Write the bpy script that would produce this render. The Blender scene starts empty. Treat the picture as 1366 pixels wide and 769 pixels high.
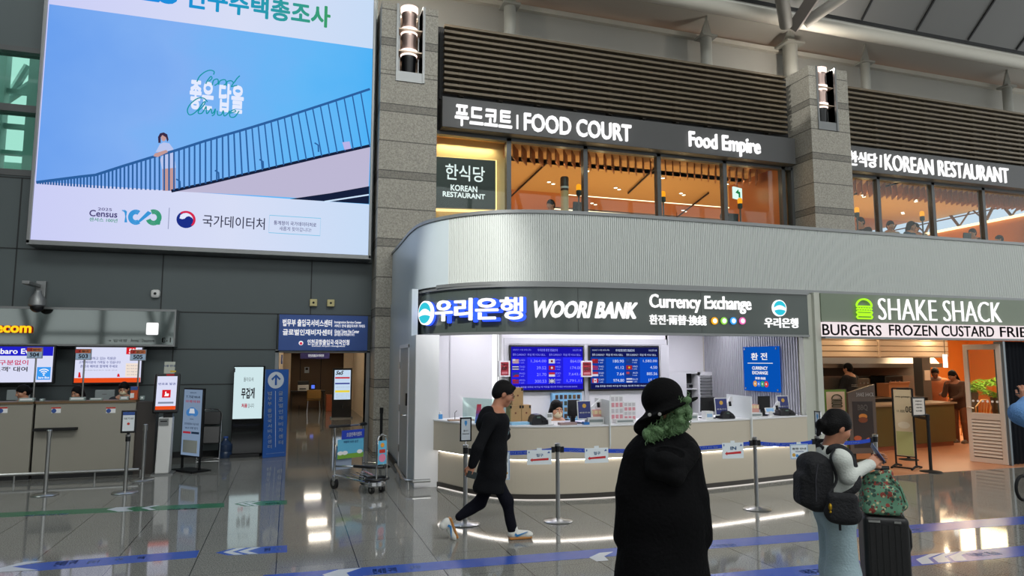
import bpy, bmesh, math, random
import numpy as np
from mathutils import Vector, Matrix, Euler
random.seed(7)
sc = bpy.context.scene
COL = sc.collection
PI = math.pi

# ---------------------------------------------------------------- camera
FPX, PSI, TH, CH = 911.0, math.radians(18.0), math.radians(6.05), 1.9
cF = Vector((math.sin(PSI)*math.cos(TH), math.cos(PSI)*math.cos(TH), math.sin(TH)))
cR = Vector((math.cos(PSI), -math.sin(PSI), 0.0))
cU = cR.cross(cF)
C0 = Vector((0, 0, CH))
cam = bpy.data.cameras.new('camera'); cam.sensor_width = 36.0; cam.lens = FPX/1366*36.0
cam.clip_start = 0.05; cam.clip_end = 300
camo = bpy.data.objects.new('camera', cam); COL.objects.link(camo)
camo.matrix_world = Matrix((( cR.x, cU.x, -cF.x, C0.x), (cR.y, cU.y, -cF.y, C0.y), (cR.z, cU.z, -cF.z, C0.z), (0,0,0,1)))
sc.camera = camo

# ---------------------------------------------------------------- view, world, large lights
sc.view_settings.view_transform = 'Standard'; sc.view_settings.look = 'None'
sc.view_settings.gamma = 1.0; sc.view_settings.use_curve_mapping = False
sc.view_settings.exposure = 0.0
try:
    sc.cycles.use_denoising = True; sc.cycles.max_bounces = 8; sc.cycles.transparent_max_bounces = 16
    sc.cycles.sample_clamp_indirect = 4.0
except Exception: pass
w = bpy.data.worlds.new('hall_daylight'); sc.world = w; w.use_nodes = True
bg = w.node_tree.nodes['Background']; bg.inputs[0].default_value = (0.95, 0.99, 1.0, 1); bg.inputs[1].default_value = 1.5

def area(name, loc, target, size, power, col=(1,1,1), sizey=None, spread=None):
    l = bpy.data.lights.new(name, 'AREA'); l.energy = power; l.color = col; l.size = size
    if sizey: l.shape = 'RECTANGLE'; l.size_y = sizey
    if spread: l.spread = spread
    o = bpy.data.objects.new(name, l); COL.objects.link(o); o.location = loc
    d = Vector(target) - Vector(loc); o.rotation_euler = d.to_track_quat('-Z', 'Y').to_euler()
    return o
def point(name, loc, power, col=(1,1,1), r=0.1):
    l = bpy.data.lights.new(name, 'POINT'); l.energy = power; l.color = col; l.shadow_soft_size = r
    o = bpy.data.objects.new(name, l); COL.objects.link(o); o.location = loc; return o
# skylight of the terminal roof, behind and above the camera
area('roof_skylight', (5, -3, 17), (6, 9, 0), 14, 2900, (0.98, 1.0, 0.98), 8)
area('roof_skylight', (-6, 2, 17), (-2, 12, 0), 8, 600, (0.95, 0.99, 1.0), 8)

def spot(name, loc, target, ang, power, col=(1,1,1), r=0.3, blend=0.6):
    l = bpy.data.lights.new(name, 'SPOT'); l.energy = power; l.color = col; l.spot_size = math.radians(ang); l.spot_blend = blend; l.shadow_soft_size = r
    o = bpy.data.objects.new(name, l); COL.objects.link(o); o.location = loc; o.rotation_euler = (Vector(target)-Vector(loc)).to_track_quat('-Z', 'Y').to_euler(); return o
# two shafts of skylight that fall on the kiosk corner and on the right pillar
spot('skylight_shaft', (-7, -1, 16), (2.45, 10.05, 3.4), 8, 22000, (1.0, 1.0, 0.96), 0.15, 0.8)
spot('skylight_shaft', (-2, 6, 15.5), (12.95, 14.7, 9.1), 6, 6000, (1.0, 1.0, 0.96), 0.1, 0.5)
# ---------------------------------------------------------------- pixel rays (frame of 1366 x 769)
def ray(x, y): return cF + cR*((x-683)/FPX) + cU*((384.5-y)/FPX)
def G(x, y, z=0.0):
    d = ray(x, y); return C0 + d*((z-CH)/d.z)
def PY(x, y, Y):
    d = ray(x, y); return C0 + d*(Y/d.y)
def PX(x, y, X):
    d = ray(x, y); return C0 + d*(X/d.x)
def DP(x, y, t): return C0 + ray(x, y)*t

# ---------------------------------------------------------------- materials
def lin(c):
    if isinstance(c, str):
        c = c.lstrip('#'); c = tuple(int(c[i:i+2], 16)/255 for i in (0, 2, 4))
    else: c = tuple(v/255 for v in c)
    return tuple((v/12.92 if v <= 0.04045 else ((v+0.055)/1.055)**2.4) for v in c) + (1.0,)
MATS = {}
def mat(name, col, rough=0.5, metal=0.0, noise=0.0, nscale=8.0, bump=0.0, bscale=40.0, spec=0.5, coat=0.0):
    if name in MATS: return MATS[name]
    m = bpy.data.materials.new(name); m.use_nodes = True; nt = m.node_tree; b = nt.nodes['Principled BSDF']
    c = lin(col); b.inputs['Base Color'].default_value = c; b.inputs['Roughness'].default_value = rough
    b.inputs['Metallic'].default_value = metal; b.inputs['Specular IOR Level'].default_value = spec
    if coat: b.inputs['Coat Weight'].default_value = coat; b.inputs['Coat Roughness'].default_value = 0.05
    tc = nt.nodes.new('ShaderNodeTexCoord')
    n = nt.nodes.new('ShaderNodeTexNoise'); n.inputs['Scale'].default_value = nscale; n.inputs['Detail'].default_value = 4
    nt.links.new(tc.outputs['Object'], n.inputs['Vector'])
    r = nt.nodes.new('ShaderNodeMix'); r.data_type = 'RGBA'; k = max(noise, 0.02)
    r.inputs[6].default_value = tuple(v*(1-k) for v in c[:3])+(1,); r.inputs[7].default_value = tuple(min(1, v*(1+k)) for v in c[:3])+(1,)
    nt.links.new(n.outputs['Fac'], r.inputs[0]); nt.links.new(r.outputs[2], b.inputs['Base Color'])
    if bump:
        n2 = nt.nodes.new('ShaderNodeTexNoise'); n2.inputs['Scale'].default_value = bscale; n2.inputs['Detail'].default_value = 3
        nt.links.new(tc.outputs['Object'], n2.inputs['Vector'])
        bp = nt.nodes.new('ShaderNodeBump'); bp.inputs['Strength'].default_value = bump; bp.inputs['Distance'].default_value = 0.02
        nt.links.new(n2.outputs['Fac'], bp.inputs['Height']); nt.links.new(bp.outputs[0], b.inputs['Normal'])
    MATS[name] = m; return m
def emi(name, col, s=1.0):
    if name in MATS: return MATS[name]
    m = bpy.data.materials.new(name); m.use_nodes = True; nt = m.node_tree
    for n in list(nt.nodes):
        if n.type == 'BSDF_PRINCIPLED': nt.nodes.remove(n)
    e = nt.nodes.new('ShaderNodeEmission'); e.inputs[0].default_value = lin(col); e.inputs[1].default_value = s
    nt.links.new(e.outputs[0], nt.nodes['Material Output'].inputs[0]); MATS[name] = m; return m
def emi_grad(name, axis, lo, hi, stops, s=1.0, mottle=0.0):
    """a lit picture whose colour runs along one world axis (content of a screen)"""
    m = emi(name, '#ffffff', s); nt = m.node_tree; e = [n for n in nt.nodes if n.type == 'EMISSION'][0]
    g = nt.nodes.new('ShaderNodeNewGeometry'); x = nt.nodes.new('ShaderNodeSeparateXYZ'); nt.links.new(g.outputs['Position'], x.inputs[0])
    r = nt.nodes.new('ShaderNodeMapRange'); r.inputs[1].default_value = lo; r.inputs[2].default_value = hi
    nt.links.new(x.outputs[axis], r.inputs[0]); cr = nt.nodes.new('ShaderNodeValToRGB')
    while len(cr.color_ramp.elements) < len(stops): cr.color_ramp.elements.new(0.5)
    for el, (p, c) in zip(cr.color_ramp.elements, stops): el.position = p; el.color = lin(c)
    src = r.outputs[0]
    if mottle:
        n = nt.nodes.new('ShaderNodeTexNoise'); n.inputs['Scale'].default_value = 0.5; n.inputs['Detail'].default_value = 5
        nt.links.new(g.outputs['Position'], n.inputs['Vector'])
        a = nt.nodes.new('ShaderNodeMath'); a.operation = 'MULTIPLY_ADD'; a.inputs[1].default_value = mottle; nt.links.new(n.outputs['Fac'], a.inputs[0]); nt.links.new(src, a.inputs[2])
        s2 = nt.nodes.new('ShaderNodeMath'); s2.operation = 'SUBTRACT'; s2.inputs[1].default_value = mottle*0.5; nt.links.new(a.outputs[0], s2.inputs[0]); src = s2.outputs[0]
    nt.links.new(src, cr.inputs[0]); nt.links.new(cr.outputs[0], e.inputs[0]); return m
def glass(name, tint=(235,245,242), refl=1.0, rough=0.0):
    if name in MATS: return MATS[name]
    m = bpy.data.materials.new(name); m.use_nodes = True; nt = m.node_tree
    for n in list(nt.nodes):
        if n.type == 'BSDF_PRINCIPLED': nt.nodes.remove(n)
    t = nt.nodes.new('ShaderNodeBsdfTransparent'); t.inputs[0].default_value = lin(tint)
    g = nt.nodes.new('ShaderNodeBsdfGlossy'); g.inputs['Roughness'].default_value = rough
    f = nt.nodes.new('ShaderNodeLayerWeight'); f.inputs[0].default_value = 0.5
    pw = nt.nodes.new('ShaderNodeMath'); pw.operation = 'POWER'; pw.inputs[1].default_value = 4.0; nt.links.new(f.outputs['Facing'], pw.inputs[0])
    k = nt.nodes.new('ShaderNodeMath'); k.operation = 'MULTIPLY_ADD'; k.inputs[1].default_value = 0.6*refl; k.inputs[2].default_value = 0.035*refl; nt.links.new(pw.outputs[0], k.inputs[0])
    x = nt.nodes.new('ShaderNodeMixShader'); nt.links.new(k.outputs[0], x.inputs[0]); nt.links.new(t.outputs[0], x.inputs[1]); nt.links.new(g.outputs[0], x.inputs[2])
    nt.links.new(x.outputs[0], nt.nodes['Material Output'].inputs[0]); MATS[name] = m; return m

# ---------------------------------------------------------------- objects, tags
def tag(o, label=None, cat=None, group=None, kind=None):
    if label: o['label'] = label
    if cat: o['category'] = cat
    if group: o['group'] = group
    if kind: o['kind'] = kind
    return o
def thing(name, label, cat, loc=(0,0,0), group=None, rz=0.0):
    o = bpy.data.objects.new(name, None); COL.objects.link(o); o.location = loc; o.rotation_euler = (0,0,rz)
    o.empty_display_size = 0.2
    return tag(o, label, cat, group)
def local(o):
    m = Matrix.Translation(o.location) @ o.rotation_euler.to_matrix().to_4x4()
    return m
def children(o): return [c for c in o.children]
def dup(root, loc=None, rz=None, label=None, group=None):
    r = root.copy(); COL.objects.link(r)
    if loc is not None: r.location = loc
    if rz is not None: r.rotation_euler = (0,0,rz)
    if label: r['label'] = label
    if group: r['group'] = group
    for ch in list(root.children):
        c = ch.copy(); COL.objects.link(c); c.parent = r
        for g in list(ch.children):
            d = g.copy(); COL.objects.link(d); d.parent = c
    return r

class MB:
    """collects shapes in world (or thing-local) coordinates; build() links them as ONE mesh object"""
    def __init__(s): s.bm = bmesh.new()
    def quad(s, pts):
        vs = [s.bm.verts.new(Vector(p)) for p in pts]
        try: return s.bm.faces.new(vs)
        except ValueError: return None
    def hexa(s, a, b):
        """a, b: two loops of equal length joined into a closed solid"""
        va = [s.bm.verts.new(Vector(p)) for p in a]; vb = [s.bm.verts.new(Vector(p)) for p in b]; n = len(va)
        s.bm.faces.new(va[::-1]); s.bm.faces.new(vb)
        for i in range(n): s.bm.faces.new((va[i], va[(i+1)%n], vb[(i+1)%n], vb[i]))
        return s
    def box(s, x0, x1, y0, y1, z0, z1, rot=None, piv=None):
        a = [Vector(p) for p in ((x0,y0,z0),(x1,y0,z0),(x1,y1,z0),(x0,y1,z0))]; b = [p + Vector((0,0,z1-z0)) for p in a]
        if rot is not None:
            R = Euler(rot).to_matrix(); c = Vector(piv) if piv is not None else Vector(((x0+x1)/2,(y0+y1)/2,(z0+z1)/2))
            a = [R@(p-c)+c for p in a]; b = [R@(p-c)+c for p in b]
        return s.hexa(a, b)
    def cbox(s, c, sx, sy, sz, rot=None):
        c = Vector(c); return s.box(c.x-sx/2, c.x+sx/2, c.y-sy/2, c.y+sy/2, c.z-sz/2, c.z+sz/2, rot)
    def prism(s, pts, vec):
        v = Vector(vec); return s.hexa([Vector(p) for p in pts], [Vector(p)+v for p in pts])
    def tube(s, path, r, seg=10, caps=True, flat=None, closed=False):
        path = [Vector(p) for p in path]; n = len(path); rr = r if isinstance(r, (list, tuple)) else [r]*n
        rings = []; prev = None
        for i, p in enumerate(path):
            if closed: t = (path[(i+1)%n]-path[i-1])
            else: t = (path[min(i+1, n-1)]-path[max(i-1, 0)])
            t.normalize()
            if prev is None:
                up = Vector((0,0,1)) if abs(t.z) < 0.9 else Vector((0,1,0)); a = t.cross(up).normalized()
            else:
                a = (prev - t*prev.dot(t)).normalized()
            prev = a; b = t.cross(a)
            k = flat if flat else 1.0
            rings.append([s.bm.verts.new(p + (a*math.cos(2*PI*j/seg) + b*k*math.sin(2*PI*j/seg))*rr[i]) for j in range(seg)])
        m = n if closed else n-1
        for i in range(m):
            A, B = rings[i], rings[(i+1)%n]
            for j in range(seg): s.bm.faces.new((A[j], A[(j+1)%seg], B[(j+1)%seg], B[j]))
        if caps and not closed:
            s.bm.faces.new(rings[0][::-1]); s.bm.faces.new(rings[-1])
        return s
    def lathe(s, prof, c=(0,0,0), seg=24, axis=(0,0,1), sx=1.0, sy=1.0):
        c = Vector(c); q = Vector((0,0,1)).rotation_difference(Vector(axis)); rings = []
        for (r, z) in prof:
            if r < 1e-6: rings.append([s.bm.verts.new(c + q@Vector((0,0,z)))])
            else: rings.append([s.bm.verts.new(c + q@Vector((r*sx*math.cos(2*PI*j/seg), r*sy*math.sin(2*PI*j/seg), z))) for j in range(seg)])
        for A, B in zip(rings[:-1], rings[1:]):
            for j in range(seg):
                k = (j+1)%seg
                if len(A) == 1 and len(B) == 1: break
                if len(A) == 1: s.bm.faces.new((A[0], B[k], B[j]))
                elif len(B) == 1: s.bm.faces.new((A[j], A[k], B[0]))
                else: s.bm.faces.new((A[j], A[k], B[k], B[j]))
        if len(rings[0]) > 1: s.bm.faces.new(rings[0][::-1])
        if len(rings[-1]) > 1: s.bm.faces.new(rings[-1])
        return s
    def ball(s, c, r, seg=14, sc_=(1,1,1), rot=None):
        c = Vector(c); R = Euler(rot).to_matrix() if rot else Matrix.Identity(3); rings = []
        for i in range(seg//2+1):
            th = PI*i/(seg//2)
            def P(ph): return c + R@Vector((r*sc_[0]*math.sin(th)*math.cos(ph), r*sc_[1]*math.sin(th)*math.sin(ph), r*sc_[2]*math.cos(th)))
            rings.append([s.bm.verts.new(P(0))] if i in (0, seg//2) else [s.bm.verts.new(P(2*PI*j/seg)) for j in range(seg)])
        for A, B in zip(rings[:-1], rings[1:]):
            for j in range(seg):
                k = (j+1)%seg
                if len(A) == 1: s.bm.faces.new((A[0], B[j], B[k]))
                elif len(B) == 1: s.bm.faces.new((A[k], A[j], B[0]))
                else: s.bm.faces.new((A[k], A[j], B[j], B[k]))
        return s
    def add(s, verts, faces):
        vs = [s.bm.verts.new(v) for v in verts]
        for f in faces:
            try: s.bm.faces.new([vs[i] for i in f])
            except ValueError: pass
        return s
    def build(s, name, m, parent=None, smooth=False, bevel=0.0, label=None, cat=None, group=None, kind=None, wn=True):
        bmesh.ops.recalc_face_normals(s.bm, faces=s.bm.faces[:])
        me = bpy.data.meshes.new(name); s.bm.to_mesh(me); s.bm.free(); me.materials.append(m)
        return link(name, me, parent, smooth, bevel, label, cat, group, kind)
def link(name, me, parent=None, smooth=False, bevel=0.0, label=None, cat=None, group=None, kind=None):
    if smooth:
        me.polygons.foreach_set('use_smooth', [True]*len(me.polygons))
        try: me.set_sharp_from_angle(angle=math.radians(35))
        except Exception: pass
    o = bpy.data.objects.new(name, me); COL.objects.link(o)
    if parent is not None:
        o.parent = parent
        P = parent; M = Matrix.Identity(4)
        chain = []
        while P is not None: chain.append(P); P = P.parent
        M = local(chain[-1]) if chain else M      # parts sit at identity under their thing
        o.matrix_parent_inverse = M.inverted() if len(chain) == 1 else Matrix.Identity(4)
    if bevel:
        b = o.modifiers.new('edge', 'BEVEL'); b.width = bevel; b.segments = 2; b.limit_method = 'ANGLE'; b.angle_limit = math.radians(40)
    return tag(o, label, cat, group, kind)
def struct(name, mb, m, smooth=False, bevel=0.0, parent=None):
    return mb.build(name, m, parent, smooth, bevel, kind='structure' if parent is None else None)

# ---------------------------------------------------------------- frames: a (bent) upright surface or a plane that writing and parts are laid on
class Frame:
    def __init__(s, pts=None, o=None, r=None, u=None):
        if pts is not None:
            s.p = [Vector((a, b, 0)) for a, b in pts]; s.flat = False
            s.L = [0.0]
            for a, b in zip(s.p[:-1], s.p[1:]): s.L.append(s.L[-1] + (b-a).length)
        else:
            s.flat = True; s.o = Vector(o); s.r = Vector(r).normalized(); s.u = Vector(u).normalized(); s.n = s.r.cross(s.u)*1.0
    def pt(s, a, b, d=0.0):
        if s.flat: return s.o + s.r*a + s.u*b + s.n*d
        L = s.L; i = 0
        while i < len(L)-2 and a > L[i+1]: i += 1
        A, B = s.p[i], s.p[i+1]; t = (a-L[i])/(L[i+1]-L[i])
        def nn(j):
            D = (s.p[min(j+1, len(s.p)-1)] - s.p[max(j-1, 0)]).normalized(); return Vector((D.y, -D.x, 0))
        tt = min(1, max(0, t)); n = (nn(i)*(1-tt) + nn(i+1)*tt).normalized()
        return A + (B-A)*t + Vector((0,0,b)) + n*d
    def px(s, x, y, d=0.0):
        R = ray(x, y)
        if s.flat:
            o = s.o + s.n*d; t = (o-C0).dot(s.n)/R.dot(s.n); P = C0 + R*t - o; return P.dot(s.r), P.dot(s.u)
        best = None
        for i, (A, B) in enumerate(zip(s.p[:-1], s.p[1:])):
            D = (B-A); n = Vector((D.y, -D.x, 0)).normalized(); o = A + n*d
            den = R.dot(n)
            if abs(den) < 1e-9: continue
            t = (o-C0).dot(n)/den
            if t <= 0: continue
            P = C0 + R*t; k = (P-o).dot(D)/D.length_squared
            if -0.02 <= k <= 1.02 and (best is None or t < best[0]): best = (t, s.L[i] + k*D.length, P.z)
            if i == len(s.p)-2 and best is None: best = (t, s.L[i] + k*D.length, P.z)
        return best[1], best[2]
    def rect(s, mb, a0, a1, b0, b1, d0, d1, seg=1):
        for k in range(seg):
            x0 = a0 + (a1-a0)*k/seg; x1 = a0 + (a1-a0)*(k+1)/seg
            mb.hexa([s.pt(x0,b0,d1), s.pt(x1,b0,d1), s.pt(x1,b1,d1), s.pt(x0,b1,d1)], [s.pt(x0,b0,d0), s.pt(x1,b0,d0), s.pt(x1,b1,d0), s.pt(x0,b1,d0)])
        return mb
    def pxrect(s, mb, p0, p1, d0, d1):
        (a0, b0), (a1, b1) = s.px(*p0), s.px(*p1); return s.rect(mb, min(a0,a1), max(a0,a1), min(b0,b1), max(b0,b1), d0, d1)
    def poly(s, mb, uv, d0, d1):
        mb.hexa([s.pt(a, b, d1) for a, b in uv], [s.pt(a, b, d0) for a, b in uv]); return mb
    def pxpoly(s, mb, pp, d0, d1): return s.poly(mb, [s.px(*p) for p in pp], d0, d1)
    def disc(s, mb, c, r, d0, d1, seg=28, ry=None, a0=0, a1=2*PI):
        full = abs(a1-a0-2*PI) < 1e-6; n = seg if full else seg+1
        uv = [(c[0]+r*math.cos(a0+(a1-a0)*k/seg), c[1]+(ry or r)*math.sin(a0+(a1-a0)*k/seg)) for k in range(n)]
        return s.poly(mb, uv, d0, d1)
    def stroke(s, mb, uv, wd, d0, d1, closed=False):
        n = len(uv); L = []; Rr = []
        for i in range(n):
            a = Vector(uv[i-1] if (i > 0 or closed) else uv[0]); b = Vector(uv[(i+1)%n] if (i < n-1 or closed) else uv[-1])
            t = (b-a)
            if t.length < 1e-9: t = Vector((1,0))
            t.normalize(); q = Vector((-t.y, t.x))*wd/2; c = Vector(uv[i]); L.append(c+q); Rr.append(c-q)
        for i in range(n if closed else n-1):
            j = (i+1)%n; s.poly(mb, [tuple(Rr[i]), tuple(Rr[j]), tuple(L[j]), tuple(L[i])], d0, d1)
        return mb
_tcache = {}
def glyphs(body, bold=0.0, res=3):
    k = (body, bold, res)
    if k not in _tcache:
        c = bpy.data.curves.new('t', 'FONT'); c.body = body; c.offset = bold; c.resolution_u = res; c.fill_mode = 'NONE' if False else 'BOTH'
        o = bpy.data.objects.new('t', c); COL.objects.link(o); me = bpy.data.meshes.new_from_object(o)
        bpy.data.objects.remove(o); bpy.data.curves.remove(c)
        vs = [tuple(v.co) for v in me.vertices]; fs = [tuple(p.vertices) for p in me.polygons]
        bpy.data.meshes.remove(me); _tcache[k] = (vs, fs)
    return _tcache[k]
def put_text(mb, fr, body, a0, a1, b0, b1, d=0.004, depth=0.0, bold=0.02, res=2, slant=0.0, mirror=False):
    """lettering fitted into the rectangle a0..a1, b0..b1 of a frame"""
    vs, fs = glyphs(body, min(0.0, bold), res)
    if not vs: return mb
    bold = bold*0.75
    if bold > 0.004:      # heavier strokes: the outline repeated around a small circle
        bx, n0 = [], len(vs); fx = []; K = 8 if len(body) < 30 else 6
        for k in range(K+1):
            r_ = 0 if k == K else bold; ox, oy = r_*math.cos(2*PI*k/K+0.39), r_*math.sin(2*PI*k/K+0.39)
            bx += [(v[0]+ox, v[1]+oy) for v in vs]; fx += [tuple(i+k*n0 for i in f) for f in fs]
        vs, fs = bx, fx
    xs = [v[0] for v in vs]; ys = [v[1] for v in vs]; x0, x1, y0, y1 = min(xs), max(xs), min(ys), max(ys)
    def M(v, dd):
        tx = (v[0]-x0)/(x1-x0); ty = (v[1]-y0)/(y1-y0)
        if mirror: tx = 1-tx
        return fr.pt(a0 + (a1-a0)*tx + slant*(ty-0.5)*(b1-b0), b0 + (b1-b0)*ty, dd)
    n = len(vs); front = [M(v, d+depth) for v in vs]; faces = list(fs)
    if depth > 0:
        cnt = {}
        for f in fs:
            for i in range(len(f)):
                e = (f[i], f[(i+1)%len(f)]); cnt[e] = 1
        back = [M(v, d) for v in vs]
        for (i, j) in list(cnt):
            if (j, i) not in cnt: faces.append((j, i, i+n, j+n))
        front = front + back
    mb.add(front, faces); return mb
def text(name, fr, body, p0, p1, m, parent, d=0.004, depth=0.0, bold=0.02, slant=0.0, res=3, mirror=False, uv=False, **kw):
    """one line of lettering between two pixel corners (bottom left, top right) of a frame"""
    (a0, b0), (a1, b1) = (p0, p1) if uv else (fr.px(*p0), fr.px(*p1)); mb = MB()
    put_text(mb, fr, body, a0, a1, b0, b1, d, depth, bold, res, slant, mirror)
    me = bpy.data.meshes.new(name); mb.bm.to_mesh(me); mb.bm.free(); me.materials.append(m)
    return link(name, me, parent, **kw)
def wallframe(Y): return Frame(o=(0,Y,0), r=(1,0,0), u=(0,0,1))   # normal points to -Y
def smoothline(ctrl, n=8):
    """Catmull-Rom through the control points"""
    P = [Vector(p) for p in ctrl]; out = []
    for i in range(len(P)-1):
        a = P[i-1] if i > 0 else P[i]*2-P[i+1]; b, c = P[i], P[i+1]; d = P[i+2] if i+2 < len(P) else P[i+1]*2-P[i]
        for k in range(n):
            t = k/n; out.append(0.5*((2*b) + (c-a)*t + (2*a-5*b+4*c-d)*t*t + (3*b-a-3*c+d)*t**3))
    out.append(P[-1]); return out
# ================================================================ materials of the building
M_wall = mat('wall_panel_grey', (86,95,96), 0.38, 0.0, 0.05, 0.6, spec=0.4)
M_wallup = mat('wall_upper_grey', (164,162,154), 0.55, 0, 0.04, 0.8)
M_dark = mat('dark_gap', (30,31,32), 0.7)
M_black = mat('black_plastic', (16,16,18), 0.35)
M_blackmatte = mat('black_matte', (14,14,15), 0.8)
M_steel = mat('brushed_steel', (176,176,174), 0.28, 1.0, 0.05, 30)
M_chrome = mat('polished_steel', (205,206,208), 0.12, 1.0)
M_alu = mat('grey_aluminium', (138,140,140), 0.4, 0.6)
M_white = mat('white_laminate', (226,226,228), 0.4, 0, 0.02, 2)
M_whiteplastic = mat('white_plastic', (220,220,218), 0.35)
M_cream = mat('cream_paint', (206,200,186), 0.5)
M_counter = mat('counter_ivory', (196,186,168), 0.35, 0, 0.02, 3)
M_kick = mat('dark_kick_plate', (70,66,62), 0.35, 0.4)
M_louver = mat('bronze_louver', (112,100,82), 0.5, 0.2)
M_signgrey = mat('sign_board_grey', (84,84,84), 0.5, 0.1)
M_clad = mat('ribbed_cladding', (196,200,196), 0.42, 0.15)
M_side = mat('kiosk_side_panel', (184,194,198), 0.35, 0.15)
M_fascia = mat('dark_glass_fascia', (70,78,74), 0.15, 0.1, spec=0.6)
M_soffit = mat('roof_soffit', (160,158,150), 0.7)
M_beam = mat('roof_beam_cream', (190,186,174), 0.6)
M_roof = mat('roof_panel', (112,112,110), 0.7, 0, 0.03, 0.5)
M_letter = emi('lit_white_lettering', '#ffffff', 1.15)
M_ink = mat('dark_ink', (36,36,40), 0.6)
M_whiteink = mat('white_ink', (240,240,240), 0.5)
M_frame = mat('window_frame', (92,94,94), 0.45, 0.4)
M_glass = glass('clear_glass', (238,246,244), 0.8)
M_wood = mat('warm_wood', (198,140,84), 0.5, 0, 0.15, 3)
M_orange = mat('orange_wall', (214,128,52), 0.6, 0, 0.05, 1.5)
M_led = emi('led_strip_white', '#fffaf0', 4.0)
M_ledwarm = emi('led_strip_warm', '#ffd9a0', 3.0)
M_lampwarm = emi('downlight_warm', '#fff0d8', 6.0)

def floor_material():
    m = bpy.data.materials.new('granite_tiles'); m.use_nodes = True; nt = m.node_tree; b = nt.nodes['Principled BSDF']
    g = nt.nodes.new('ShaderNodeNewGeometry'); s = nt.nodes.new('ShaderNodeSeparateXYZ'); nt.links.new(g.outputs['Position'], s.inputs[0])
    def line(out, off, pitch, wd):
        a = nt.nodes.new('ShaderNodeMath'); a.operation = 'ADD'; a.inputs[1].default_value = -off + wd*0.5 + 100*pitch; nt.links.new(out, a.inputs[0])
        q = nt.nodes.new('ShaderNodeMath'); q.operation = 'MODULO'; q.inputs[1].default_value = pitch; nt.links.new(a.outputs[0], q.inputs[0])
        l = nt.nodes.new('ShaderNodeMath'); l.operation = 'LESS_THAN'; l.inputs[1].default_value = wd; nt.links.new(q.outputs[0], l.inputs[0]); return l.outputs[0]
    lx = line(s.outputs[0], -0.05, 0.728, 0.009); ly = line(s.outputs[1], 0.3, 0.728, 0.004)
    mx = nt.nodes.new('ShaderNodeMath'); mx.operation = 'MAXIMUM'; nt.links.new(lx, mx.inputs[0]); nt.links.new(ly, mx.inputs[1])
    n1 = nt.nodes.new('ShaderNodeTexNoise'); n1.inputs['Scale'].default_value = 90; n1.inputs['Detail'].default_value = 2; nt.links.new(g.outputs['Position'], n1.inputs['Vector'])
    n2 = nt.nodes.new('ShaderNodeTexNoise'); n2.inputs['Scale'].default_value = 0.7; n2.inputs['Detail'].default_value = 4; nt.links.new(g.outputs['Position'], n2.inputs['Vector'])
    r1 = nt.nodes.new('ShaderNodeValToRGB'); r1.color_ramp.elements[0].position = 0.36; r1.color_ramp.elements[0].color = lin((100,101,98)); r1.color_ramp.elements[1].position = 0.64; r1.color_ramp.elements[1].color = lin((160,159,152))
    nt.links.new(n1.outputs['Fac'], r1.inputs[0])
    r2 = nt.nodes.new('ShaderNodeMix'); r2.data_type = 'RGBA'; r2.blend_type = 'MULTIPLY'; r2.inputs[0].default_value = 1.0
    mr = nt.nodes.new('ShaderNodeMapRange'); mr.inputs[1].default_value = 0.3; mr.inputs[2].default_value = 0.7; mr.inputs[3].default_value = 0.86; mr.inputs[4].default_value = 1.0
    nt.links.new(n2.outputs['Fac'], mr.inputs[0]); nt.links.new(r1.outputs[0], r2.inputs[6]); nt.links.new(mr.outputs[0], r2.inputs[7])
    x = nt.nodes.new('ShaderNodeMix'); x.data_type = 'RGBA'; nt.links.new(mx.outputs[0], x.inputs[0]); nt.links.new(r2.outputs[2], x.inputs[6]); x.inputs[7].default_value = lin((48,48,48))
    nt.links.new(x.outputs[2], b.inputs['Base Color']); b.inputs['Roughness'].default_value = 0.06; b.inputs['Specular IOR Level'].default_value = 0.5; b.inputs['IOR'].default_value = 1.5
    return m
M_floor = floor_material()
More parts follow.
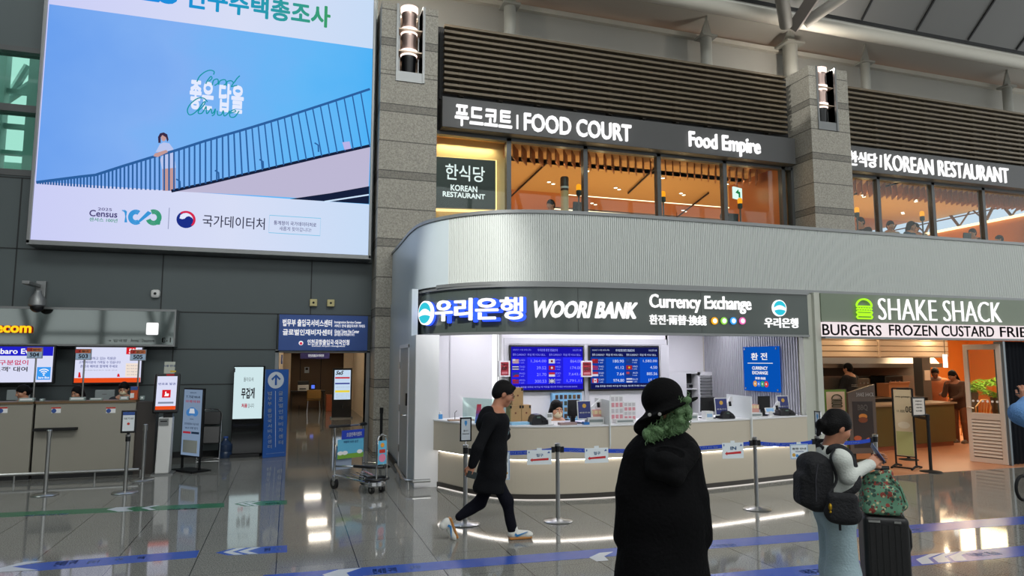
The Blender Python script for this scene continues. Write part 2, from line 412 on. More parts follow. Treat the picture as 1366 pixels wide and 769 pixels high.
def granite(name, base, z0=1.43, pitch=1.461):
    m = bpy.data.materials.new(name); m.use_nodes = True; nt = m.node_tree; b = nt.nodes['Principled BSDF']
    g = nt.nodes.new('ShaderNodeNewGeometry'); s = nt.nodes.new('ShaderNodeSeparateXYZ'); nt.links.new(g.outputs['Position'], s.inputs[0])
    n1 = nt.nodes.new('ShaderNodeTexNoise'); n1.inputs['Scale'].default_value = 38; n1.inputs['Detail'].default_value = 2; nt.links.new(g.outputs['Position'], n1.inputs['Vector'])
    c = lin(base)[:3]; r1 = nt.nodes.new('ShaderNodeValToRGB'); r1.color_ramp.elements[0].position = 0.3; r1.color_ramp.elements[0].color = tuple(v*0.7 for v in c)+(1,); r1.color_ramp.elements[1].position = 0.7; r1.color_ramp.elements[1].color = tuple(v*1.25 for v in c)+(1,)
    nt.links.new(n1.outputs['Fac'], r1.inputs[0]); cur = r1.outputs[0]
    for off, wd, dk in ((z0, 0.17, (0.6,)*3+(1,)), (z0+0.085, 0.02, (0.3,)*3+(1,)), (z0-0.085, 0.02, (0.3,)*3+(1,)), (z0+pitch/2, 0.025, (0.35,)*3+(1,))):
        a = nt.nodes.new('ShaderNodeMath'); a.operation = 'ADD'; a.inputs[1].default_value = -off+wd*0.5+10*pitch; nt.links.new(s.outputs[2], a.inputs[0])
        q = nt.nodes.new('ShaderNodeMath'); q.operation = 'MODULO'; q.inputs[1].default_value = pitch; nt.links.new(a.outputs[0], q.inputs[0])
        l = nt.nodes.new('ShaderNodeMath'); l.operation = 'LESS_THAN'; l.inputs[1].default_value = wd; nt.links.new(q.outputs[0], l.inputs[0])
        x = nt.nodes.new('ShaderNodeMix'); x.data_type = 'RGBA'; x.blend_type = 'MULTIPLY'; nt.links.new(l.outputs[0], x.inputs[0]); nt.links.new(cur, x.inputs[6]); x.inputs[7].default_value = dk; cur = x.outputs[2]
    nt.links.new(cur, b.inputs['Base Color']); b.inputs['Roughness'].default_value = 0.55; return m
M_granite = granite('granite_cladding', (164,159,147))

# ================================================================ floor
struct('floor', MB().box(-16, 26, -6, 31, -0.2, 0.0), M_floor)
FL = Frame(o=(0,0,0), r=(1,0,0), u=(0,1,0))

# the hall behind the camera: solid foot, glazing open to the sky, closed roof
mb = MB(); mb.box(-24, 34, -12.3, -12, 0, 2.4); mb.box(-24, 34, -12.3, -12, 13, 17); struct('wall_front', mb, mat('hall_wall_dark', (92,94,94), 0.5))
mb = MB(); [mb.box(-24+2.9*k-0.12, -24+2.9*k+0.12, -12.25, -11.95, 2.4, 13) for k in range(21)]; [mb.box(-24, 34, -12.2, -12, z-0.1, z+0.1) for z in (2.5, 3.3, 4.9, 6.6, 8.4, 10.4)]
for k in range(10): mb.tube([(-24+5.8*k, -11.6, 2.4), (-21.1+5.8*k, -11.4, 13)], 0.16, 8); mb.tube([(-18.2+5.8*k, -11.6, 2.4), (-21.1+5.8*k, -11.4, 13)], 0.16, 8)
struct('window_5', mb, mat('white_steelwork', (212,222,222), 0.5))
struct('wall_hall_left', MB().box(-16.4, -16, -12, 15.4, 0, 17), mat('hall_wall_dark', (92,94,94), 0.5))
struct('ceiling_hall', MB().box(-24, 34, -12, 5.6, 17.2, 17.4), mat('hall_roof', (150,150,148), 0.7))
struct('floor_hall', MB().box(-24, 34, -12.3, -6, -0.2, 0), mat('hall_floor_far', (120,120,118), 0.2))
# ================================================================ left wall with the corridor opening and the high window
Yw = 15.0
FWl = wallframe(Yw)
def wall_panel(x0, x1, z0, z1): return (x0, x1, z0, z1)
mb = MB(); mb.box(-16, -0.2, Yw, Yw+0.4, 0, 5.40); mb.box(-0.2, 1.66, Yw, Yw+0.4, 2.82, 5.40); mb.box(1.58, 1.66, Yw, Yw+0.4, 0, 2.82)
mb.box(-16, 1.66, Yw, Yw+0.4, 7.95, 12.5); mb.box(-4.4, 1.66, Yw, Yw+0.4, 5.40, 7.95); mb.box(-0.2, 1.66, Yw+0.1, Yw+0.4, 2.10, 2.82)
wl = struct('wall_left', mb, M_wall)
def seam_mat(): return mat('panel_joint', (40,43,44), 0.6)
mb = MB()   # joints between the metal wall panels
def vj(x, z0, z1): mb.box(x-0.012, x+0.012, Yw-0.006, Yw+0.01, z0, z1)
def hj(z, x0, x1): mb.box(x0, x1, Yw-0.006, Yw+0.01, z-0.012, z+0.012)
for z in (1.42, 2.86, 4.0, 5.36): hj(z, -16, -0.22) if z < 2 else hj(z, -16, 1.66)
hj(2.12, -16, -0.22)
for x in (-12.3, -9.9, -7.4, -4.55, -2.19, -0.25): vj(x, 0.12, 2.86)
for x in (-12.3, -9.9, -7.4, -4.95, -2.45, 0.4): vj(x, 2.86, 5.36)
struct('trim_1', mb, seam_mat())
struct('baseboard_left', MB().box(-16, -0.24, Yw-0.02, Yw, 0, 0.12), M_dark)
mb = MB(); mb.box(-0.27, -0.2, Yw-0.03, Yw+0.4, 0, 2.1); mb.box(1.58, 1.65, Yw-0.03, Yw+0.4, 0, 2.1); mb.box(-0.27, 1.65, Yw-0.03, Yw+0.4, 2.06, 2.12)
struct('trim_2', mb, M_alu)
# high window at the left: frame, mullions, panes and the steelwork outside
wb = MB(); wx0, wx1, wz0, wz1 = -12.0, -4.4, 5.40, 7.95
wb.box(wx0, wx1, Yw-0.02, Yw+0.3, wz0, wz0+0.12); wb.box(wx0, wx1, Yw-0.02, Yw+0.3, wz1-0.1, wz1); wb.box(wx0, wx1, Yw+0.0, Yw+0.3, 6.66, 6.80)
for x in (-9.4, -7.4, -4.45): wb.box(x-0.06, x+0.06, Yw, Yw+0.3, wz0, wz1)
win = wb.build('window_1', M_frame, kind='structure')
MB().box(wx0, wx1, Yw+0.14, Yw+0.16, wz0, wz1).build('pane', glass('green_glass', (190,222,212), 0.6), win)
sb = MB()
st = mat('white_steelwork', (212,222,222), 0.5)
for z in (5.5, 5.95, 6.45, 7.05, 7.5, 7.85): sb.box(-16, -3, 17.3, 17.42, z-0.05, z+0.05)
for x in (-10.5, -8.0, -6.25, -5.6): sb.box(x-0.11, x+0.11, 17.2, 17.5, 4.0, 10)
for (a, b) in (((-7.6, 4.5), (-5.9, 8.6)), ((-5.2, 8.6), (-4.6, 4.6)), ((-6.6, 7.4), (-5.2, 8.8))): sb.tube([(a[0], 17.7, a[1]), (b[0], 17.7, b[1])], 0.09, 8)
sb.build('trim_3', st, kind='structure')
lb = MB(); lb.box(-16, -2, 20, 20.2, 4, 6.9); lb.build('wall_outside', mat('hall_glazing_beyond', (150,186,176), 0.3), kind='structure')
area('daylight_outside', (-9, 16.2, 11), (-7, 18.5, 6), 5, 520, (0.92, 1, 0.98), 3)

# ================================================================ corridor to the immigration office
M_corr = mat('corridor_cream', (214,196,170), 0.5); M_brown = mat('corridor_brown_panel', (112,88,64), 0.5, 0, 0.1, 2)
struct('wall_corridor_left', MB().box(-0.45, -0.2, Yw+0.4, 30, 0, 2.9), M_corr)
struct('wall_corridor_right', MB().box(2.4, 2.6, Yw+0.4, 30, 0, 2.9), M_corr)
mb = MB(); mb.box(-0.45, 2.6, 29.0, 29.2, 0, 2.9); struct('wall_corridor_back', mb, M_brown)
mb = MB(); mb.box(-0.2, 0.08, 27.6, 27.8, 0, 2.55); mb.box(2.05, 2.4, 27.6, 27.8, 0, 2.55); mb.box(-0.2, 2.4, 27.6, 27.8, 2.18, 2.55); struct('trim_4', mb, M_corr)
mb = MB(); [mb.box(x-0.012, x+0.012, 28.97, 29.0, 0, 2.6) for x in (0.45, 1.25)]; struct('trim_5', mb, M_dark)
struct('ceiling_corridor', MB().box(-0.45, 2.6, Yw+0.1, 30, 2.9, 3.0), M_white)
for k, y in enumerate((16.2, 18.0, 19.8, 21.6, 23.6, 25.6)):
    t = thing('ceiling_light', 'square recessed ceiling light of the corridor, number %s from its mouth' % ('one two three four five six'.split()[k]), 'ceiling light', (0.95, y, 2.88), 'corridor ceiling lights')
    MB().box(0.62, 1.28, y-0.3, y+0.3, 2.872, 2.9).build('frame', M_whiteplastic, t); MB().box(0.67, 1.23, y-0.25, y+0.25, 2.862, 2.872).build('diffuser', emi('corridor_diffuser', '#fff2de', 13.0), t)

# ================================================================ stone pillars with their lamp niches
Yp = 14.2
def pillar(name, x0, x1, nx0, nx1, nz0, ztop, y0=Yp, y1=15.45):
    mb = MB()
    mb.box(x0, x1, y0, y1, 0, nz0); mb.box(x0, nx0, y0, y1, nz0, ztop); mb.box(nx1, x1, y0, y1, nz0, ztop); mb.box(nx0, nx1, y0+0.55, y1, nz0, ztop)
    return struct(name, mb, M_granite, bevel=0.012)
M_can = mat('lamp_can_pinkish', (196,170,160), 0.3, 0.7); M_niche = mat('niche_panel', (168,150,132), 0.35, 0.5)
def niche(x0, x1, z0, zt, y0, where):
    t = thing('lamp_niche', 'metal lined lamp niche at the top of the %s stone pillar' % where, 'niche', ((x0+x1)/2, y0, z0), 'pillar lamp niches')
    mb = MB(); e = 0.05
    mb.box(x0-e, x0, y0-0.03, y0+0.5, z0-0.22, zt); mb.box(x1, x1+e, y0-0.05, y0+0.5, z0-0.22, zt); mb.box(x0, x1, y0-0.03, y0+0.5, z0-0.22, z0)
    mb.build('frame', M_alu, t)
    mb = MB(); mb.box(x0, x1, y0+0.5, y0+0.54, z0, zt); mb.build('back_panel', M_niche, t)
    step = (zt-z0)/3.05
    for k in range(3):
        z = z0 + 0.03 + step*k; c = ((x0+x1)/2, y0+0.22, z)
        if k: MB().box(x0, x1, y0+0.02, y0+0.5, z-0.06, z-0.03).build('shelf', M_niche, t)
        l = thing('floodlight', '%s upward floodlight in the niche of the %s pillar' % (('lowest', 'middle', 'topmost')[k], where), 'floodlight', c, 'pillar floodlights')
        MB().lathe([(0.0,0.0),(0.13,0.0),(0.15,0.05),(0.155,0.3),(0.17,0.34),(0.17,0.40),(0.16,0.40)], c, 20).build('can', M_can if k else M_black, l, True)
        MB().lathe([(0.17,0.40),(0.195,0.46),(0.195,0.54),(0.17,0.55),(0.16,0.46)], c, 20).build('reflector_ring', emi('lamp_glow_soft', '#ffe8dc', 1.6), l, True)
        MB().lathe([(0.0,0.548),(0.168,0.548),(0.168,0.552),(0,0.552)], c, 20).build('lens', emi('lamp_glow', '#fff4ee', 9.0), l)
        mb = MB(); [mb.box(c[0]+s*0.21-0.012, c[0]+s*0.21+0.012, c[1]-0.02, c[1]+0.02, z, z+0.4) for s in (-1, 1)]; mb.box(c[0]-0.22, c[0]+0.22, c[1]-0.02, c[1]+0.02, z, z+0.02)
        mb.build('bracket', M_alu, l)
        point('floodlight_bulb', (c[0], c[1]-0.05, z+0.66), 110 if k == 2 else 22, (1, 0.9, 0.8), 0.08)
n0 = PY(531, 95, Yp); n1 = PY(563, 95, Yp)
pillar('pillar_1', 1.66, 2.9, n0.x, n1.x, n0.z, 9.62); niche(n0.x, n1.x, n0.z, 9.62, Yp, 'left')
m0 = PY(1093, 162, Yp); m1 = PY(1115, 166, Yp)
pillar('pillar_2', 12.93, 14.22, m0.x, m1.x, m0.z, 9.75); niche(m0.x, m1.x, m0.z, 9.75, Yp, 'right')
mb = MB(); mb.box(1.64, 2.92, Yp-0.03, 15.45, 9.62, 9.7); mb.box(12.91, 14.24, Yp-0.03, 15.45, 9.75, 9.82); 
# ================================================================ upper wall, posts, roof
struct('wall_back', MB().box(1.66, 30, 16.5, 16.9, 7.2, 11.25), M_wallup)
struct('trim_6', MB().box(1.2, 30, 16.35, 16.5, 11.2, 11.33), M_beam)
M_post = mat('painted_post', (150,150,142), 0.5)
for k, (px_, py_, r) in enumerate(((680, 14, 0.155), (942, 64, 0.16), (1054, 74, 0.21), (1154, 92, 0.14), (1344, 130, 0.145))):
    p = PY(px_, py_, 16.05)
    t = thing('roof_post', 'round painted roof post with a capped top, %s above the louvres' % ('first', 'second', 'thickest', 'fourth', 'last')[k], 'post', (p.x, 16.05, 8.6), 'roof posts')
    top = PY(px_, (10, 52, 62, 86, 118)[k], 16.05).z
    MB().tube([(p.x, 16.05, 8.6), (p.x, 16.05, top)], r, 18).build('shaft', M_post, t, True)
    mb = MB(); mb.cbox((p.x, 16.05, top+0.03), r*3.0, r*2.8, 0.06); mb.prism([(p.x-r*1.3, 16.0, top+0.06), (p.x+r*1.1, 16.0, top+0.06), (p.x+r*0.35, 16.0, top+0.55), (p.x-r*0.1, 16.0, top+0.55)], (0, 0.06, 0))
    mb.build('cap_plate', M_post, t)
    MB().tube([(p.x, 16.03, top+0.3), (p.x+0.03, 16.0, top+1.0)], 0.035, 8).build('tie_rod', M_post, t)
# soffit, edge beam and roof panels rising towards the hall
zb = 11.0; yb = 14.55
mb = MB(); mb.hexa([(-18, yb+0.1, zb+0.32), (32, yb+0.1, zb+0.32), (32, 15.9, 11.75), (-18, 15.9, 11.75)], [(-18, yb+0.1, zb+0.5), (32, yb+0.1, zb+0.5), (32, 15.9, 11.95), (-18, 15.9, 11.95)])
mb.hexa([(-18, 15.9, 11.75), (32, 15.9, 11.75), (32, 17.2, 11.45), (-18, 17.2, 11.45)], [(-18, 15.9, 11.95), (32, 15.9, 11.95), (32, 17.2, 11.6), (-18, 17.2, 11.6)])
struct('ceiling', mb, M_soffit)
mb = MB(); mb.tube([(-18, yb+0.05, zb+0.18), (32, yb+0.05, zb+0.18)], 0.19, 14); struct('roof_beam', mb, M_beam, True)
mb = MB()
sl = 0.62
mb.hexa([(-18, yb-0.15, zb+0.42), (32, yb-0.15, zb+0.42), (32, yb-9, zb+0.42+9*sl), (-18, yb-9, zb+0.42+9*sl)], [(-18, yb-0.15, zb+0.62), (32, yb-0.15, zb+0.62), (32, yb-9, zb+0.62+9*sl), (-18, yb-9, zb+0.62+9*sl)])
struct('roof_panels', mb, M_roof)
mb = MB()
for k in range(-6, 20):
    x = 1.0 + k*2.0; mb.hexa([(x-0.025, yb-0.2, zb+0.40), (x+0.025, yb-0.2, zb+0.40), (x+0.025-2.2, yb-8.9, zb+0.40+8.7*sl), (x-0.025-2.2, yb-8.9, zb+0.40+8.7*sl)], [(x-0.025, yb-0.2, zb+0.47), (x+0.025, yb-0.2, zb+0.47), (x+0.025-2.2, yb-8.9, zb+0.47+8.7*sl), (x-0.025-2.2, yb-8.9, zb+0.47+8.7*sl)])
mb.box(-18, 32, yb-0.16, yb-0.12, zb+0.33, zb+0.5)
struct('trim_7', mb, M_dark)
# the space frame foot that lands on the beam
M_strut = mat('roof_strut', (150,146,138), 0.5)
ft = PY(1059, 36, 14.2)
sf = thing('roof_truss', 'grey tubular roof truss node meeting the cream beam', 'truss', (ft.x, ft.y, ft.z))
def strut(p, q, r, name='tube_member'): MB().tube([p, q], r, 14).build(name, M_strut, sf, True)
strut(ft + Vector((-0.25,0,0.0)), PY(1030, -90, 12.5), 0.17); strut(ft + Vector((0.35,0,0.15)), PY(1190, -50, 12.6), 0.15)
a = ft; b_ = PY(1102, -30, 12.8)
mb = MB(); mb.tube([a, b_], 0.2, 4); mb.build('box_member', mat('strut_flat', (128,122,116), 0.5), sf)

# ================================================================ louvre screens above the shop signs
def louvre(x0, x1, z0, z1, n, label, sup):
    t = thing('louver_screen', label, 'louver', ((x0+x1)/2, 14.9, z0))
    MB().box(x0-0.05, x1+0.05, 15.02, 15.06, z0-0.05, z1-0.02).build('backing', M_dark, t)
    mb = MB(); step = (z1-z0)/n
    for k in range(n):
        z = z0 + step*k + 0.03; mb.box(x0, x1, 14.72, 14.86, z, z+0.058)
    mb.build('slats', M_louver, t)
    mb = MB()
    for x in sup: mb.box(x-0.05, x+0.05, 14.86, 15.02, z0, z1-0.03)
    mb.build('supports', mat('louvre_support', (70,64,54), 0.6), t)
    return t
louvre(3.16, 12.62, 7.97, 9.66, 12, 'wide bronze louvre screen above the food court sign', [3.6+0.95*k for k in range(10)])
louvre(14.35, 24, 7.92, 9.66, 12, 'bronze louvre screen above the Korean restaurant sign, right of the pillar', [14.9+0.95*k for k in range(9)])
struct('wall_upper', MB().box(2.9, 24, 15.08, 15.2, 7.1, 9.7), M_dark)

# ================================================================ upper shop signs
FU = wallframe(14.62)
def upsign(x0, x1, label, cat='sign'):
    t = thing('shop_sign', label, cat, ((x0+x1)/2, 14.7, 7.15))
    MB().box(x0, x1, 14.62, 14.98, 7.13, 7.84).build('board', M_signgrey, t, bevel=0.01); return t
s1 = upsign(3.10, 12.75, 'long dark grey fascia reading FOOD COURT with lit white letters')
kw = dict(d=0.03, depth=0.05)
text('lettering', FU, '푸드코트', (606, 168), (682, 149), M_letter, s1, bold=0.03, **kw)
mb = MB(); FU.pxpoly(mb, [(688.3,154),(690.6,154.3),(690.6,173),(688.3,172.7)], 0.03, 0.05); mb.build('divider_bar', M_letter, s1)
(a0, b0), (a1, b1) = FU.px(698, 175), FU.px(840, 166)
text('lettering', FU, 'FOOD COURT', (698, 175), (840.5, 168), M_letter, s1, bold=0.028, **kw)
text('lettering', FU, 'Food Empire', (918, 202.5), (1012, 187), M_letter, s1, bold=0.03, **kw)
s2 = upsign(14.32, 24, 'dark grey fascia reading KOREAN RESTAURANT, right of the pillar')
text('lettering', FU, '한식당', (1130, 221), (1167, 206), M_letter, s2, bold=0.02, **kw)
mb = MB(); FU.pxpoly(mb, [(1172.3,207.5),(1174.6,207.8),(1174.6,224),(1172.3,223.7)], 0.03, 0.05); mb.build('divider_bar', M_letter, s2)
text('lettering', FU, 'KOREAN RESTAURANT', (1179, 227.5), (1342, 225.5), M_letter, s2, bold=0.004, **kw)

# ================================================================ upper windows
def upwin(n, xs, zt=7.06, zb_=4.3, y=15.0):
    mb = MB()
    for x in xs: mb.box(x-0.055, x+0.055, y-0.06, y+0.1, zb_, zt+0.08)
    mb.box(xs[0], xs[-1], y-0.06, y+0.1, zt, zt+0.08); mb.box(xs[0], xs[-1], y-0.06, y+0.1, zb_, zb_+0.08)
    wn = mb.build('window_%d' % n, M_frame, kind='structure')
    MB().box(xs[0]+0.06, xs[-1]-0.06, y, y+0.012, zb_+0.08, zt).build('pane', M_glass, wn)
upwin(2, [2.95, 4.78, 6.75, 8.78, 10.74, 12.6, 12.9]); upwin(3, [14.25, 15.88, 17.93, 19.95, 22.0, 24])
# ================================================================ food court behind the upper windows
M_fcceil = mat('food_court_ceiling', (222,176,120), 0.6, 0, 0.04, 0.7); M_fcdark = mat('food_court_back', (206,132,74), 0.6, 0, 0.06, 0.8)
struct('floor_upper', MB().box(1.7, 30, 15.45, 30, 3.9, 4.02), mat('food_court_floor', (150,120,90), 0.5))
mb = MB(); mb.box(2.9, 30, 15.1, 19.8, 7.2, 7.3); struct('ceiling_upper', mb, M_fcceil)
mb = MB(); mb.box(2.9, 30, 19.8, 30, 7.32, 7.42); mb.box(2.9, 30, 19.8, 19.86, 7.2, 7.42); struct('ceiling_upper_back', mb, M_fcdark)
struct('wall_upper_back', MB().box(2.9, 30, 27, 27.2, 4.2, 7.4), M_fcdark)
struct('wall_upper_left', MB().box(2.88, 2.95, 15.2, 27, 4.02, 7.2), M_orange)
mb = MB(); mb.box(12.62, 12.9, 15.15, 17.4, 4.02, 7.2); mb.box(12.9, 14.2, 15.46, 15.6, 4.02, 7.2); struct('wall_upper_divider', mb, mat('copper_panel', (196,128,80), 0.35, 0.3))
for k, (y, x0, x1) in enumerate(((20.1, 8.2, 16.5), (22.2, 8.8, 18.4))):
    t = thing('linear_light', ('near' if k == 0 else 'far') + ' thin warm light line across the food court ceiling', 'ceiling light', ((x0+x1)/2, y, 7.3), 'food court light lines')
    MB().box(x0, x1, y-0.05, y+0.05, 7.26, 7.318).build('profile', M_alu, t); MB().box(x0, x1, y-0.045, y+0.045, 7.245, 7.26).build('diffuser', emi('food_court_line', '#ffe2b8', 3.0), t)
# hanging wooden baffles near the glass
bt = thing('ceiling_baffles', 'row of slanting wooden ceiling baffles behind the food court glass', 'baffles', (8.8, 15.6, 7.0))
for (x0, x1, nm) in ((4.9, 12.5, 0), (14.4, 23, 1)):
    if nm: bt = thing('ceiling_baffles', 'row of slanting wooden ceiling baffles behind the glass right of the stone pillar', 'baffles', (18, 15.6, 7.0))
    mb = MB(); n = int((x1-x0)/0.22)
    for k in range(n):
        x = x0 + (x1-x0)*k/n; c = Vector((x+0.1, 15.78, 6.98)); h = random.uniform(0.12, 0.17)
        mb.box(c.x-0.26, c.x+0.26, c.y-0.014, c.y+0.014, c.z-h, 7.19, rot=(0,0,math.radians(58)))
    mb.build('slats', mat('baffle_wood', (168,106,66), 0.5, 0, 0.2, 4), bt)
# paired downlights
dl = None; k = 0
for (xs, y) in (([5.2, 7.6, 10.0, 12.2, 15.2, 17.4, 19.6], 17.0), ([5.0, 7.2, 9.4, 11.7, 15.6, 18.2, 20.8], 18.6), ([6.6, 9.8, 13.4, 16.6, 20.0], 21.2), ([8.2, 12.2, 16.6], 23.6)):
    for x in xs:
        zc = 7.2 if y < 19.8 else 7.32
        for s in (0, 1):
            if dl is None:
                dl = thing('downlight', 'tiny recessed spot in the food court ceiling', 'downlight', (0,0,0), 'food court downlights')
                MB().lathe([(0.0,0.0),(0.07,0.0),(0.07,-0.012),(0.05,-0.012),(0.0,-0.004)], (0,0,0), 14).build('rim', M_whiteplastic, dl)
                MB().lathe([(0.0,-0.014),(0.052,-0.014),(0.052,-0.016),(0.0,-0.016)], (0,0,0), 14).build('lens', M_lampwarm, dl)
                o = dl
            else: o = dup(dl)
            o.location = (x + 0.2*s, y + 0.16*s, zc-0.001)
for x in (5.5, 8.5, 11.3, 15.5, 18.5, 21): area('food_court_glow', (x, 17.6, 4.5), (x, 17.6, 7), 2.0, 55, (1.0, 0.62, 0.3), 3.0)
for x in (7, 12, 17): area('food_court_glow', (x, 22.5, 4.5), (x, 22.5, 7), 2.5, 60, (1.0, 0.55, 0.25), 4.0)
for k, x in enumerate((6.4, 7.5, 9.0, 9.9, 11.2, 11.9, 15.0, 16.1, 17.3, 18.6)): point('baffle_spot', (x, 15.62, 6.72), 3.0, (1, 0.7, 0.4), 0.04)
# track rails on the ceiling
for k, (p, q) in enumerate((((682,262),(735,212)), ((838,258),(872,226)), ((903,290),(945,258)), ((1130,262),(1215,240)))):
    A = G(p[0], p[1], 7.15); B = G(q[0], q[1], 7.15); zt = 7.15
    mb = MB(); mb.tube([A, B], 0.028, 6); mb.tube([B, B+Vector((0,0,0.05))], 0.012, 6); mb.tube([A, A+Vector((0,0,0.05 if A.y < 19.8 else 0.17))], 0.012, 6)
    tag(mb.build('track_rail', M_black), 'thin dark track rail on the food court ceiling, ' + ('leftmost' if k == 0 else 'second from the left' if k == 1 else 'third from the left' if k == 2 else 'right of the stone pillar'), 'rail', 'ceiling track rails')
# backlit Korean restaurant box inside the first bay
FK = wallframe(15.32)
struct('wall_upper_bay', MB().box(2.95, 4.9, 15.62, 15.7, 4.02, 7.2), mat('bay_cream_wall', (214,190,148), 0.6))
kb = thing('backlit_sign', 'dark square sign reading KOREAN RESTAURANT with a glowing warm edge inside the glass', 'sign', (3.8, 15.4, 5.4))
mb = MB(); FK.pxpoly(mb, [(577,277),(661,279.5),(661,214.5),(577,208.5)], -0.1, 0.0); mb.build('panel', mat('sign_dark_panel', (62,58,56), 0.35), kb)
mb = MB(); FK.pxpoly(mb, [(576,280),(664.5,282.5),(664.5,212),(576,206)], -0.16, -0.11); mb.build('halo', emi('halo_warm', '#ffcf88', 2.2), kb)
mb = MB(); FK.pxpoly(mb, [(600,262),(640,262),(640,230),(600,230)], -0.30, -0.15); mb.build('standoff', M_alu, kb)
text('lettering', FK, '한식당', (594, 239.5), (646.7, 223), M_letter, kb, bold=0.015, d=0.004)
text('lettering', FK, 'KOREAN', (601, 254.3), (636.6, 249), M_letter, kb, bold=0.04, d=0.004)
text('lettering', FK, 'RESTAURANT', (590.5, 262.3), (647, 259.5), M_letter, kb, bold=0.04, d=0.004)
area('bay_wash', (3.9, 15.5, 7.05), (3.9, 15.65, 5), 1.4, 14, (1, 0.72, 0.38), 0.1)
# things standing along the glass upstairs
def signal_lamp(px_, py_, label):
    p = PY(px_, py_, 15.45); t = thing('signal_lamp', label, 'lamp', (p.x, 15.45, 4.02), 'amber signal lamps along the glass')
    x, y, z = p.x, 15.45, p.z
    MB().tube([(x,y,4.02),(x,y,z-0.17)], 0.022, 10).build('pole', M_frame, t, True)
    MB().lathe([(0,-0.18),(0.05,-0.18),(0.066,-0.15),(0.066,-0.05),(0.055,-0.04),(0,-0.04)], (x,y,z), 16).build('base', mat('lamp_base_green', (60,72,70), 0.4), t, True)
    MB().lathe([(0,-0.04),(0.058,-0.04),(0.066,0.02),(0.06,0.09),(0.035,0.115),(0,0.12)], (x,y,z), 16).build('amber_dome', emi('amber_glow', '#ff9a1e', 1.6), t, True)
for a in ((772, 252, 'amber signal lamp on a pole beside the wooden totem upstairs'), (884.5, 261, 'amber signal lamp on a pole behind the third food court mullion'), (987, 270, 'amber signal lamp under the green exit sign'), (1143, 282, 'amber signal lamp just right of the stone pillar upstairs'), (1230, 287, 'rightmost amber signal lamp behind the restaurant glass')): signal_lamp(*a)
p = PY(753, 238, 15.5)
t = thing('wooden_totem', 'round pale wooden column with a dark banded top behind the food court glass', 'column', (p.x, 15.5, 4.02))
MB().tube([(p.x,15.5,4.02),(p.x,15.5,p.z-0.33)], 0.1, 18).build('shaft', mat('pale_wood', (226,190,140), 0.5, 0, 0.1, 5), t, True)
MB().lathe([(0,-0.33),(0.1,-0.33),(0.1,-0.2),(0.105,-0.2),(0.105,0),(0.09,0.03),(0,0.03)], (p.x,15.5,p.z), 18).build('dark_cap', mat('cap_brown', (66,48,40), 0.4), t, True)
MB().lathe([(0.106,-0.27),(0.108,-0.27),(0.108,-0.22),(0.106,-0.22)], (p.x,15.5,p.z), 18).build('band', M_whiteplastic, t, True)
p = PY(984.5, 258, 16.3); FE = Frame(o=(p.x, 16.3, p.z), r=(1,0.35,0), u=(0,0,1))
t = thing('exit_sign', 'small hanging green and white exit pictogram sign upstairs', 'sign', (p.x, 16.3, p.z))
mb = MB(); FE.rect(mb, -0.2, 0.2, -0.17, 0.17, -0.05, 0); mb.build('case', emi('exit_white', '#eafff4', 1.3), t)
mb = MB(); FE.poly(mb, [(-0.13,0.0),(0.02,0.12),(0.02,0.05),(0.1,0.05),(0.1,-0.12),(0.02,-0.12),(0.02,-0.02)], 0.002, 0.006); mb.build('pictogram', emi('exit_green', '#128a4c', 1.0), t)
MB().tube([(p.x,16.32,p.z+0.17),(p.x,16.32,7.2)], 0.012, 8).build('hanger', M_alu, t)
# right end: raking glazed wall of the restaurant with steel trusses
FR = Frame(o=(23,0,0), r=(0,-1,0), u=(0,0,1))
mb = MB(); mb.box(23, 23.2, 15.2, 27, 4.25, 6.72); mb.box(23, 23.2, 15.2, 27, 7.5, 7.7); struct('wall_upper_right', mb, M_orange)
MB().box(23.1, 23.14, 15.2, 27, 6.72, 7.5).build('window_4', emi('overcast_sky_pane', '#dfe9ff', 1.0), kind='structure')
t = thing('cove_light', 'warm cove light line running along the sill of the raking glazing', 'ceiling light', (22.9, 18, 6.7)); MB().box(22.9, 23, 15.2, 26, 6.66, 6.73).build('strip', M_ledwarm, t)
t = thing('window_truss', 'brown steel truss bars across the bright raking glazing', 'truss', (23, 18, 6.7))
mb = MB()
for k, y in enumerate((15.6, 16.3, 17.2, 18.2, 19.6, 21.4)):
    MB().tube([(22.98,y,6.73),(22.98,y+0.5*(1 if k%2 else -1),7.5)], 0.05, 8).build('bar', mat('truss_brown', (110,84,66), 0.5), t); MB().tube([(22.98,y,6.73),(22.98,y-0.7*(1 if k%2 else -1),7.5)], 0.03, 8).build('bar', mat('truss_brown', (110,84,66), 0.5), t)
MB().box(22.97, 23.0, 15.2, 26, 7.08, 7.12).build('rail', mat('truss_brown', (110,84,66), 0.5), t)

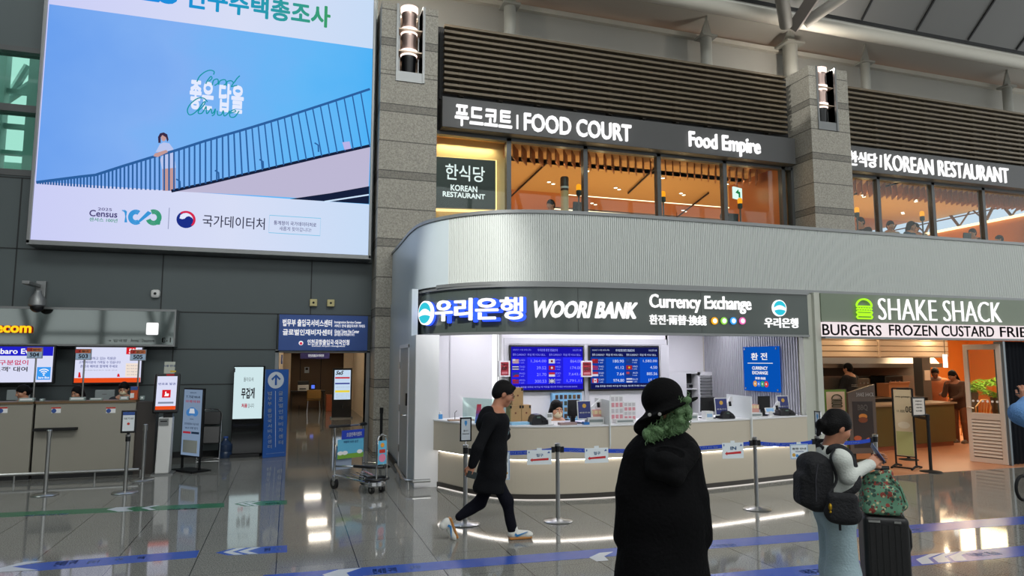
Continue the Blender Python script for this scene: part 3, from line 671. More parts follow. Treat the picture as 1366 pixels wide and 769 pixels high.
# ================================================================ currency kiosk: shell
PC = Frame(pts=[(p.x, p.y) for p in smoothline([(2.0,15.05),(1.97,13.0),(1.95,11.6),(2.03,10.85),(2.3,10.27),(2.68,9.85),(3.12,9.58),(3.8,9.41),(4.7,9.33),(6.0,9.3),(9,9.3),(14,9.3),(22,9.3)], 8)])
FC = Frame(pts=[(p.x, p.y) for p in smoothline([(2.02,11.3),(2.07,10.85),(2.33,10.27),(2.7,9.86),(3.2,9.55),(3.9,9.38),(4.7,9.31),(6.0,9.28),(8.2,9.28)], 10)])
FCL = FC.L[-1]
aC = [l for l, p in zip(PC.L, PC.p) if p.y <= 10.3][0]
def band(fr, mb, a0, a1, b0, b1, d0, d1):
    xs = [a0] + [l for l in fr.L if a0 < l < a1] + [a1]
    F_ = [(fr.pt(a,b0,d1), fr.pt(a,b1,d1), fr.pt(a,b1,d0), fr.pt(a,b0,d0)) for a in xs]
    v = [[mb.bm.verts.new(q) for q in r] for r in F_]
    for A, B in zip(v[:-1], v[1:]):
        for j in range(4): mb.bm.faces.new((A[j], B[j], B[(j+1)%4], A[(j+1)%4]))
    mb.bm.faces.new(v[0]); mb.bm.faces.new(v[-1][::-1]); return mb
# ribbed parapet, smooth on the side, trims above and below
mb = MB(); ax = aC; pts = []
rib = 0.034
while ax < PC.L[-1]-7: pts.append((ax, 0.0)); pts.append((ax+rib*0.62, 0.0)); pts.append((ax+rib*0.68, -0.012)); pts.append((ax+rib*0.94, -0.012)); ax += rib
lo = [mb.bm.verts.new(PC.pt(a, 3.07, d)) for a, d in pts]; hi = [mb.bm.verts.new(PC.pt(a, 4.10, d)) for a, d in pts]
for i in range(len(pts)-1): mb.bm.faces.new((lo[i], lo[i+1], hi[i+1], hi[i]))
par = struct('wall_parapet', mb, M_clad)
mb = MB(); band(PC, mb, 0.0, aC, 3.05, 4.10, -0.12, 0.0); struct('wall_parapet_side', mb, M_side, True); mb = MB(); band(PC, mb, aC, PC.L[-1]-7, 3.05, 4.10, -0.12, -0.03); struct('wall_parapet_core', mb, M_clad, True)
mb = MB(); band(PC, mb, 0.0, PC.L[-1]-7, 4.10, 4.15, -0.16, 0.02); struct('trim_8', mb, M_alu)
mb = MB(); band(PC, mb, aC-0.25, PC.L[-1]-7, 3.02, 3.07, -0.14, 0.02); struct('trim_9', mb, M_alu)
mb = MB()
def sx_(y): return 1.84 + (2.0-1.84)*(y-10.42)/(15.05-10.42)
def sbox(y0, y1, z0, z1): mb.hexa([(sx_(y0),y0,z0),(sx_(y0)+0.1,y0,z0),(sx_(y1)+0.1,y1,z0),(sx_(y1),y1,z0)], [(sx_(y0),y0,z1),(sx_(y0)+0.1,y0,z1),(sx_(y1)+0.1,y1,z1),(sx_(y1),y1,z1)])
sbox(12.4, 15.05, 0, 3.05); sbox(10.42, 11.2, 0, 2.29); sbox(10.95, 11.2, 2.29, 3.05); sbox(11.2, 12.4, 2.14, 3.05); struct('wall_kiosk_side', mb, M_side)
mb = MB(); mb.box(1.84, 2.2, 10.40, 10.46, 0, 2.29); struct('wall_kiosk_front', mb, M_white)
struct('baseboard_kiosk', MB().hexa([(1.86,12.45,0),(1.89,12.45,0),(1.99,15,0),(1.96,15,0)],[(1.86,12.45,.1),(1.89,12.45,.1),(1.99,15,.1),(1.96,15,.1)]), M_dark)
struct('ceiling_kiosk_roof', MB().hexa([(2.2,15,3.3),(2.2,10.9,3.3),(3.0,10.0,3.3),(22,9.5,3.3),(22,15,3.3)],[(2.2,15,3.4),(2.2,10.9,3.4),(3.0,10.0,3.4),(22,9.5,3.4),(22,15,3.4)]), M_dark)
# interior walls of the bank
M_inner = mat('bank_white_wall', (232,231,234), 0.35, 0, 0.01, 2)
mb = MB(); mb.box(2.05, 2.12, 10.46, 11.0, 0, 2.28); mb.box(2.05, 2.12, 11.0, 12.0, 0, 2.62); struct('wall_bank_left', mb, M_inner)
mb = MB(); mb.box(2.1, 3.36, 11.45, 11.6, 0, 2.62); mb.box(3.36, 3.60, 11.9, 12.0, 0, 2.62); mb.box(3.58, 6.93, 11.62, 11.8, 0, 2.62); mb.box(6.9, 8.15, 12.25, 12.4, 0, 2.62); mb.box(6.88, 6.95, 11.62, 12.3, 0, 2.62)
struct('wall_bank_back', mb, M_inner)
mb = MB(); mb.box(3.62, 6.9, 11.6, 11.62, 2.19, 2.30); mb.box(3.62, 3.72, 11.6, 11.62, 0, 2.19); mb.box(5.17, 5.26, 11.6, 11.62, 0, 2.19); mb.box(6.75, 6.93, 11.6, 11.62, 0, 2.19); struct('trim_10', mb, mat('bank_pale_grey', (200,200,204), 0.4), bevel=0.004)
mb = MB(); mb.box(2.12, 2.14, 10.9, 10.93, 0, 2.4); mb.box(2.6, 2.62, 11.44, 11.46, 0, 2.4); struct('trim_11', mb, mat('bank_pale_grey', (200,200,204), 0.4))
# ribbed right wall
mb = MB(); y = 9.45; pr_ = []
while y < 12.2: pr_ += [(y, 8.1), (y+0.03, 8.1), (y+0.034, 8.125), (y+0.06, 8.125)]; y += 0.064
lo = [mb.bm.verts.new((x, yy, 0)) for yy, x in pr_]; hi = [mb.bm.verts.new((x, yy, 2.62)) for yy, x in pr_]
for i in range(len(pr_)-1): mb.bm.faces.new((lo[i], lo[i+1], hi[i+1], hi[i]))
struct('wall_bank_right', mb, mat('ribbed_grey_wall', (176,176,182), 0.4, 0.2))
mb = MB(); mb.box(8.13, 8.2, 9.34, 12.4, 0, 3.05); struct('wall_bank_right_core', mb, M_cream)
mb = MB(); mb.box(8.1, 8.34, 9.3, 9.42, 0, 3.03); mb.box(8.3, 8.42, 9.24, 9.34, 0, 3.03); struct('pillar_3', mb, mat('putty_post', (186,188,176), 0.45), bevel=0.006)
cp = [(2.12,12.4),(2.12,11.0),(2.5,10.25),(3.2,9.75),(4.2,9.55),(8.13,9.45),(8.13,12.4)]
mb = MB(); mb.hexa([(a,b,2.62) for a,b in cp], [(a,b,2.68) for a,b in cp]); struct('ceiling_bank', mb, M_white)
for k, (x, y, sx, sy) in enumerate(((4.2, 10.4, 1.4, 0.5), (6.4, 10.4, 1.4, 0.5), (5.2, 11.2, 3.0, 0.15), (7.5, 11.2, 0.8, 0.4), (2.9, 10.9, 0.6, 0.4))):
    t = thing('ceiling_light', 'flat white ceiling light inside the bank, ' + ('over the first desk', 'over the third desk', 'long strip before the rate screens', 'over the cabinet', 'over the curved corner')[k], 'ceiling light', (x, y, 2.6), 'bank ceiling lights')
    MB().box(x-sx/2-0.03, x+sx/2+0.03, y-sy/2-0.03, y+sy/2+0.03, 2.6, 2.62).build('frame', M_whiteplastic, t)
    MB().box(x-sx/2, x+sx/2, y-sy/2, y+sy/2, 2.585, 2.6).build('diffuser', emi('bank_diffuser', '#f8f6ff', 11.0), t)
t = thing('cove_light', 'bright vertical light slot beside the left rate screen', 'light strip', (3.48, 11.85, 0.9)); MB().box(3.38, 3.57, 11.87, 11.9, 0.9, 2.6).build('strip', emi('bank_slot', '#ffffff', 1.3), t)
# fascia with the bank sign
bs = thing('bank_sign', 'curved dark glass fascia with the lit bank name and Currency Exchange lettering', 'sign', (5, 9.3, 2.3))
mb = MB(); band(FC, mb, 0.0, FCL, 2.315, 3.02, -0.10, 0.0); mb.build('fascia', M_fascia, bs)
mb = MB(); band(FC, mb, 0.0, FCL, 2.285, 2.32, -0.12, 0.02); band(FC, mb, 0.0, FCL, 2.985, 3.02, -0.06, 0.035); mb.build('edge_trim', M_alu, bs)
mb = MB(); 
for a in (FC.px(636,400)[0], FC.px(771,400)[0], FC.px(935,400)[0]): FC.rect(mb, a-0.003, a+0.003, 2.33, 2.98, -0.002, 0.001)
mb.build('panel_joints', M_dark, bs)
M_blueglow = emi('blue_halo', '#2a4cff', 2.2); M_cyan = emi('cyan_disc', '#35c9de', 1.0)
def bank_disc(cx, cy, rx, d, dep, sc_=1.0):
    (c0, c1) = FC.px(cx, cy, d); (e0, e1) = FC.px(cx, cy-rx, d); r = abs(e1-c1)
    mb = MB(); FC.disc(mb, (c0,c1), r, d, d+dep); mb.build('emblem_rim', M_letter, bs)
    q = r*0.86; n = 16; mb = MB()
    up_ = [(c0+q*math.cos(a), c1+q*math.sin(a)) for a in [math.radians(14+152*k/n) for k in range(n+1)]]; arch = [(c0-q*0.97+1.94*q*k/n, c1+q*(0.02+0.38*(1-(2*k/n-1)**2))) for k in range(n+1)]
    for k in range(n): A, B = up_[n-k], up_[n-k-1]; FC.poly(mb, [arch[k], arch[k+1], B, A], d+dep+0.003, d+dep+0.006)
    dn_ = [(c0+q*math.cos(a), c1+q*math.sin(a)) for a in [math.radians(202+136*k/n) for k in range(n+1)]]; dip = [(c0-q*0.92+1.84*q*k/n, c1+q*(-0.36+0.16*(1-(2*k/n-1)**2)*1.0)) for k in range(n+1)]
    for k in range(n): FC.poly(mb, [dn_[k], dn_[k+1], dip[k+1], dip[k]], d+dep+0.003, d+dep+0.006)
    mb.build('emblem_logo', M_cyan, bs)
# big lit logo and Korean name stand off the glass with a blue halo
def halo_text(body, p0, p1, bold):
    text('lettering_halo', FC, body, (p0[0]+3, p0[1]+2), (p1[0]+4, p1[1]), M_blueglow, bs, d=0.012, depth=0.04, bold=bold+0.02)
    text('lettering', FC, body, p0, p1, M_letter, bs, d=0.085, depth=0.035, bold=bold)
halo_text('우리은행', (588, 430), (698, 397), 0.035)
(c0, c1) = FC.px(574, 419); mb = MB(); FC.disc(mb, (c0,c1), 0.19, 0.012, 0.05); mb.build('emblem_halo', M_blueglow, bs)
bank_disc(570, 418, 16, 0.09, 0.05)
text('lettering', FC, 'WOORI BANK', (710, 424.5), (848, 404), M_letter, bs, d=0.03, depth=0.03, bold=0.055, slant=0.22)
text('lettering', FC, 'Currency Exchange', (865, 416.5), (999, 397), M_letter, bs, d=0.03, depth=0.03, bold=0.018)
text('lettering', FC, '환전·兩替·換錢', (865, 433.5), (940, 421.5), M_letter, bs, d=0.03, depth=0.02, bold=0.025)
for x, c in ((952, '#ffb020'), (964.5, '#8fd24a'), (977, '#3aa0f0'), (989, '#e86ab0')):
    q = FC.px(x, 428.5); mb = MB(); FC.disc(mb, q, 0.058, 0.02, 0.035); mb.build('currency_dot', emi('dot_'+c[1:], c, 1.2), bs)
    mb = MB(); FC.disc(mb, q, 0.038, 0.036, 0.038); mb.build('dot_centre', M_letter, bs)
bank_disc(1038.5, 411.5, 11, 0.03, 0.03)
text('lettering', FC, '우리은행', (1018, 437.5), (1062, 425), M_letter, bs, d=0.03, depth=0.02, bold=0.03)
for x in (2.6, 3.3): point('sign_halo', (x+0.0, 9.55 if x > 3 else 10.05, 2.5), 1.0, (0.2, 0.3, 1), 0.1)
# ================================================================ bank counter
KC = Frame(pts=[(p.x, p.y) for p in smoothline([(2.12,10.45),(2.2,10.3),(2.45,9.74),(2.75,9.28),(3.1,9.03),(3.7,8.87),(4.5,8.82),(5.5,8.9),(6.5,9.03),(7.3,9.17),(8.08,9.3)], 8)])
KL = KC.L[-1]
bc = thing('bank_counter', 'long curved ivory bank counter with a light line under its upper panel', 'counter', (5, 9.2, 0))
mb = MB(); band(KC, mb, 0.0, KL, 0.55, 0.985, -0.12, 0.02); mb.build('upper_panel', M_counter, bc)
mb = MB(); band(KC, mb, 0.02, KL, 0.985, 1.005, -0.75, 0.03); mb.build('worktop', M_white, bc)
mb = MB(); band(KC, mb, 0.02, KL, 0.07, 0.56, -0.14, -0.05); mb.build('lower_panel', M_counter, bc)
mb = MB(); band(KC, mb, 0.02, KL, 0.0, 0.075, -0.14, -0.03); mb.build('kick_plate', M_kick, bc)
mb = MB(); band(KC, mb, 0.12, KL-0.1, 0.535, 0.55, -0.05, -0.02); mb.build('light_line', emi('counter_led', '#fff8f0', 7.0), bc)
mb = MB(); band(KC, mb, 0.12, KL-0.1, 0.0, 0.012, -0.03, -0.012); mb.build('painted_floor_reflection', emi('counter_floor_glow', '#fff8f0', 0.7), bc)  # glowing strip added for the light line's reflection in the floor
# ================================================================ burger shop: shell
M_terra = mat('terracotta_floor', (206,142,104), 0.35, 0, 0.08, 1.5); M_olive = mat('olive_counter', (98,92,54), 0.45, 0, 0.06, 3)
M_stain = mat('stainless_kitchen', (150,146,140), 0.3, 0.9); M_creamw = mat('cream_slat_wood', (222,198,170), 0.5)
struct('floor_shop', MB().box(8.42, 21, 9.05, 17, 0.0, 0.006), M_terra)
struct('wall_shop_left', MB().box(8.2, 8.42, 9.4, 16.6, 0, 3.05), M_white)
struct('ceiling_shop', MB().box(8.42, 21.5, 9.4, 17.2, 2.62, 2.7), mat('shop_ceiling', (150,128,104), 0.6))
struct('wall_shop_back', MB().box(8.42, 16.3, 14.15, 14.19, 0, 2.62), mat('kitchen_back_wall', (66,58,52), 0.4))
struct('wall_shop_orange', MB().box(16.3, 22, 16.6, 16.8, 0, 2.62), M_orange); struct('wall_shop_side', MB().box(16.25, 16.3, 14.2, 16.6, 0, 2.62), M_orange)
struct('wall_shop_right', MB().box(21.0, 21.2, 9.4, 16.6, 0, 2.62), M_orange)
# green fascia board, lit white menu strip
FG = wallframe(9.22)
sg = thing('shop_sign', 'dark green burger shop fascia with lit white letters and a green burger outline', 'sign', (11, 9.25, 2.56))
MB().box(8.42, 17.5, 9.22, 9.34, 2.55, 3.02).build('board', mat('shop_green_board', (112,124,104), 0.35), sg)
text('lettering', FG, 'SHAKE SHACK', (1170, 427), (1331, 404), M_letter, sg, bold=-0.016, d=0.03, depth=0.03)
M_neon = emi('green_neon', '#a6f02a', 1.3)
def burger(fr, px0, px1, d, w, m, par, uv=False):
    (a0, b0), (a1, b1) = fr.px(*px0), fr.px(*px1); W = a1-a0; H = b1-b0
    def U(p): return (a0+W*p[0], b0+H*p[1])
    mb = MB(); top = [U((0.5-0.5*math.cos(PI*k/14), 0.62+0.38*math.sin(PI*k/14))) for k in range(15)]
    fr.stroke(mb, top, w, d, d+0.02, True)
    fr.stroke(mb, [U((k/12, 0.48 + (0.05 if k % 2 else -0.02))) for k in range(13)], w*0.8, d, d+0.02)
    for (y0, y1) in ((0.24, 0.37), (0.0, 0.15)):
        pts = [U((0.06+0.0, y0)), U((0.94, y0)), U((1.0, (y0+y1)/2)), U((0.94, y1)), U((0.06, y1)), U((0.0, (y0+y1)/2))]; fr.stroke(mb, pts, w, d, d+0.02, True)
    return mb.build('burger_outline', m, par)
burger(FG, (1141, 425), (1160, 400), 0.03, 0.028, M_neon, sg)
# white strip, runs along the soffit
FS2 = wallframe(9.16)
sgm = thing('menu_strip_sign', 'backlit white strip reading BURGERS FROZEN CUSTARD FRIES in black letters', 'sign', (12, 9.2, 2.3))
MB().box(8.42, 17.5, 9.16, 9.34, 2.295, 2.535).build('light_box', emi('strip_box', '#fbeef0', 0.95), sgm)
MB().box(8.42, 17.5, 9.15, 9.36, 2.26, 2.295).build('lower_trim', M_alu, sgm)
for body, p0, p1 in (('BURGERS', (1097,447.5),(1175,434)), ('FROZEN', (1186,448),(1249,434.5)), ('CUSTARD', (1256,449),(1325,436)), ('FRIES', (1334,450),(1377,437))):
    text('lettering', FS2, body, p0, p1, emi('strip_black_letter', '#140f10', 0.2) if False else M_ink, sgm, bold=0.012, d=0.004, depth=0.006)
# slatted bulkhead with wall washing lamps
t = thing('slatted_bulkhead', 'cream slatted wooden bulkhead above the kitchen pass', 'bulkhead', (11, 12.3, 2.0))
mb = MB()
for k in range(5): mb.box(9.2, 14.85, 12.26+0.0, 12.3, 1.985+0.125*k, 1.985+0.125*k+0.105)
mb.build('slats', M_creamw, t); MB().box(9.2, 14.85, 12.3, 12.4, 1.96, 2.615).build('backing', mat('cream_backing', (180,150,122), 0.6), t)
mb = MB(); [mb.box(x-0.03, x+0.03, 12.24, 12.3, 1.97, 2.61) for x in (11.0, 12.76)]; mb.build('uprights', M_creamw, t)
for k, x in enumerate((10.1, 12.1, 14.2)):
    l = thing('wall_washer', 'small warm wall washer lamp over the slatted bulkhead, ' + ('by the left post', 'in the middle', 'at the right end')[k], 'lamp', (x, 12.05, 2.6), 'bulkhead lamps')
    MB().lathe([(0,0),(0.05,0),(0.05,-0.06),(0.03,-0.08),(0,-0.08)], (x,12.05,2.62), 14).build('can', M_whiteplastic, l); MB().lathe([(0,-0.081),(0.03,-0.081),(0.03,-0.083),(0,-0.083)], (x,12.05,2.62), 14).build('lens', M_lampwarm, l)
    point('wall_washer_bulb', (x, 12.08, 2.46), 11, (1, 0.78, 0.5), 0.03)
area('shop_fill', (11, 11.6, 2.55), (11, 11.6, 0), 1.6, 22, (1, 0.72, 0.44), 4); area('shop_fill', (16.5, 13.5, 2.55), (16.5, 13.5, 0), 3, 240, (1, 0.74, 0.46), 3); area('shop_fill', (14.0, 10.6, 2.5), (14.6, 12.6, 1.2), 1.2, 22, (1, 0.76, 0.5), 0.6)  # unseen area lamps; the last one is added to brighten the customers
area('shop_fill', (17.8, 13.2, 2.45), (17.8, 16.6, 1.5), 2.5, 110, (1, 0.72, 0.42), 0.5); area('shop_fill', (11.2, 10.2, 2.55), (11.2, 10.2, 0), 4.5, 26, (1, 0.72, 0.46), 0.8); area('kitchen_light', (12.5, 13.2, 2.5), (12.5, 13.4, 0), 4, 5, (1, 0.8, 0.6), 0.6)  # the first is an unseen lamp added to brighten the orange wall
# kitchen fittings behind the counter
hd = thing('extractor_hood', 'dark stainless extractor hood over the kitchen line', 'hood', (11.2, 13.6, 1.75))
mb = MB(); mb.hexa([(9.4,13.35,1.78),(15.9,13.35,1.78),(15.9,14.12,1.78),(9.4,14.12,1.78)], [(9.6,13.6,2.2),(15.7,13.6,2.2),(15.7,14.12,2.2),(9.6,14.12,2.2)]); mb.build('canopy', M_stain, hd, bevel=0.01)
MB().box(9.4, 15.9, 13.31, 13.35, 1.72, 1.82).build('lip', M_stain, hd)
kl = thing('kitchen_line', 'stainless kitchen worktop with grills along the dark back wall', 'kitchen line', (11.2, 14.0, 0))
MB().box(9.3, 15.9, 13.42, 14.1, 0, 0.92).build('body', M_stain, kl, bevel=0.01); MB().box(9.25, 15.95, 13.4, 14.12, 0.92, 0.96).build('worktop', M_stain, kl)
MB().box(9.25, 15.95, 14.1, 14.14, 0.96, 1.5).build('splashback', M_stain, kl)
for k, (x, wd, h, m) in enumerate(((9.75, 0.5, 0.5, M_black), (12.0, 0.62, 0.42, M_black), (13.6, 0.45, 0.5, M_stain), (14.6, 0.6, 0.55, M_black))):
    t = thing('kitchen_machine', ('black coffee grinder', 'black twin griddle', 'steel toaster', 'tall black drinks machine')[k] + ' on the stainless kitchen worktop', 'kitchen machine', (x, 13.8, 0.96))
    MB().box(x-wd/2, x+wd/2, 13.6, 14.05, 0.9605, 0.96+h).build('body', m, t, bevel=0.02)
    MB().box(x-wd/2+0.05, x+wd/2-0.05, 13.58, 13.6, 1.02, 0.96+h*0.55).build('front_panel', M_alu, t)
    mb = MB(); [mb.lathe([(0,0),(0.02,0),(0.02,0.03),(0,0.03)], (x-wd/4+0.5*wd*j/2, 13.6, 0.96+h*0.75), 10, (0,-1,0)) for j in range(3)]; mb.build('knobs', M_chrome, t)
t = thing('box_of_buns', 'open orange brown carton on the kitchen pass', 'box', (13.6, 12.7, 1.05))
sp = PY(1190, 500, 12.9)
pillar_k = struct('pillar_4', MB().box(14.58, 14.84, 12.75, 13.0, 0, 2.62), mat('steel_column', (132,128,122), 0.35, 0.6))
t2 = tag(MB().box(14.62, 14.8, 12.735, 12.75, 1.42, 1.66).build('notice', mat('pale_notice', (226,206,186), 0.6)), 'small pale notice fixed to the steel kitchen column', 'notice')
# the olive serving counter
oc = thing('serving_counter', 'olive green serving counter with a pale top', 'counter', (12, 11.6, 0))
mb = MB(); mb.hexa([(8.9,11.05,0.1),(14.3,11.75,0.1),(14.3,12.35,0.1),(8.9,11.75,0.1)], [(8.9,11.05,0.93),(14.3,11.75,0.93),(14.3,12.35,0.93),(8.9,11.75,0.93)]); mb.build('body', M_olive, oc)
mb = MB(); mb.hexa([(8.9,11.08,0.0),(14.25,11.78,0.0),(14.25,12.3,0.0),(8.9,11.7,0.0)], [(8.9,11.08,0.1),(14.25,11.78,0.1),(14.25,12.3,0.1),(8.9,11.7,0.1)]); mb.build('plinth', mat('terracotta_plinth', (160,98,70), 0.5), oc)
mb = MB(); mb.hexa([(8.86,11.0,0.93),(14.35,11.71,0.93),(14.35,12.4,0.93),(8.86,11.8,0.93)], [(8.86,11.0,0.965),(14.35,11.71,0.965),(14.35,12.4,0.965),(8.86,11.8,0.965)]); mb.build('top', mat('counter_top_stone', (170,150,126), 0.3), oc)
mb = MB(); mb.hexa([(12.4,12.55,0.965),(12.95,12.55,0.965),(12.95,13.0,0.965),(12.4,13.0,0.965)], [(12.4,12.55,1.25),(12.95,12.55,1.25),(12.95,13.0,1.25),(12.4,13.0,1.25)]) if False else None
pass_ = thing('pass_shelf', 'dark shelf of the kitchen pass behind the serving counter', 'shelf', (11, 12.7, 0)); MB().box(9.2, 14.4, 12.5, 12.95, 0.0, 1.02).build('body', M_blackmatte, pass_); MB().box(9.2, 14.4, 12.48, 12.97, 1.02, 1.05).build('top', M_stain, pass_)
pass
mb = MB(); mb.box(13.3, 13.9, 12.55, 12.9, 1.052, 1.36); mb.build('carton', mat('brown_carton', (176,112,70), 0.7), t); mb = MB(); mb.box(13.3, 13.9, 12.52, 12.55, 1.33, 1.40, rot=(0.5,0,0)); mb.build('flap', mat('brown_carton', (176,112,70), 0.7), t)
for k, (x, y) in enumerate(((11.0, 11.62), (13.0, 11.9))):
    t = thing('till_screen', ('dark till screen on the left of the olive counter' if k == 0 else 'small dark till screen beside the customers on the olive counter'), 'till', (x, y, 0.965), 'tills')
    MB().box(x-0.1, x+0.1, y-0.06, y+0.1, 0.965, 0.99).build('foot', M_black, t); MB().box(x-0.02, x+0.02, y, y+0.03, 0.99, 1.1).build('stem', M_black, t); MB().box(x-0.17, x+0.17, y-0.03, y, 1.06, 1.3, rot=(-0.2,0,0)).build('screen', M_black, t, bevel=0.008)
# shelf of small bottles at the far left of the kitchen
ks = thing('bottle_rack', 'dark rack of bottles and tubs left of the kitchen worker', 'rack', (9.05, 13.0, 0))
mb = MB(); [mb.box(8.6, 9.3, 13.0, 13.3, z, z+0.03) for z in (1.0, 1.35, 1.7)]; [mb.box(x-0.02, x+0.02, 13.0, 13.3, 0, 2.0) for x in (8.62, 9.28)]; mb.build('frame', M_stain, ks)
bt0 = None
for z in (1.03, 1.38, 1.73):
    for j in range(5):
        x = 8.72 + j*0.12; cc = random.choice(['#8a2a24', '#c9b48a', '#3c2c20', '#d8d2c6'])
        o = MB().lathe([(0,0),(0.038,0),(0.04,0.02),(0.04,0.13),(0.015,0.17),(0.015,0.22),(0,0.22)], (x, 13.12, z), 12).build('sauce_bottle', mat('sauce_'+cc[1:], cc, 0.4), None, True)
        tag(o, 'small %s sauce bottle on the %s shelf of the kitchen rack' % ({'#8a2a24':'red','#c9b48a':'tan','#3c2c20':'dark brown','#d8d2c6':'white'}[cc], {1.03:'lowest',1.38:'middle',1.73:'top'}[z]), 'bottle', 'kitchen sauce bottles')
# pendant lamp, plants, rattan chair
p = PY(1261, 482, 12.1)
pl = thing('pendant_lamp', 'white glowing cylinder pendant lamp before the orange wall', 'lamp', (p.x, 12.1, p.z)); MB().lathe([(0,-0.15),(0.045,-0.15),(0.045,0.15),(0,0.15)], p, 16).build('shade', emi('pendant_glow', '#fff6e6', 2.6), pl, True); MB().tube([(p.x,p.y,p.z+0.15),(p.x,p.y,2.62)], 0.006, 6).build('cord', M_black, pl)
def leaf(mb, base, d, L, droop, w):
    d = Vector(d).normalized(); side = d.cross(Vector((0,0,1))); side.normalize(); up = Vector((0,0,1)); spine = []
    for k in range(9): t = k/8; spine.append(Vector(base) + d*L*t*0.8 + up*(L*0.75*t - droop*t*t))
    for k in range(1, 9):
        for s in (-1, 1):
            a = spine[k]; l = w*math.sin(PI*(0.12+0.83*k/8)); tip = a + side*s*l + d*l*0.55 - up*l*0.35; b = a + (spine[k]-spine[k-1])*0.55
            mb.quad([a, b, tip + Vector((0,0,0.01)), tip]); 
    mb.tube(spine, 0.008, 5)
def palm(x, y, z, n, L, label, name='potted_palm'):
    t = thing(name, label, 'plant', (x, y, 0), 'palms by the orange wall')
    MB().lathe([(0,0),(0.2,0),(0.26,z-0.02),(0.27,z),(0.23,z),(0.22,z-0.05),(0,z-0.05)], (x,y,0.006), 20).build('pot', mat('dark_planter', (60,52,40), 0.6), t, True)
    mb = MB()
    for k in range(n): a = 2*PI*k/n + random.uniform(-0.2,0.2); leaf(mb, (x,y,z-0.05), (math.cos(a), math.sin(a), 0), L*random.uniform(0.8,1.15), L*random.uniform(0.35,0.75), 0.2)
    mb.build('fronds', mat('palm_green', (104,150,40), 0.45, 0, 0.2, 6), t)
palm(17.2, 15.5, 1.0, 18, 0.9, 'potted palm with arching green fronds behind the two customers'); palm(18.3, 14.6, 1.0, 20, 1.2, 'larger potted palm between the braided customer and the glass door'); palm(20.1, 15.0, 0.8, 14, 0.85, 'potted palm seen through the open glass door')
ch = thing('rattan_chair', 'light rattan cafe chair behind the olive counter end', 'chair', (16.5, 13.0, 0))
x, y = 16.5, 13.0; mb = MB(); mb.box(x-0.22, x+0.22, y-0.22, y+0.22, 0.44, 0.48); mb.build('seat', mat('rattan', (206,156,100), 0.5), ch, bevel=0.02)
mb = MB(); mb.tube([(x-0.22,y-0.2,0.46),(x-0.26,y-0.24,0.75),(x-0.1,y-0.28,0.92),(x+0.1,y-0.28,0.92),(x+0.26,y-0.24,0.75),(x+0.22,y-0.2,0.46)], 0.018, 8); [mb.tube([(x+j*0.09,y-0.22,0.48),(x+j*0.09,y-0.28,0.9)], 0.009, 6) for j in (-1,0,1)]; mb.build('backrest', mat('rattan', (206,156,100), 0.5), ch, True)
for sx in (-1, 1):
    for sy in (-1, 1): MB().tube([(x+sx*0.19,y+sy*0.19,0.45),(x+sx*0.23,y+sy*0.23,0.006)], 0.016, 8).build('leg', mat('rattan', (206,156,100), 0.5), ch, True)
# folded glazed door with louvred foot and the dark folding shutter
def leafdoor(A, B, z1):
    """a door leaf between two floor points"""
    A = Vector(A); B = Vector(B); r = (B-A).normalized(); fr = Frame(o=A, r=r, u=(0,0,1)); W = (B-A).length; return fr, W
D0 = G(1300, 616.5); D1 = G(1341, 623); fr, W = leafdoor((12.27, 9.83, 0), (12.42, 9.22, 0), 2.2)
dt = thing('folding_door', 'open white framed glass door with a louvred lower panel', 'door', (12.35, 9.5, 0)); H = 2.2
M_dw = mat('door_cream_white', (214,196,180), 0.45)
mb = MB(); s_ = 0.075
fr.rect(mb, 0, s_, 0.012, H, -0.045, 0); fr.rect(mb, W-s_, W, 0.012, H, -0.045, 0); fr.rect(mb, s_, W-s_, H-0.1, H, -0.045, 0); fr.rect(mb, s_, W-s_, 0.012, 0.1, -0.045, 0); fr.rect(mb, s_, W-s_, 0.80, 0.92, -0.045, 0); mb.build('frame', M_dw, dt, bevel=0.004)
mb = MB()
for k in range(11): z = 0.12 + k*0.062; mb.hexa([fr.pt(s_,z,-0.005), fr.pt(W-s_,z,-0.005), fr.pt(W-s_,z+0.045,-0.03), fr.pt(s_,z+0.045,-0.03)], [fr.pt(s_,z+0.01,-0.002), fr.pt(W-s_,z+0.01,-0.002), fr.pt(W-s_,z+0.055,-0.026), fr.pt(s_,z+0.055,-0.026)])
mb.build('louver_panel', M_dw, dt); mb = MB(); fr.rect(mb, s_, W-s_, 0.1, 0.80, -0.043, -0.036); mb.build('louver_backing', mat('door_shade_board', (150,126,106), 0.6), dt)
mb = MB(); fr.rect(mb, s_, W-s_, 0.92, H-0.1, -0.026, -0.02); mb.build('pane', M_glass, dt)
mb = MB(); mb.tube([fr.pt(0.04,1.02,0.0), fr.pt(0.04,1.02,0.045), fr.pt(0.15,1.0,0.05)], 0.012, 8); mb.build('handle', M_chrome, dt)
mb = MB(); [fr.disc(mb, (0.12+0.08*k, 1.14), 0.022, -0.02, -0.017, 12) for k in range(6)]; mb.build('safety_dots', M_whiteink, dt)
ct = thing('folding_shutter', 'dark folded shutter curtain at the right edge of the burger shop', 'shutter', (13.3, 9.4, 0))
mb = MB(); pts = []
for k in range(24): pts.append((12.53 + k*0.05, 9.24 + (0.1 if k % 2 else 0.0)))
for (a, b) in zip(pts[:-1], pts[1:]): mb.hexa([(a[0],a[1],0.012),(b[0],b[1],0.012),(b[0],b[1]+0.012,0.012),(a[0],a[1]+0.012,0.012)], [(a[0],a[1],2.25),(b[0],b[1],2.25),(b[0],b[1]+0.012,2.25),(a[0],a[1]+0.012,2.25)])
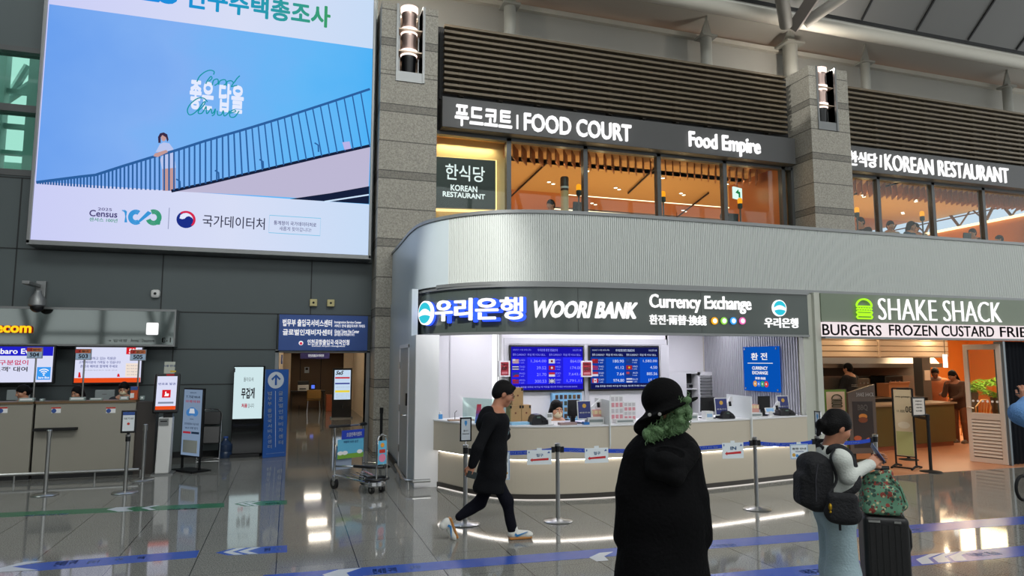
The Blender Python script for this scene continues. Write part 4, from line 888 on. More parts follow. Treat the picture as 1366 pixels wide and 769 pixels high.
mb.build('pleats', mat('dark_shutter', (40,42,48), 0.25, 0.4), ct); MB().box(12.46, 12.51, 9.18, 9.36, 0.0065, 2.25).build('lead_post', mat('shutter_post', (120,126,130), 0.3, 0.7), ct)
struct('wall_shop_front', MB().box(13.72, 22, 9.2, 9.4, 0, 3.02), mat('grey_end_wall', (150,150,148), 0.5))
MB_ = MB().box(8.42, 13.72, 9.36, 9.6, 2.30, 3.0); struct('lintel_shop', MB_, M_dark)
# ================================================================ giant LED billboard
FSc = wallframe(14.55)
bb = thing('billboard_screen', 'huge lit billboard screen showing a sky blue census advertisement', 'screen', (-1.6, 14.8, 4.1))
q = [FSc.px(*p) for p in ((40.5,319.5),(491,341.5))]; BX0, BX1, BZ0, BZ1 = q[0][0], q[1][0], (q[0][1]+q[1][1])/2, 10.35
mb = MB(); FSc.rect(mb, BX0, BX1, BZ0, BZ1, -0.03, -0.002); mb.build('display', emi_grad('ad_white', 0, BX0, BX1, [(0,'#d3d6ff'),(0.55,'#dfe6ff'),(1,'#cfe4ff')], 0.92), bb)
mb = MB(); mb.box(BX0-0.06, BX0, 14.52, 15, BZ0-0.07, BZ1+0.07); mb.box(BX1, BX1+0.06, 14.52, 15, BZ0-0.07, BZ1+0.07); mb.box(BX0-0.06, BX1+0.06, 14.52, 15, BZ0-0.09, BZ0); mb.box(BX0-0.06, BX1+0.06, 14.52, 15, BZ1, BZ1+0.07); mb.build('frame', M_alu, bb, bevel=0.008)
# the photograph on the screen: sky, concrete ramp, railing, a woman leaning on the rail
pz0 = FSc.px(47,242)[1]; pz1 = FSc.px(300,38)[1]; px0 = BX0+0.02; px1 = BX1
mb = MB(); FSc.rect(mb, px0, px1, pz0, pz1, 0.0, 0.003); mb.build('picture_sky', emi_grad('ad_sky', 0, BX0, BX1+0.8, [(0.0,'#6ea4f4'),(0.3,'#84b4f8'),(0.65,'#66bcfc'),(1,'#3fb4fc')], 0.95, 0.5), bb)
def P2(x, y): return FSc.px(200+x/4.553, 170+y/4.553)
def PP(pts): return [P2(*p) for p in pts]
M_adconc = emi('ad_concrete', '#bdb8d4'); M_adsteel = emi('ad_steel_blue', '#2c5f9e'); M_addark = emi('ad_dark', '#16203c')
mb = MB(); FSc.poly(mb, PP([(125,388),(620,412),(1325,456),(1338,120),(700,260),(260,362)]), 0.003, 0.005); mb.build('picture_concrete', M_adconc, bb)
mb = MB(); FSc.poly(mb, PP([(850,436),(1330,466),(1332,358),(1100,400)]), 0.005, 0.0065); FSc.stroke(mb, PP([(130,388),(330,345),(700,258),(1040,178),(1336,112)]), 0.06, 0.005, 0.007); mb.build('picture_shadow_band', M_addark, bb)
mb = MB(); FSc.stroke(mb, PP([(1060,452),(1330,410)]), 0.03, 0.007, 0.008); mb.build('picture_edge_light', emi('ad_pale_line', '#cfe6ff'), bb)
mb = MB(); rail = [(-690,335),(-560,318),(-420,300),(-330,290),(-150,232),(0,186),(160,140),(330,85),(620,0),(820,-62),(1090,-150),(1336,-232)]
def ry(x):
    for (a, b), (c, d) in zip(rail[:-1], rail[1:]):
        if a <= x <= c: return b + (d-b)*(x-a)/(c-a)
    return rail[-1][1]
def by(x):
    base = [(-690,346),(-330,372),(0,384),(130,388),(330,345),(700,258),(1040,178),(1336,112)]
    for (a, b), (c, d) in zip(base[:-1], base[1:]):
        if a <= x <= c: return b + (d-b)*(x-a)/(c-a)
    return 112
FSc.stroke(mb, PP(rail), 0.05, 0.008, 0.010); x = -680; sp_ = 13
while x < 1325:
    sh = max(0, (x-420))*0.10; sh = min(sh, 55); FSc.stroke(mb, PP([(x-sh*0.4, ry(max(-690,x-sh*0.4))+2), (x+sh*0.6, by(min(1330,x+sh*0.6))-2)]), 0.03 if x < 600 else 0.026, 0.008, 0.0095); sp_ = 15 + max(0, (x+690))*0.0185; x += sp_
for (a, b) in ((395,262),(665,195),(1000,95),(160,315)): FSc.stroke(mb, PP([(a,b),(a+22,b+14),(a+24,b+55)]), 0.03, 0.008, 0.010)
mb.build('picture_railing', M_adsteel, bb)
mb = MB(); FSc.poly(mb, PP([(1168,92),(1212,86),(1222,130),(1182,138)]), 0.010, 0.011); mb.build('picture_lamp', emi('ad_lilac', '#b8b4e8'), bb)
# figure on the poster, flat like the picture
def pe(cx, cy, rx, ry_, n=18): return PP([(cx+rx*math.cos(2*PI*k/n), cy+ry_*math.sin(2*PI*k/n)) for k in range(n)])
mb = MB(); FSc.poly(mb, PP([(76,252),(154,246),(156,386),(78,386)]), 0.0055, 0.0065); FSc.poly(mb, PP([(22,176),(30,160),(100,138),(110,152),(48,182)]), 0.0115, 0.0125); FSc.poly(mb, pe(84,62,16,24), 0.0125, 0.0135); mb.build('picture_skin_print', emi('ad_skin', '#c39a98'), bb)
mb = MB(); FSc.poly(mb, PP([(36,150),(60,104),(84,92),(118,98),(142,130),(158,246),(74,254),(62,196),(92,150)]), 0.0065, 0.0075); mb.build('picture_person_shirt', emi('ad_shirt', '#b9c6ee'), bb)
mb = MB(); FSc.poly(mb, PP([(52,96),(50,60),(62,38),(84,32),(106,44),(114,76),(106,90),(98,62),(76,48),(66,62),(66,96)]), 0.0135, 0.0145); mb.build('picture_person_hair', emi('ad_hair', '#3a2c48'), bb)
# lettering on the screen
M_adtitle = emi_grad('ad_title', 0, FSc.px(200,20)[0], FSc.px(440,30)[0], [(0,'#1f8fe8'),(0.45,'#1f9cc8'),(1,'#3fa06a')], 0.95)
text('title', FSc, '2025', (128, -2), (236, 13), M_adtitle, bb, bold=0.06, d=0.004) if False else None
tz0 = FSc.px(440,38)[1]; tz1 = FSc.px(440,10)[1]
ta = [FSc.px(x, 20)[0] for x in (134, 236, 247, 441)]
text('title', FSc, '2025', (ta[0], tz0+0.02), (ta[1], tz1+0.0), M_adtitle, bb, bold=0.06, d=0.004, uv=True)
text('title', FSc, '인구주택총조사', (ta[2], tz0), (ta[3], tz1+0.02), M_adtitle, bb, bold=0.045, d=0.004, uv=True)
M_adw = emi('ad_bright_letter', '#e4ebff'); M_adg = emi('ad_script_green', '#1a96a6')
text('slogan', FSc, '좋은', (252, 145.5), (286, 110), M_adw, bb, bold=0.05, d=0.006); text('slogan', FSc, '답을', (291, 149), (326, 114.5), M_adw, bb, bold=0.05, d=0.006)
def Q2(x, y): return FSc.px(230+x/8.54, 80+y/8.54)
def script(pts, w=0.022):
    mb = MB(); sm = smoothline([Vector((a, b)) for a, b in pts], 5) if False else [Vector((p[0], p[1])) for p in smoothline([(a, b, 0) for a, b in pts], 6)]
    FSc.stroke(mb, [Q2(p.x, p.y) for p in sm], w, 0.009, 0.0105); return mb.build('script_lettering', M_adg, bb)
script([(470,170),(475,135),(430,120),(370,140),(310,190),(280,250)]); script([(410,250),(450,215),(440,190),(405,230),(380,275)])
script([(455,290),(470,235),(515,222),(520,265),(480,295)]); script([(525,285),(545,240),(600,228),(612,270),(585,290)]); script([(612,300),(625,250),(672,240),(700,260),(735,215),(768,182)]); script([(700,260),(672,305),(700,300),(738,292)])
script([(400,480),(360,440),(290,440),(210,500),(172,570),(190,625),(240,615),(300,560),(350,490),(375,480),(350,530),(300,580),(300,612),(340,605),(385,530)]); script([(385,530),(390,610),(410,600),(440,560),(450,610),(470,600),(490,560),(478,620),(450,640)])
script([(510,580),(520,630),(560,625),(580,580),(590,640),(630,615),(650,580)]); script([(655,610),(720,590),(700,570),(655,600),(660,650),(710,650),(760,585)])
# footer logos
def R2(x, y): return FSc.px(100+x/3.794, 260+y/3.794)
M_adpurple = emi('ad_purple', '#4a4478'); M_adgreen = emi('ad_green', '#3a9a78'); M_adblue = emi('ad_blue', '#3a96d8'); M_adnavy = emi('ad_navy', '#1c2f86'); M_adred = emi('ad_red', '#d42a50')
def t2(body, p0, p1, m, bold=0.02): return text('caption', FSc, body, (100+p0[0]/3.794, 260+p0[1]/3.794), (100+p1[0]/3.794, 260+p1[1]/3.794), m, bb, bold=bold, d=0.004)
t2('2025', (116,79), (188,69), M_adpurple, 0.01); t2('Census', (72,109), (216,84), M_adpurple, 0.03); t2('센서스 100년', (72,134), (216,122), M_adgreen, 0.02)
mb = MB()
for k in range(4): FSc.stroke(mb, [R2(238+4*k, 80+3*k), R2(252+3*k, 78+2*k), R2(262-3*k, 140)], 0.018, 0.004, 0.006)
for k in range(4):
    r = 36-6*k; FSc.stroke(mb, [R2(305-0.0+r*math.cos(a)*(-1), 112+r*math.sin(a)) for a in [-0.9+1.8*j/10+0.0 for j in range(11)]] if False else [R2(308+r*math.cos(a), 114+r*math.sin(a)) for a in [PI*0.3+1.4*PI*j/16 for j in range(17)]], 0.022, 0.004, 0.006)
    FSc.stroke(mb, [R2(310+6*k, 146-3*k), R2(372+5*k, 90+2.5*k-6)], 0.022, 0.004, 0.006)
mb.build('anniversary_mark', M_adblue, bb)
mb = MB()
for k in range(4):
    r = 38-6*k; FSc.stroke(mb, [R2(398+r*math.cos(a), 115+r*math.sin(a)) for a in [-0.62*PI+1.5*PI*j/16 for j in range(17)]], 0.022, 0.0045, 0.0065)
FSc.poly(mb, [R2(412,140),(R2(436,124)),R2(430,152),R2(414,152)], 0.0045, 0.0065); mb.build('anniversary_ring', M_adgreen, bb)
mb = MB(); FSc.stroke(mb, [R2(478,66), R2(472,174)], 0.015, 0.004, 0.005); mb.build('divider', emi('ad_grey', '#9aa0c0'), bb)
# government emblem: blue swirl with a red and white crest
c0 = R2(562,126); rr = abs(R2(610,126)[0]-c0[0])
mb = MB(); FSc.disc(mb, c0, rr, 0.004, 0.005); mb.build('emblem_blue', M_adnavy, bb)
mb = MB(); arc = [(c0[0]+rr*1.02*math.cos(a), c0[1]+rr*1.02*math.sin(a)) for a in [-0.75+ (PI*0.70+0.75)*k/20 for k in range(21)]]; inn = [(c0[0]-0.06*rr+rr*0.82*math.cos(a), c0[1]-0.06*rr+rr*0.84*math.sin(a)) for a in [PI*0.72 - (PI*0.72+0.75)*k/20 for k in range(21)]]
FSc.poly(mb, arc+inn, 0.0065, 0.0075); mb.build('emblem_red', M_adred, bb)
mb = MB(); FSc.poly(mb, [(c0[0]+rr*a, c0[1]+rr*b) for a, b in [(-0.68,0.1),(-0.6,0.5),(-0.3,0.72),(0.1,0.8),(0.5,0.66),(0.8,0.3),(0.86,-0.1),(0.62,0.26),(0.3,0.42),(0.05,0.34),(-0.15,0.1),(-0.4,0.02)]], 0.0052, 0.0062); mb.build('emblem_white', M_adw, bb)
t2('국가데이터처', (645,161), (962,119), emi('ad_ink', '#3a3c52'), 0.012)
t2('통계청이 국가데이터처로', (1006,152), (1222,143), M_adpurple, 0.012); t2('새롭게 찾아갑니다!', (1034,181), (1196,169), M_adpurple, 0.004)
mb = MB(); FSc.stroke(mb, [R2(*p) for p in ((985,104),(1244,120),(1240,208),(981,192))], 0.014, 0.004, 0.005, True); mb.build('caption_box', emi('ad_cyan_line', '#7cc4e6'), bb)
area('billboard_light', (-1.6, 14.3, 7.0), (-1.6, 0, 5), 6, 70, (0.7, 0.85, 1), 5)

# ================================================================ left wall fittings
FT = wallframe(14.62)
ts = thing('telecom_sign', 'long mirror dark sign board with yellow letters above the left service counter', 'sign', (-5, 14.8, 2.2))
(a0, b0), (a1, b1) = FT.px(231, 461), FT.px(232, 417)
MB().box(-9.5, a0, 14.62, 15.0, 2.2, 2.84).build('board', mat('mirror_dark_board', (104,110,108), 0.05, 0.92, spec=0.8), ts)
mb = MB(); mb.box(-9.5, a0+0.03, 14.60, 15.0, 2.84, 2.88); mb.box(-9.5, a0+0.03, 14.60, 15.0, 2.165, 2.2); mb.box(a0, a0+0.03, 14.60, 15, 2.2, 2.84); mb.build('edge_trim', M_alu, ts)
e0 = FT.px(-29, 444); e1 = FT.px(44, 431); 
text('lettering_edge', FT, 'telecom', e0, e1, emi('letter_red', '#c8281a', 1.0), ts, uv=True, bold=0.07, d=0.02, depth=0.03)
text('lettering', FT, 'telecom', e0, e1, emi('letter_yellow', '#ffd21e', 1.1), ts, uv=True, bold=0.04, d=0.055, depth=0.015)
mb = MB(); FT.pxrect(mb, (195,447), (212,431), 0.0, 0.05); mb.build('lit_square', emi('lit_square', '#ffffff', 1.1), ts, bevel=0.02)
text('caption', FT, '→ 입국장', (143,456.5), (170,453), mat('dim_letter', (170,172,172), 0.5), ts, bold=0.01, d=0.003)
text('caption', FT, 'Arrival / Departure', (174,458), (206,452.5), mat('dim_letter', (170,172,172), 0.5), ts, bold=0.01, d=0.003)
text('caption', FT, 'E-1', (216,457), (228,451), mat('dim_orange', (176,120,60), 0.5), ts, bold=0.01, d=0.003)
# televisions under the board
FV = wallframe(14.5)
def tv(label, p0, p1, scr):
    t = thing('television', label, 'television', (0,14.6,1.5)); (a0,b0),(a1,b1) = FV.px(*p0), FV.px(*p1); t.location = ((a0+a1)/2, 14.6, b0)
    MB().box(a0-0.03, a1+0.03, 14.52, 14.62, b0-0.03, b1+0.03).build('casing', M_black, t, bevel=0.006); MB().box(a0, a1, 14.5, 14.525, b0, b1).build('screen', scr, t)
    MB().box((a0+a1)/2-0.2, (a0+a1)/2+0.2, 14.62, 15.0, b0+0.2, b1-0.2).build('wall_mount', M_dark, t)
    return t, a0, a1, b0, b1
FVt = wallframe(14.5)
M_scrw = emi('screen_white', '#dfe2fb', 0.95)
t, a0, a1, b0, b1 = tv('left wall television with a royal blue header and a wifi tile', (-45,511), (71.5,463), M_scrw)
mb = MB(); FVt.rect(mb, a0, a1, FVt.px(30,475)[1], b1, 0.0, 0.003); mb.build('header', emi('screen_royal', '#2222c8', 1.0), t)
text('caption', FVt, 'baro Event', (0.5,472.5), (56,465.5), emi('screen_letter_w', '#ffffff'), t, bold=0.03, d=0.004)
text('caption', FVt, '통신사 구분없이', (-36,487.5), (38,480.5), emi('screen_letter_pink', '#c81e5a'), t, bold=0.025, d=0.002)
text('caption', FVt, "모든 고객' 대여", (-34,496.5), (37,489.5), emi('screen_letter_k', '#22222c'), t, bold=0.025, d=0.002)
mb = MB(); FVt.pxrect(mb, (48.5,507), (68,490), 0.001, 0.004); mb.build('wifi_tile', emi('screen_tile_blue', '#3a9af0'), t)
c = FVt.px(58.5, 499.5); mb = MB()
for r in (0.03, 0.065, 0.1): FVt.stroke(mb, [(c[0]+r*math.cos(a), c[1]-0.01+r*math.sin(a)) for a in [PI*0.25+PI*0.5*k/8 for k in range(9)]], 0.016, 0.004, 0.006)
FVt.disc(mb, (c[0], c[1]-0.015), 0.014, 0.004, 0.006, 10); mb.build('wifi_symbol', emi('screen_letter_w', '#ffffff'), t); text('caption', FVt, 'baro Box', (51,505.5), (66,502.5), emi('screen_letter_w', '#ffffff'), t, bold=0.03, d=0.005)
t, a0, a1, b0, b1 = tv('right wall television with a white notice and an orange foot band', (98.5,511), (189.5,464), M_scrw)
mb = MB(); FVt.rect(mb, a0, a1, b0, b0+0.085, 0.001, 0.004); mb.build('foot_band', emi('screen_orange', '#e8501e'), t)
mb = MB(); FVt.rect(mb, FVt.px(168.5,470)[0], a1-0.1, FVt.px(170,473)[1], b1, 0.001, 0.004); mb.build('red_tab', emi('screen_red', '#d8202c'), t); text('caption', FVt, '505', (172,472), (184,465.5), emi('screen_letter_w', '#ffffff'), t, bold=0.04, d=0.005)
M_scrnavy = emi('screen_letter_navy', '#3a4690')
text('caption', FVt, '지금 응대하고 있는 직원은', (105,480.5), (155,476.5), M_scrnavy, t, bold=0.015, d=0.002); text('caption', FVt, '고객 여러분의 가족일 수 있습니다', (105,485.5), (161,481.8), M_scrnavy, t, bold=0.015, d=0.002); text('caption', FVt, '존중과 배려로 함께해 주세요', (107,491), (157,487), M_scrnavy, t, bold=0.015, d=0.002)
text('caption', FVt, '고객응대근로자 보호 안내', (112,495), (156,493.5), emi('screen_letter_grey', '#8088a0'), t, bold=0.0, d=0.002)
mb = MB(); FVt.pxrect(mb, (167,503), (186,485), 0.001, 0.003); mb.build('side_note', emi('screen_cream', '#f0e0d2'), t); 
for k in range(4): text('caption', FVt, '폭언 폭행 금지', (169,489+4*k), (184,487.4+4*k), emi('screen_letter_grey', '#8088a0'), t, bold=0.0, d=0.004)
mb = MB(); FVt.pxpoly(mb, [(104,504),(108,504),(107,497),(105,497)], 0.001, 0.003); FVt.pxpoly(mb, [(156,503),(160,503),(159,499),(157,499)], 0.001, 0.003); mb.build('small_figures', emi('screen_red', '#d8202c'), t)
# camera dome and wall boxes
p = PY(52, 380, 15.0)
cc = thing('security_camera', 'grey dome security camera on a wall bracket above the telecom sign', 'camera', (p.x, 14.6, 2.9))
d = PY(50, 400, 14.36)
mb = MB(); mb.box(p.x-0.02, p.x+0.14, 14.9, 15.0, p.z-0.26, p.z+0.06); mb.box(p.x-0.06, p.x+0.06, 14.3, 14.92, p.z-0.06, p.z+0.0); mb.build('bracket', M_alu, cc, bevel=0.01)
MB().lathe([(0,0.16),(0.05,0.16),(0.07,0.1),(0.13,0.02),(0.14,-0.1),(0.12,-0.12),(0,-0.12)], (d.x,14.36,d.z), 20).build('housing', M_alu, cc, True)
MB().ball((d.x,14.36,d.z-0.13), 0.11, 16, (1,1,0.95)).build('dome', M_black, cc, True)
def wbox(px_, py_, s_, m, label, nm, cat, rnd=0.02, lens=True):
    p = PY(px_, py_, 15.0); t = thing(nm, label, cat, (p.x, 14.97, p.z))
    MB().cbox((p.x, 14.95, p.z), s_, 0.1, s_).build('cover', m, t, bevel=rnd)
    if lens: MB().lathe([(0,0),(s_*0.16,0),(s_*0.14,0.012),(0,0.014)], (p.x, 14.9, p.z), 14, (0,-1,0)).build('lens', M_dark, t, True)
wbox(208, 392.5, 0.17, M_whiteplastic, 'white rounded detector box on the grey wall above the telecom sign end', 'detector_box', 'detector', 0.05)
M_beige = mat('beige_plastic', (208,196,140), 0.45)
wbox(418, 404.5, 0.15, M_beige, 'left one of two beige wall boxes above the blue office sign', 'alarm_box', 'wall box', 0.01); wbox(441, 405, 0.15, M_beige, 'right one of two beige wall boxes above the blue office sign', 'alarm_box', 'wall box', 0.01)
# blue office sign over the corridor
FI = wallframe(14.78)
im = thing('office_sign', 'blue sign board over the corridor naming the immigration service center', 'sign', (0.7, 14.9, 2.1))
(a0, b0), (a1, b1) = FI.px(371, 468.5), FI.px(491, 422)
M_navy = mat('sign_navy', (50,84,156), 0.4)
MB().box(a0, a1, 14.78, 15.0, b0+0.01, b1-0.0).build('board', M_navy, im, bevel=0.006)
M_lit = emi('sign_lit_soft', '#ffffff', 0.85)
def ti(body, p0, p1, bold=0.03): return text('lettering', FI, body, p0, p1, M_lit, im, bold=bold, d=0.006, depth=0.012)
ti('법무부 출입국서비스센터', (377,435.5), (443,427), 0.035); ti('Immigration Service Center', (446,432.5), (482,429), 0.02); ti('서비스 안내 출입국사무 가이드', (446,437), (487,433.5), 0.02)
ti('글로벌인재비자센터', (377,447.5), (443,440), 0.035); ti('Global Talent Visa Center', (446,444.5), (479,440.5), 0.02); ti('글로벌인재 비자센터 부스', (446,448.5), (473,445), 0.02)
ti('인천공항출입국·외국인청', (410,460.5), (466,453.5), 0.03); ti('Incheon Airport Immigration', (416,463.5), (460,461), 0.01)
cI = FI.px(401.5, 458); mb = MB(); FI.disc(mb, cI, 0.045, 0.004, 0.008); mb.build('emblem', M_lit, im); mb = MB(); FI.disc(mb, (cI[0], cI[1]-0.008), 0.028, 0.008, 0.011); mb.build('emblem_swirl', M_adred, im)

# ================================================================ service counter at the left
FQ = wallframe(13.0)
M_sc = mat('service_counter_grey', (150,146,134), 0.4, 0, 0.03, 2); M_scdark = mat('service_counter_side', (54,48,44), 0.45)
def service_counter(x0, x1, label):
    t = thing('service_counter', label, 'counter', ((x0+x1)/2, 13.3, 0), 'telecom service counters')
    MB().box(x0, x1, 13.0, 13.06, 0.1, 1.2).build('front_panel', M_sc, t, bevel=0.006); MB().box(x0+0.02, x1, 13.06, 13.34, 0.0, 1.12).build('body', M_scdark, t)
    MB().box(x0, x1, 12.98, 13.3, 1.2, 1.235).build('ledge', mat('ledge_wood', (112,88,60), 0.4), t); MB().box(x0, x1, 13.03, 13.06, 0.0, 0.1).build('plinth', M_dark, t)
    MB().box(x0+0.02, x1-0.02, 13.3, 13.34, 1.0, 1.225).build('inner_screen', mat('counter_teal_glass', (70,86,86), 0.2), t); return t
xs = [FQ.px(40,600)[0], FQ.px(43.5,600)[0], FQ.px(178,600)[0]]
scl = service_counter(-7.2, xs[0], 'left grey service counter cut off by the picture edge'); scr_ = service_counter(xs[1], xs[2], 'right grey service counter with a narrow dark ledge on its front')
MB().box(xs[2], xs[2]+0.3, 13.06, 13.34, 0, 1.2).build('return_panel', M_scdark, scr_)
a = FQ.px(48,573)[0]; b = FQ.px(104,573)[0]; z = FQ.px(76,572.5)[1]; MB().box(a, b, 12.85, 13.0, z-0.02, z+0.02).build('bag_ledge', M_blackmatte, scr_)
for (px_, o_) in ((4, scl), (75, scr_), (148, scr_)):
    mb = MB(); FQ.pxrect(mb, (px_-6.5,551.5), (px_+6.5,543.5), 0.0, 0.004); mb.build('sticker', M_whiteink, o_); mb = MB(); FQ.pxrect(mb, (px_-6.5,545.6), (px_+6.5,543.5), 0.004, 0.006); mb.build('sticker_head', mat('sticker_red', (196,48,36), 0.5), o_)
    q = FQ.px(px_-3, 548.5); mb = MB(); FQ.disc(mb, q, 0.035, 0.004, 0.006, 14); mb.build('sticker_emblem', M_navy, o_)
fr_ = thing('foot_rail', 'polished foot rail running along the base of the service counters', 'rail', (-4, 12.75, 0)); y = 12.72
MB().tube([(-7.2,y,0.13),(xs[2]+0.15,y,0.13)], 0.022, 10).build('tube', M_steel, fr_, True)
[MB().tube([(x,y,0.0),(x,y,0.12)], 0.015, 8).build('foot', M_steel, fr_, True) for x in (-6.4,-5.2,-4.0,-2.9,-2.25)]
def number_sign(px_, ytop, num, head, label, y=13.35):
    F_ = wallframe(y); t = thing('number_sign', label, 'sign', (F_.px(px_,540)[0], y, 1.236), 'counter number signs'); w_ = 10.3
    mb = MB(); F_.pxrect(mb, (px_-w_,ytop+13.2), (px_+w_,ytop), -0.025, 0.0); mb.build('plate', mat('number_blue', (178,204,232), 0.4), t); mb = MB(); F_.pxrect(mb, (px_-w_,ytop+4.8), (px_+w_,ytop), 0.0, 0.004); mb.build('head_band', mat('number_orange', (206,110,60), 0.4), t); mb = MB(); F_.pxrect(mb, (px_-w_,ytop+4.8), (px_-w_*0.25,ytop), 0.004, 0.006); mb.build('head_tab', mat('sticker_red', (196,48,36), 0.5), t)
    mb = MB(); (a0,b0),(a1,b1) = F_.px(px_-w_-0.8, ytop+14), F_.px(px_+w_+0.8, ytop-0.8); F_.rect(mb, a0, a1, b0, b1, -0.03, -0.02); mb.build('frame', M_alu, t)
    text('lettering', F_, num, (px_-6.5,ytop+11.8), (px_+6.5,ytop+6.2), mat('number_navy', (30,40,90), 0.5), t, bold=0.04, d=0.002); text('lettering', F_, head, (px_-6,ytop+3.9), (px_+8,ytop+1.1), M_whiteink, t, bold=0.03, d=0.007)
    x = F_.px(px_, 500)[0]; MB().tube([(x,y+0.02,1.2352),(x,y+0.02,F_.px(px_,ytop+13)[1])], 0.014, 8).build('pole', M_steel, t, True)
    return t
number_sign(46, 464.5, '504', '3 창구', 'number sign 504 on a thin pole above the left counter'); number_sign(111, 466.5, '503', '2 창구', 'number sign 503 on a thin pole in the middle of the counters'); number_sign(184, 467.5, '505', '1 창구', 'number sign 505 on a thin pole at the counter end')
# things on the ledge: white monitor backs, small boxes, brochure holder
for (x0, x1, lb) in ((8,40,'left'), (126,153,'right')):
    F_ = wallframe(14.2); t = thing('monitor', 'pale monitor back behind the %s service counter' % lb, 'monitor', (F_.px((x0+x1)/2,530)[0], 14.2, 0), 'service counter monitors'); mb = MB(); F_.pxrect(mb, (x0,534.5), (x1,520.5), -0.04, 0.0); mb.build('casing', mat('monitor_pale', (150,160,160), 0.4), t, bevel=0.008)
    c = F_.px((x0+x1)/2, 534); MB().box(c[0]-0.04, c[0]+0.04, 14.2, 14.24, 0, c[1]).build('stem', M_alu, t); mb = MB(); F_.pxrect(mb, ((x0+x1)/2-3,527), ((x0+x1)/2+3,525.5), 0, 0.003); mb.build('badge', M_alu, t)
for k, (x0, x1, y0, y1, c) in enumerate(((24,45,541.5,536.5,'pale'), (92,113,541.5,536.5,'pale'), (119,136,541.5,538,'pale'), (52,58,541.5,538,'pale'), (159,171,541.5,536.5,'pale'), (186,192,542,537,'pale'))):
    F_ = wallframe(13.08); (a0,b0),(a1,b1) = F_.px(x0,y0), F_.px(x1,y1); t = thing('card_holder', 'small %s card holder on the counter ledge, number %s from the left' % (c, ('one','three','four','two','five','six')[k]), 'card holder', ((a0+a1)/2,13.1,1.2352), 'counter card holders')
    MB().box(a0, a1, 13.08, 13.16, 1.2352, 1.2352+b1-b0).build('box', mat('pale_greenish', (150,168,164), 0.4), t, bevel=0.004); mb = MB(); F_.rect(mb, a0+0.02, a1-0.02, 1.2352+0.02, 1.2352+(b1-b0)*0.8, 0.0, 0.002); mb.build('card', M_whiteink, t)
F_ = wallframe(13.12); t = thing('brochure_stand', 'orange brochure stand with white leaflets at the right counter end', 'brochure stand', (F_.px(178,540)[0],13.15,1.2352))
z0 = 1.2352; (a0,_),(a1,b1) = F_.px(173,541), F_.px(184,516); mb = MB(); mb.box(a0, a1, 13.12, 13.2, z0, b1); mb.build('case', mat('brochure_orange', (206,84,36), 0.5), t, bevel=0.004); mb = MB(); F_.rect(mb, a0, a1-0.05, z0+0.03, z0+(b1-z0)*0.5, 0.0, 0.012); mb.build('leaflets', M_whiteink, t); mb = MB(); F_.rect(mb, a0, a1, b1-0.06, b1, 0.0, 0.004); mb.build('header', M_navy, t)

# ================================================================ stanchions
def stanchion(label, x, y, h=0.97, group='belt posts', m=M_steel, head=M_black):
    t = thing('stanchion', label, 'stanchion', (x, y, 0), group)
    MB().lathe([(0,0),(0.17,0),(0.175,0.008),(0.165,0.016),(0.06,0.03),(0.032,0.04),(0,0.04)], (x,y,0), 28).build('base', m, t, True)
    MB().lathe([(0,0.03),(0.026,0.03),(0.026,h-0.09),(0,h-0.09)], (x,y,0), 18).build('pole', m, t, True)
    MB().lathe([(0,h-0.1),(0.033,h-0.1),(0.033,h-0.03),(0,h-0.03)], (x,y,0), 18).build('belt_head', head, t, True)
    MB().lathe([(0,h-0.03),(0.035,h-0.03),(0.035,h-0.005),(0.028,h),(0,h)], (x,y,0), 18).build('cap', m, t, True); return t
g_ = G(60, 661); stanchion('bare steel stanchion before the seam of the two service counters', g_.x, g_.y, 0.91, 'telecom stanchions', head=M_steel)
g_ = G(190, 641); stanchion('bare steel stanchion close to the white ticket kiosk', g_.x, g_.y, 0.88, 'telecom stanchions', head=M_steel)
g_ = G(166.5, 658); st_ = stanchion('steel stanchion carrying a small black framed notice', g_.x, g_.y, 0.83, 'telecom stanchions'); FZ = wallframe(g_.y-0.03)
nb = thing('framed_notice', 'small black framed notice on top of the stanchion before the service counter', 'notice', (g_.x, g_.y, 0.835)); (a0,b0),(a1,b1) = FZ.px(160.5,576), FZ.px(183,547.5); sh = g_.x-(a0+a1)/2; a0 += sh*0.5; a1 += sh*0.5
mb = MB(); FZ.rect(mb, a0, a1, 0.85, b1, -0.03, 0.0); mb.build('frame', M_black, nb, bevel=0.01); mb = MB(); FZ.rect(mb, a0+0.025, a1-0.025, 0.88, b1-0.025, 0.0, 0.003); mb.build('sheet', mat('notice_sheet_white', (226,232,236), 0.5), nb); mb = MB(); FZ.rect(mb, a0+0.025, a1-0.025, b1-0.07, b1-0.025, 0.003, 0.005); mb.build('sheet_head', M_navy, nb); mb = MB(); FZ.disc(mb, ((a0+a1)/2, (0.85+b1)/2-0.03), 0.018, 0.003, 0.006, 16); mb.build('red_mark', mat('sticker_red', (196,48,36), 0.5), nb); text('caption', FZ, '대기선', ((a0+a1)/2-0.06,(0.85+b1)/2+0.03), ((a0+a1)/2+0.06,(0.85+b1)/2+0.06), M_ink, nb, uv=True, d=0.004)
MB().lathe([(0,0),(0.02,0),(0.02,0.03),(0,0.03)], (g_.x, g_.y, 0.83), 12).build('clamp', M_black, nb)

